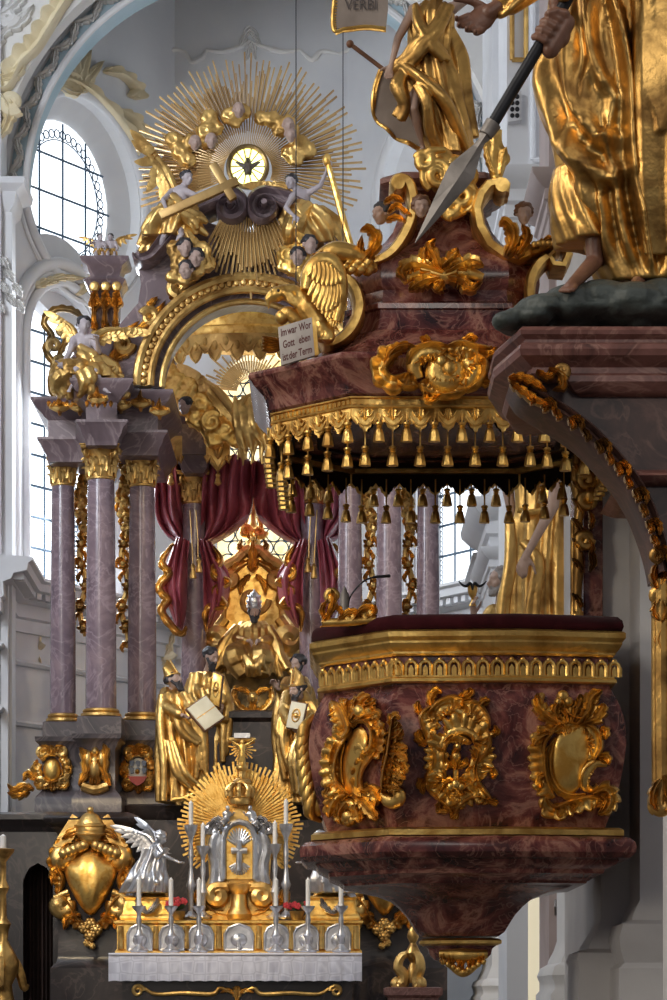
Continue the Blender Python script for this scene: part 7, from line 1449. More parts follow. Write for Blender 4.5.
# finial flame on the right of the cap
g = G(); f = fpx(19.4)
for p, w in (([(496, 180), (492, 160), (494, 142), (486, 128)], 6), ([(498, 178), (502, 160), (498, 144), (500, 130)], 5), ([(494, 150), (486, 140), (480, 130)], 4), ([(498, 168), (506, 160), (504, 150)], 4)): g.scr(p, [w * .006, w * .008, w * .003], f)
g.ell(f(490, 132, 0), .06, .06, .07); g.leaf([(494, 176), (488, 158), (484, 138)], 5, .08, 5, f, .05); g.leaf([(500, 176), (503, 158), (506, 150)], 5, .08, 5, f, .05); g.build('gilded_flame', MT['gold'], CN, vox=.007, it=1)
# ---- eagle with tablet at the left corner
t = thing('eagle_statue', 'gilded eagle with hooked beak and spread wing perched on the left corner of the canopy', 'statue', P(318, 352, 19.2)); Y = 19.1; f = fpx(Y)
g = G(); q = lambda x, y, w=0: f(x, y, w)
g.cap(q(322, 330), q(308, 310), .09, .1); g.cap(q(308, 310), q(302, 299), .1, .075); g.cap(q(302, 299), q(292, 292), .07, .055); g.cap(q(292, 292), q(280, 293), .055, .052); g.ell(q(278, 294), .062, .055, .052); g.cap(q(272, 295), q(268, 299), .036, .026, 10); g.cap(q(268, 299), q(268.5, 309), .024, .007, 8); g.cap(q(281, 289.5, .03), q(273, 291.5, .04), .018, .014, 8); g.cap(q(272, 300), q(277, 300), .012, .02, 8)
g.cap(q(322, 330, .05), q(328, 340, .1), .06, .05); g.cap(q(312, 322), q(300, 322), .055, .03)
for i in range(4): g.cap(q(326, 338, .1), q(320 + i * 4, 344, .14), .022, .014, 8)
r = random.Random(9)
for i in range(26): x = r.uniform(284, 318); y = 294 + (x - 284) * .75 + r.uniform(-4, 6); g.cap(q(x, y, .06), q(x + 4, y + 4, .06), .02, .012, 6)
g.build('body', MT['gold'], t, vox=.01, it=1)
g = G(); g.ell(q(278.5, 292.5, .05), .011, .008, .011); g.build('eye', MT['iron'], t)
def ewing(path, feathers, nm, off):
    g = G(); g.scr(path, [.06, .07, .05, .03], lambda x, y, w=0: f(x, y, w + off))
    for (x0, y0), (x1, y1), w, o in feathers: g.leaf([(x0, y0), ((x0 + x1) / 2 + (y1 - y0) * .12, (y0 + y1) / 2 - (x1 - x0) * .12), (x1, y1)], w * 1.45, .05, 1, lambda x, y, ww=0: f(x, y, ww + off + o), .02)
    g.build(nm, MT['gold'], t, ang=50)
g = G(); g.scr([(307, 293), (310, 277), (321, 265), (333, 267), (340, 282), (341, 304), (336, 324)], [.05, .065, .06, .045, .03], lambda x, y, w=0: f(x, y, w + .06))
def feather(x0, y0, x1, y1, r, o):
    mx_, my_ = (x0 + x1) / 2 + (y1 - y0) * .1, (y0 + y1) / 2 - (x1 - x0) * .1
    pts = [f(*q, o) for q in spl([(x0, y0), (mx_, my_), (x1, y1)], 10)]; g.tube(pts, [r * .6, r, r * 1.05, r * .95, r * .35], 8, .4, up=(0, -1, 0)); g.tube([p + V((0, -r * .38, 0)) for p in pts[:-1]], [.005, .004], 5)
for i in range(9): a = i / 8; feather(314 + 24 * a, 276 - 6 * sin(pi * a) + 8 * a, 304 + 36 * a, 292 + 14 * a + 16 * sin(pi * a), .03, .12)
for i in range(8): a = i / 7; feather(319 + 20 * a, 286 + 8 * a, 315 + 26 * a, 308 + 10 * a + 8 * sin(pi * a), .028, .09)
for i in range(6): a = i / 5; feather(324 + 14 * a, 298 + 8 * a, 324 + 15 * a, 326 + 3 * sin(pi * a), .026, .06)
for i in range(8): a = i / 7; feather(312 + 26 * a, 272 - 7 * sin(pi * a) + 6 * a, 308 + 33 * a, 282 + 6 * a + 6 * sin(pi * a), .026, .15)
g.build('wing', MT['gold'], t, ang=50)
g = G(); g.scr([(282, 318), (288, 314), (296, 320), (302, 326)], [.04, .05, .05, .04], f); g.ell(f(282, 318, .02), .05, .05, .05)
for i in range(5): g.leaf([(284, 342 + i * .8), (274, 341 + i * 2.2), (262, 338 + i * 3.4)], 4, .05, 1, f, .02)
g.build('tail', MT['gold'], t, ang=50)
t = thing('inscribed_tablet', 'pale tablet with three lines of dark red writing below the eagle on the canopy', 'tablet', P(300, 364, 18.9)); Y = 18.92
a0, b0, c0 = P(279, 327.5, Y), P(311, 318, Y), P(282, 366, Y); ux = (b0 - a0).normalized(); vy = (a0 - c0).normalized(); cc = (b0 + c0) / 2; n = ux.cross(vy).normalized(); hx = (b0 - a0).length / 2 * 1.06; hy = (a0 - c0).length / 2
g = G(); g.obox(cc, ux * hx, vy * hy, n * .022); g.build('slab', MT['paper'], t, bevel=.006)
g = G(); g.obox(cc + ux * (hx + .012) - n * .012, ux * .014, vy * hy, n * .03); g.build('gilded_edge', MT['gold'], t)
fmT = lambda u, v, w=0: cc + ux * u + vy * v + n * w
for wd, x, y in (('Im', -.083, .083), ('war', -.024, .083), ('Wor', .066, .083), ('Gott', -.055, 0), ('eben', .057, 0), ('ist', -.085, -.083), ('der', -.03, -.083), ('Term', .056, -.083)):
    text_geo(wd, .066, lambda u, v, w: fmT(x + u * .64, y + v * 1.08, w), 0, .0235, 0, .0012).build('lettering', MT['ink'], t, smooth=False)
# ---- gilded angel on top with banners, standing on curled cloud
Y = 19.75
AG = angel('draped_statue', 'gilded figure in swirling drapery standing on a curled cloud on top of the pulpit canopy', 'statue', Y,
      dict(head=(438, -17, -.05), neck=(436, -2), chest=(432, 22), pelvis=(428, 66), sL=(453, 8), eL=(474, -6, .1), hL=(488, -30, .05), sR=(414, 10), eR=(398, 38, -.1), hR=(391, 66, -.12), pL=(435, 72), kL=(440, 110, -.12), aL=(447, 152, .1), tL=(452, 160, .0), pR=(420, 72), kR=(413, 108, -.16), aR=(424, 148, .05), tR=(420, 158, -.06)), .172,
      [],
      [dict(rings=[(434, 3, 0, .09, .08), (432, 16, -.02, .15, .12), (431, 36, -.02, .145, .125), (430, 52, -.02, .135, .12), (428, 62, -.02, .16, .15), (430, 80, -.02, .2, .17), (434, 100, 0, .2, .18), (442, 122, .02, .19, .17), (448, 142, .03, .17, .16), (452, 158, .02, .16, .15)], nf=9, amp=.16, seed=3, vox=.009),
       dict(tubes=[([(448, 8, -.14), (436, 30, -.2), (420, 48, -.2), (408, 62, -.16), (396, 70, -.1)], [.035, .04, .05, .045, .03], 7), ([(402, 66, -.14), (420, 78, -.22), (440, 96, -.22), (454, 120, -.14), (464, 150, -.06)], [.03, .04, .045, .04, .025], 8), ([(404, 72, -.16), (398, 88, -.2), (404, 104, -.18), (398, 120, -.16)], [.03, .045, .035, .025], 5), ([(418, 84, -.22), (428, 104, -.26), (432, 128, -.18), (442, 150, -.1)], [.03, .035, .035, .025], 5), ([(450, 30, -.05), (460, 60, .02), (464, 100, .05), (470, 140, .05)], [.03, .05, .05, .03], 5), ([(416, 6, -.12), (420, 24, -.18), (432, 44, -.2), (446, 58, -.16)], [.03, .035, .04, .03], 5)], vox=.008, name='mantle')], face=(-.4, -.9, -.1), skin='skin', gold_='goldold')
g = G(); f = fpx(19.4)
for c, r0, tn, a in (((438, 176), 17, 1.8, 120), ((462, 196), 15, -1.6, 0), ((424, 162), 10, 1.5, 200), ((452, 208), 12, 1.4, 90), ((466, 176), 10, -1.5, 40)): g.scr(spiral(c, r0, 2.5, a, tn, 44), [.022, .036, .036, .022], f)
for x, y, r in ((440, 160, 14), (446, 180, 17), (460, 198, 14), (432, 176, 13), (454, 168, 14)): g.ell(fpx(19.56)(x, y), r * .0072, r * .006, r * .0068)
for p in ([(446, 150), (430, 152), (420, 160)], [(470, 188), (476, 200), (468, 212)], [(440, 208), (452, 216), (466, 212)]): g.scr(p, [.02, .035, .02], f)
tag(g.build('curled_cloud', MT['gold'], vox=.008, it=1), 'gilded cloud of thick curls under the angel on the canopy cap', 'cloud')
def banner(nm, lab, out, fr_edge, Y, text=None, tc=None, pole=None, seed=0):
    t = thing(nm, lab, 'banner', P(out[0][0], max(p[1] for p in out), Y)); f = lambda u, v, w=0: P(u, v, Y) + V((0, -w + (0 if text else .025) * sin(u * .23 + v * .11 + seed), 0))
    xs = [p[0] for p in out]; ys = [p[1] for p in out]; g = plate([out], f, -.006, .006); g.build('cloth', MT['cloth'], t)
    g = G(); e = spl(fr_edge, 70); g.scr(e, [.014, .014], f, raw=True)
    for i, (x, y) in enumerate(e[1:-1]):
        a, b = e[i], e[i + 2]; tx, ty = b[0] - a[0], b[1] - a[1]; L = sqrt(tx * tx + ty * ty) or 1; g.cap(f(x, y, .006), f(x + ty / L * -3.0 * (-1), y - tx / L * -3.0 * (-1) * -1 if False else y + abs(tx) / L * 3.0, .006), .008, .006, 6)
    g.build('gilded_fringe', MT['gold'], t)
    if text: text_geo(text, .105, lambda u, v, w: f(tc[0] + u / Y * F * .86, tc[1] - v / Y * F, w), 0, .018).build('lettering', MT['inkgrey'], t, smooth=False)
    if pole: g = G(); g.tube([P(*pole[0], Y + .02), P(*pole[1], Y + .05)], [.016, .016], 10); g.ell(P(*pole[0], Y + .02), .028, .028, .028); g.build('pole', MT['wood'], t)
    return t
banner('banner', 'grey banner end with gilded fringe and large letters at the top edge of the picture', [(336, -24), (335, -5), (333, 28), (346, 29), (366, 27), (386, 29), (388, 10), (388, -24)], [(336, -20), (333, 28), (346, 29), (366, 27), (386, 29)], 19.55, 'VERBI', (361, 6), ((328, -24), (489, -33)))
banner('banner', 'grey lower banner with gilded fringe and brown pole behind the angel on the canopy', [(380, 70), (374, 90), (373, 112), (382, 126), (400, 140), (420, 148), (432, 130), (436, 100), (420, 84), (398, 74)], [(380, 70), (374, 90), (373, 112), (382, 126), (400, 140), (420, 148)], 19.95, None, None, ((350, 44), (440, 112)), 2)
# ================================================================ FOREGROUND: marble console with statue on the near pier
Y = 14.0
XW = XP(672, 14.6)                                    # face of the near pier
g = G(); g.sweep([(XW, 14.3), (4.5, 14.3), (4.5, 15.0), (XW, 15.0)], [(0, 0), (0, 27)]); struct(g.build('wall_right_front_pier', MT['pier'], smooth=False), 'nearest nave pier at the right edge')
CS = thing('wall_console', 'large brown red marble wall console in the right foreground carrying a gilded statue', 'console', (XP(600, Y), Y + .4, ZP(560, Y)))
z = lambda y: ZP(y, Y)
pl = [(XP(524, Y), Y), (XW + .4, Y), (XW + .4, Y + 1.5), (XP(524, Y), Y + 1.5), (XP(497, 14.6), Y + 1.0), (XP(497, 14.6), Y + .5)]
g = G(); g.sweep(pl, [(-.1, z(378)), (-.07, z(376)), (-.05, z(371)), (-.055, z(365)), (-.02, z(361)), (.02, z(356)), (.03, z(350)), (.02, z(345)), (-.01, z(342)), (-.01, z(339)), (.02, z(335)), (.025, z(331)), (.01, z(327)), (-.04, z(325)), (-.2, z(324))]); g.build('slab', MT['redmarble2'], CS, ang=30)
edge = spl([(513, 378), (524, 394), (542, 406), (562, 418), (584, 434), (602, 452), (616, 468), (630, 487), (641, 508), (650, 532), (656, 552), (660, 572)], 50)
f = fpx(Y + .12); g = plate([[(530, 366)] + [(x + 10, y - 3) for x, y in edge[4:]] + [(676, 575), (676, 366)]], f, -.36, 0); g.build('body', MT['console'], CS)
g = G(); g.sweep([(XP(575, Y), Y + .06), (XW + .3, Y + .06), (XW + .3, Y + 1.2), (XP(575, Y), Y + 1.2)], [(-.04, z(392)), (.0, z(388)), (.03, z(380)), (.03, z(374)), (0, z(370))]); g.sweep([(XP(628, Y), Y + .06), (XW + .3, Y + .06), (XW + .3, Y + 1.1), (XP(628, Y), Y + 1.1)], [(-.04, z(482)), (.0, z(478)), (.03, z(474)), (.0, z(470)), (-.04, z(466))]); g.build('mouldings', MT['redmarble2'], CS, ang=30)
rs = []
for i, (x, y) in enumerate(edge):
    a = edge[max(i - 1, 0)]; b = edge[min(i + 1, 49)]; tx, ty = b[0] - a[0], b[1] - a[1]; L = sqrt(tx * tx + ty * ty); nx, ny = ty / L, -tx / L
    rs.append([P(x + nx * d, y + ny * d, Y) + V((0, w, 0)) for d, w in ((-1, .5), (-3, .42), (-1.5, .16), (-2, .08), (1, .0), (4, -.02), (8, .02), (12, -.01), (15, .03), (15, .5))])
g = G().rings(rs); c = P(516, 376, Y); g.build('scroll_band', MT['console'], CS, ang=40)
f = fpx(Y); g = G()
items = [('l', [(508, 380), (520, 378), (534, 384), (546, 394)], 5, .05, 5, .04), ('l', [(510, 384), (522, 392), (536, 402), (550, 408)], 5, .05, 5, .04), ('l', [(548, 370), (560, 376), (562, 388), (552, 392)], 5, .05, 4, .04), ('l', [(536, 372), (548, 378), (556, 374)], 4, .05, 4, .03), ('s', spiral((562, 372), 6, 1.5, 200, 1.4, 22), [.015, .028, .014])]
for i in range(6, 48, 3): x, y = edge[i]; carve('gilded_leaf', f, [('l', [(x - 2, y - 5), (x + 3, y + 3), (x, y + 9)], 3.6, .05, 3, .04)] + ([('l', [(x + 5, y - 8), (x + 11, y), (x + 11, y + 11)], 3.6, .04, 4, .03), ('l', [(x, y - 4), (x + 6, y - 4), (x + 9, y)], 3, .04, 3, .02)] if i % 2 else []), MT['goldold'], CS, lambda u, v: (u, v))
carve('gilded_scroll', f, [('s', spiral((657, 556), 6, 1.5, 0, 1.5, 22), [.012, .025, .012])], MT['goldold'], CS, lambda u, v: (u, v))
carve('gilded_acanthus', f, items, MT['goldold'], CS, lambda u, v: (u, v))
# gilded carved frame below the console
t = thing('gilded_altar_frame', 'tall carved gilded frame cut by the right edge below the marble console', 'frame', (XP(661, 14.2), 14.2, ZP(815, 14.2))); Y2 = 14.1; f = fpx(Y2)
g = G(); g.box(XP(657, Y2), XW + .2, Y2, Y2 + .2, ZP(806, Y2), ZP(575, Y2)); g.build('marble_panel', MT['redmarble2'], t, bevel=.01)
g = G(); g.scr([(661, 806), (660, 700), (660, 580)], [.035, .035, .035], f, lift=.4); g.scr([(655.5, 800), (655, 700), (655, 575)], [.02, .02, .02], f, lift=.4); g.scr([(667, 800), (667, 700), (667, 585)], [.025, .025, .025], f, lift=.4); g.build('gilded_moulding', MT['goldold'], t)
items = [('l', [(660, 780), (654, 790), (652, 802), (656, 812)], 5, .06, 4, .04), ('l', [(662, 776), (668, 790), (666, 804)], 6, .06, 4, .04), ('s', spiral((659, 806), 8, 2, 120, 1.5, 24), [.02, .04, .02]), ('l', [(664, 812), (672, 806), (676, 798)], 5, .06, 4, .04), ('l', [(656, 590), (653, 575), (658, 562)], 4, .06, 4, .04), ('l', [(660, 586), (664, 572), (660, 560)], 4, .06, 4, .04), ('s', spiral((658, 596), 6, 1.5, 0, 1.5, 22), [.018, .032, .016]), ('l', [(658, 600), (654, 612), (657, 622)], 4, .05, 4, .03), ('l', [(662, 602), (665, 612), (661, 624)], 4, .05, 4, .03), ('l', [(660, 630), (657, 640), (660, 650)], 3.5, .05, 3, .02)]
carve('carved_leaves', f, items, MT['goldold'], t, lambda u, v: (u, v))
# ---- the statue
Y = 14.35; U = .34
J = dict(head=(618, -222, -.05), neck=(620, -182), chest=(622, -128), pelvis=(622, -8, .02), sL=(660, -160), eL=(610, -70, -.62), hL=(556, 2, -.6), sR=(578, -165), eR=(548, -36, -.35), hR=(494, 10, -.45), pL=(642, 0), kL=(640, 140, -.1), aL=(648, 268, .0), tL=(630, 294, -.28), pR=(604, 4), kR=(596, 136, -.12), aR=(594, 262, -.12), tR=(570, 287, -.34),
         nR=(.25, -.9, .25), dR=(-.8, -.12, -.6), nL=(.55, .6, .1), dL=(-.35, -.2, -.75))
J3 = {a: (P(b[0], b[1], Y + (b[2] if len(b) > 2 else 0)) if a[0] not in 'nd' or a == 'neck' else V(b)) for a, b in J.items()}
SA = thing('apostle_statue', 'gilded robed statue holding a dark lance, standing on the foreground console at the right edge', 'statue', P(612, 318, Y))
# body: open right hand and fist are modelled apart so that the fist closes on the lance
Jb = dict(J3); g = G()
gb = body_geo({k: v for k, v in Jb.items() if k not in ('eL', 'hL', 'sL', 'dL', 'nL')} | {'sL': Jb['sL']}, U, (-.5, -.85, -.2), 1.0, .55)
S, E, H = J3['sL'], J3['eL'], J3['hL']; gb.cap(J3['chest'] + (S - J3['chest']) * .3, S, .3 * U, .26 * U); gb.cap(S, E, .24 * U, .18 * U); gb.cap(E, H, .18 * U, .115 * U)
la, lb = P(604, -62, 13.72), P(489, 130, 13.74); ld = (lb - la).normalized(); hc = la + ld * ((P(548, 30, 13.73) - la).dot(ld))
side = V((-1, 0, -.35)); side = (side - ld * side.dot(ld)).normalized(); fwd = V((0, -1, 0)); fwd = (fwd - ld * fwd.dot(ld) - side * fwd.dot(side)).normalized()
gb.cap(H, hc - side * .05 + fwd * -.04 - ld * .02, .1 * U, .15 * U)                      # wrist into palm
gb.cap(hc - side * .055 - ld * .075, hc - side * .055 + ld * .075, .045, .045); gb.ell(hc - side * .05 - fwd * .02 - ld * .02, .06, .06, .075)
R_ = .038
for i in range(4):                                     # fingers wrap round the shaft from the front
    c = hc + ld * (-.06 + .042 * i); r = .021 - .0015 * abs(i - 1); pp = []
    for j in range(6): a = radians(-165 + 52 * j - 4 * i); pp.append(c + (side * cos(a) + fwd * sin(-a) * -1) * -R_ * (1.18 if j < 5 else 1.02) * V((1, 1, 1)).x)
    for a, b in zip(pp, pp[1:]): gb.cap(a, b, r, r * .95, 8)
th = [hc - side * .06 - ld * .07, hc - fwd * -.035 - side * .03 - ld * .1, hc + fwd * .042 + side * .012 - ld * .085, hc + fwd * .045 + side * .035 - ld * .06]
for a, b in zip(th, th[1:]): gb.cap(a, b, .025, .021, 8)
gb.build('body', MT['skindark'], SA, vox=.007, it=2)
A, m = head_geo(G(), J3['head'], U, (-.5, -.85, -.2)); hair_geo(A, U, m, .4, .6).build('hair_and_beard', MT['hair'], SA, vox=.02)
# robe: long gilded garment with deep folds
g = G(); W = lambda x, y, d=0: P(x, y, Y + d)
ROBE = drape_rings([(W(620, -185), .12, .12, .4), (W(622, -165), .27, .2, .5), (W(622, -120), .32, .24, .8), (W(620, -60), .30, .24, .9), (W(616, 0, -.02), .34, .27, 1), (W(612, 50, -.03), .36, .3, 1), (W(612, 110, -.03), .345, .3, 1.1), (W(618, 165, -.02), .32, .29, 1.2), (W(626, 205, 0), .285, .27, 1.2), (W(634, 240, .02), .265, .25, 1.3), (W(640, 268, .04), .26, .25, 1.3), (W(648, 290, .05), .25, .25, 1.3)], 8, .06, 220, seed=5)
for s in ('R', 'L'):
    S, E, H = J3['s' + s], J3['e' + s], J3['h' + s]; g.cap(S, E, .13, .125); g.cap(E, E + (H - E) * .72, .125, .09)
    for i in range(4): q = E + (H - E) * (.1 + .19 * i); g.tube([q + V((.07 * cos(a), .09 * sin(a), .1 * sin(a * 1.0 + .8) - .02)) for a in [2 * pi * j / 14 for j in range(15)]], .022, 6)
def ridged(rings, folds):
    "press ridges (px path, half width px, height m) into the front of a cloth surface"
    pl_ = [(spl(p, 24), w, h) for p, w, h in folds]
    for ring in rings:
        n = len(ring); c = sum(ring, V()) / n
        for j, v in enumerate(ring):
            if v.y > c.y + .05: continue
            x = CX + v.x / v.y * F; y = HY - (v.z - EYE) / v.y * F; o = 0
            for p, w, h in pl_:
                best = 1e9; sg = 1; tt = 0
                for i in range(len(p) - 1):
                    ax, ay = p[i]; bx, by = p[i + 1]; dx, dy = bx - ax, by - ay; L = dx * dx + dy * dy; u = max(0, min(1, ((x - ax) * dx + (y - ay) * dy) / L)); ex, ey = x - ax - u * dx, y - ay - u * dy; q = ex * ex + ey * ey
                    if q < best: best = q; sg = 1 if ex * dy - ey * dx > 0 else -1; tt = (i + u) / (len(p) - 1)
                d = sqrt(best) / w
                if d < 3: o += h * min(1, 4 * tt + .3, 4 * (1 - tt) + .3) * (math.exp(-d * d * (1 if sg > 0 else 2.2)) - .35 * math.exp(-(d - 1.5) ** 2 * 2.5))
            ring[j] = v + (v - c).normalized() * o
    return rings
g.rings(ridged(ROBE, [([(556, 30), (550, 80), (556, 120), (578, 158), (606, 178), (628, 168)], 9, .075), ([(575, 10), (566, 60), (574, 105), (600, 138), (622, 140)], 8, .06), ([(586, -20), (590, 40), (604, 84), (622, 96)], 7, .05), ([(604, -30), (618, 20), (628, 80), (630, 130), (636, 190), (650, 262)], 6, .07),
    ([(562, 140), (580, 180), (588, 215), (590, 246)], 7, .06), ([(596, 180), (604, 215), (606, 250)], 6, .045), ([(616, 176), (620, 215), (630, 258)], 6, .05), ([(648, -20), (650, 60), (652, 140), (660, 200), (668, 270)], 6, .07), ([(546, 50), (542, 100), (548, 140)], 6, .04), ([(590, 60), (582, 90), (592, 116)], 5, .03), ([(612, 110), (606, 140), (612, 165)], 5, .04), ([(570, 190), (574, 220), (580, 244)], 4, .03), ([(640, 200), (644, 235), (652, 275)], 5, .04), ([(665, 40), (664, 120), (672, 220)], 6, .06)]))
g.build('robe', MT['goldold'], SA, vox=.011, it=1)
g = G()
for k, (x0, y0, rx) in enumerate(((642, 30, .1), (656, 20, .12), (668, 40, .12))):         # mantle falling on the right
    for i in range(3): g.tube([W(x0 - 8 + i * 6, y0 - 120, -.2), W(x0 + i * 5, y0 - 40, -.34), W(x0 + 2 + i * 6, y0 + 60, -.36), W(x0 + 4 + i * 4, y0 + 150, -.3), W(x0 + 8 + i * 5, y0 + 225, -.22)], [.05, .055, .06, .055, .035], 10, res=30)
pth = spl([(642, -10), (646, 20), (652, 48), (644, 70), (648, 96), (656, 112), (660, 130), (664, 108), (658, 84), (668, 62)], 60)
for d in range(4): g.tube([W(x + d * 1.6, y, -.4 + d * .03) for x, y in pth], [.016, .02, .016], 8)
g.build('mantle', MT['goldold'], SA, vox=.011, it=1)
g = G(); g.rings(drape_rings([(W(570, 168, .0), .08, .1, .6), (W(574, 195, -.02), .12, .14, 1), (W(584, 220, -.02), .16, .17, 1.2), (W(596, 246, -.0), .19, .19, 1.4)], 7, .16, 90, seed=8)); g.build('under_robe', MT['goldold'], SA, vox=.011, it=1)
# rock under the feet
g = G(); rr = random.Random(2)
for x, y, rx, rz in ((520, 322, .13, .05), (545, 312, .17, .075), (572, 306, .17, .1), (600, 304, .2, .11), (632, 306, .2, .11), (660, 304, .18, .12), (580, 316, .4, .05), (640, 316, .3, .06)):
    g.ell(W(x, y, -.1 + rr.uniform(-.05, .05)), rx, .26, rz)
    for i in range(5): g.ell(W(x + rr.uniform(-18, 18), y + rr.uniform(-6, 6), rr.uniform(-.28, -.1)), rr.uniform(.04, .09), .1, rr.uniform(.02, .05))
tag(g.build('rock_base', MT['rock'], vox=.013, it=1), 'greenish dark rock under the statue feet on the marble console', 'rock')
# lance
t = thing('lance', 'dark lance with a broad steel blade pointing down, held by the foreground statue', 'lance', P(415, 243, 13.72))
g = G(); g.tube([la, lb], [.03, .03], 12); g.build('shaft', MT['iron'], t)
tip = P(415, 243, 13.72); d = (tip - lb).normalized(); L = (tip - lb).length; nx = d.cross(V((0, -1, 0))).normalized(); g = G(); rs = []
for t_, w, h in ((0, .022, .022), (.06, .03, .024), (.1, .02, .02), (.16, .026, .02), (.36, .068, .026), (.44, .064, .026), (.7, .036, .02), (1, .002, .002)):
    c = lb + d * L * t_; rs.append([c - nx * w, c + V((0, -h, 0)) - nx * w * .1, c + nx * w, c + V((0, h, 0)) + nx * w * .1])
g.rings(rs); g.build('blade', MT['steel'], t, smooth=False); g = G(); g.tube([lb - d * .04, lb + d * .03], [.042, .036], 12); g.build('collar', MT['steel'], t)

# ================================================================ STATUES SEEN THROUGH THE PULPIT OPENING
Y = 28.0
J = dict(head=(532, 400, -.1), neck=(534, 424), chest=(536, 462), pelvis=(538, 560), sL=(518, 442), eL=(508, 490, .1), hL=(514, 530, .1), sR=(560, 446, -.2), eR=(553, 506, -.46), hR=(526, 556, -.56), pL=(548, 565), kL=(548, 640, -.1), aL=(548, 710), tL=(544, 722, -.2), pR=(530, 565), kR=(526, 640, -.1), aR=(524, 710), tR=(520, 722, -.2), dR=(-.25, -.15, -.8), nR=(0, .4, -.2))
t = robed('robed_statue', 'gilded robed statue with one bare arm hanging down, seen between canopy and pulpit', Y, {k: v for k, v in J.items()}, .33, [(536, 428, 0, .14, .14, .4), (537, 442, 0, .24, .2, .6), (536, 480, 0, .27, .24, .8), (535, 510, 0, .24, .22, .8), (535, 530, 0, .28, .24, 1), (534, 570, 0, .3, .26, 1.1), (534, 640, 0, .33, .28, 1.2), (534, 725, 0, .36, .3, 1.3)], (-.5, -.85, -.2), None, seed=14, nf=9, amp=.13, sleeves=False, vd=24,
          mantle=[([(552, 440, -.1), (558, 500, -.15), (556, 570, -.2), (554, 650, -.2)], .09, 5), ([(512, 520, -.3), (514, 560, -.35), (508, 600, -.35), (506, 660, -.3)], .06, 5), ([(524, 540, -.3), (536, 560, -.36), (532, 600, -.36), (530, 660, -.3)], .06, 4)], hair='hairgrey')
g = G(); g.scr([(516, 514), (530, 517), (548, 512)], [.03, .035, .03], lambda u, v, w=0: P(u, v, Y) + V((0, -.24 - w, 0))); g.build('belt', MT['gold'], t)
c = P(534, 725, Y); t = thing('wall_console', 'marble console behind the pulpit carrying the bare armed statue', 'console', c - V((0, 0, .8))); g = G(); g.sweep([(c.x - .5, Y - .45), (c.x + .5, Y - .45), (c.x + .5, Y + .5), (c.x - .5, Y + .5)], [(-.3, c.z - .8), (-.2, c.z - .5), (-.05, c.z - .25), (.0, c.z - .15), (.05, c.z - .1), (.05, c.z)]); g.build('slab', MT['redmarble2'], t)
Y = 33.0
J = dict(head=(500, 582, -.05), neck=(503, 600), chest=(505, 625), pelvis=(505, 690), sL=(516, 612), eL=(520, 650, .05), hL=(510, 680, -.2), sR=(494, 614, -.1), eR=(478, 640, -.3), hR=(474, 616, -.35), pL=(510, 695), kL=(511, 750, -.1), aL=(511, 800), tL=(508, 808, -.2), pR=(500, 695), kR=(499, 750, -.1), aR=(498, 800), tR=(494, 808, -.2), dR=(-.15, -.2, .9), nR=(.8, -.5, .2))
robed('robed_statue', 'grey haired statue raising a cup, only head and hand visible above the velvet pulpit rim', Y, J, .34, [(503, 604, 0, .13, .13, .4), (504, 612, 0, .24, .2, .6), (505, 640, 0, .28, .24, .8), (505, 700, 0, .3, .26, 1), (505, 810, 0, .36, .3, 1.3)], (-.9, -.4, .05), None, seed=15, nf=9, amp=.13, hair='hairgrey', beard=.3, vd=20)
t = thing('cup', 'small gilded cup with curling snakes held up above the pulpit rim', 'cup', P(472.5, 606, 32.6)); c = P(472.5, 606, 32.6); q = 32.6 / F
g = G(); g.lathe(c, [(4 * q, 0), (3 * q, 2 * q), (1.2 * q, 5 * q), (1.6 * q, 8 * q), (3.5 * q, 10 * q), (4.6 * q, 14 * q), (5.2 * q, 20 * q), (4.8 * q, 20.5 * q), (3 * q, 12 * q)], 18); g.build('bowl', MT['gold'], t)
for s in (-1, 1): g = G(); f = fpx(32.55); g.tube([f(472.5, 590), f(472.5 + s * 2, 583), f(472.5 + s * 6, 586), f(472.5 + s * 10, 585), f(472.5 + s * 14, 581)], [.012, .016, .018, .014, .006], 8, res=20); g.build('snake', MT['iron'], t)
c = P(505, 812, Y); t = thing('wall_console', 'marble console hidden behind the pulpit under the statue with the cup', 'console', c - V((0, 0, .7))); g = G(); g.sweep([(c.x - .45, Y - .42), (c.x + .45, Y - .42), (c.x + .45, Y + .5), (c.x - .45, Y + .5)], [(-.3, c.z - .7), (-.2, c.z - .4), (.0, c.z - .15), (.05, c.z - .1), (.05, c.z + .01)]); g.build('slab', MT['redmarble2'], t)
# two thin hanging wires in front of the sunburst
for x, yb, Yw, lab in ((296, 262, 30, 'left one of two thin wires hanging in front of the sunburst'), (343, 262, 30, 'right one of two thin wires hanging in front of the sunburst')):
    g = G(); g.tube([(XP(x, Yw), Yw, ZP(yb + 40, Yw)), (XP(x, Yw), Yw, 27)], [.006, .006], 6); tag(g.build('hanging_wire', MT['iron']), lab, 'wire')
# ================================================================ LIGHT AND CAMERA
w = bpy.data.worlds.new('W'); SC.world = w; w.use_nodes = True; nt = w.node_tree; bg = nt.nodes['Background']
bg.inputs['Color'].default_value = (.72, .8, 1.0, 1); bg.inputs['Strength'].default_value = .19
def area(nm, loc, target, sx, sy, power, col):
    l = bpy.data.lights.new(nm, 'AREA'); l.shape = 'RECTANGLE'; l.size = sx; l.size_y = sy; l.energy = power; l.color = col
    o = bpy.data.objects.new(nm, l); COL.objects.link(o); o.location = loc
    o.rotation_euler = (V(target) - V(loc)).to_track_quat('-Z', 'Y').to_euler(); return o
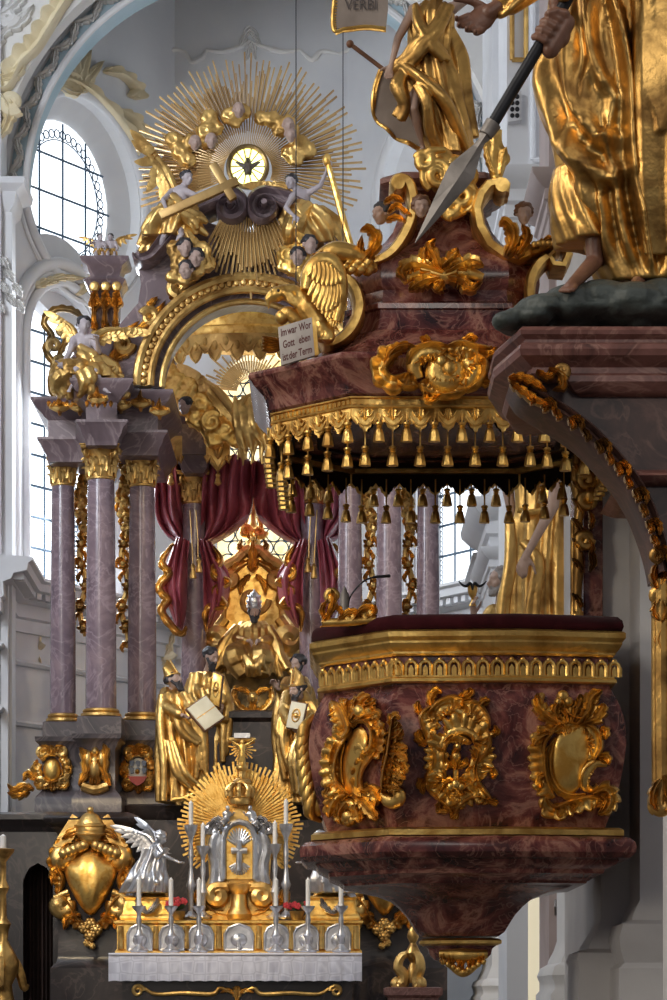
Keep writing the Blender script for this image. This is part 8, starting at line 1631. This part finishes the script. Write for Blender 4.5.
# daylight entering through the choir windows, then the high nave windows, plus added fills
area('choir_window_light_left', (-5.15, 56.5, 13.2), (1.0, 45, 6), 1.8, 5.5, 900, (.84, .92, 1))
area('nave_window_light_left', (-11, 8, 17), (.8, 20, 4.5), 3, 6, 1050, (1, .94, .84))
area('nave_window_light_middle_left', (-12, 20, 15), (.8, 20, 5), 3, 7, 520, (1, .94, .84))
area('nave_window_light_far_left', (-12, 36, 17), (-1.5, 54, 11), 4, 8, 2500, (.84, .91, 1))
area('nave_window_light_right', (10, 36, 19), (-1.5, 54, 12), 4, 8, 1900, (.9, .94, 1))
area('aisle_window_light_left', (-9, 8, 7), (.8, 19.5, 3.5), 2.0, 4.0, 420, (1, .88, .7))  # warm fill light added to brighten the gilding of the pulpit
area('west_window_light', (2.5, -7, 13), (1.6, 20, 4.5), 3, 5, 520, (1, .95, .88))  # fill light added behind the camera to lift the shadowed pilaster
def spot(nm, loc, target, power, col, ang, r=.12):
    l = bpy.data.lights.new(nm, 'SPOT'); l.energy = power; l.color = col; l.spot_size = radians(ang); l.spot_blend = .6; l.shadow_soft_size = r
    o = bpy.data.objects.new(nm, l); COL.objects.link(o); o.location = loc; o.rotation_euler = (V(target) - V(loc)).to_track_quat('-Z', 'Y').to_euler()
spot('altar_spotlight_left', (-6.5, 33, 12), (-1.6, 46, 4.5), 3500, (1, .78, .48), 30)
spot('altar_spotlight_right', (2.0, 34, 16), (-1.6, 52, 7.5), 3000, (1, .8, .5), 26)
area('nave_window_light_near_right', (8, 4, 15), (1.5, 16, 6), 2.5, 6, 260, (1, .93, .82))
GROUPS = dict(candle='candles on and around the altar', candlestick='silver candlesticks on the altar', column_pedestal='marble pedestals under the altar columns', retable_wall='dark marble walls of the altar base', entablature='marble entablatures over the altar columns', inner_entablature='inner entablature pieces', altar_curtain='crimson curtains of the altar', angel_statue='painted angels with gilded drapery', putto_statue='small cherubs on the finial', cherub_cloud='cherub clouds on the gable', church_father_statue='four gilded church fathers', bishop_statue='four gilded church fathers', silver_angel_statue='silver angels beside the tabernacle', angel_pedestal='gilded pedestals of the silver angels', flower_pot='flower pots on the altar', gilded_cartouche='huge gilded cartouches on the altar base', hanging_wire='thin hanging wires', banner='grey banners of the canopy figure', robed_statue='statues behind the pulpit opening', closed_book='books held by the statues', wall_console='marble wall consoles')
for o in list(COL.objects):
    if not o.parent and o.get('label') and not o.get('kind') and not o.get('group'):
        b = o.name.split('.')[0]
        if b in GROUPS: o['group'] = GROUPS[b]
cam = bpy.data.cameras.new('camera'); co = bpy.data.objects.new('camera', cam); COL.objects.link(co); SC.camera = co
co.location = (0, 0, EYE); co.rotation_euler = (pi / 2, 0, 0)
cam.sensor_fit = 'VERTICAL'; cam.sensor_height = 36; cam.lens = F / 1000 * 36; cam.shift_y = .5; cam.clip_end = 300
vs = SC.view_settings; vs.view_transform = 'Standard'; vs.look = 'None'; vs.gamma = 1; vs.use_curve_mapping = False; vs.exposure = -.12
SC.cycles.use_denoising = True; SC.cycles.max_bounces = 6; SC.cycles.diffuse_bounces = 3; SC.cycles.glossy_bounces = 4
bpy.data.scenes.remove(TMP)
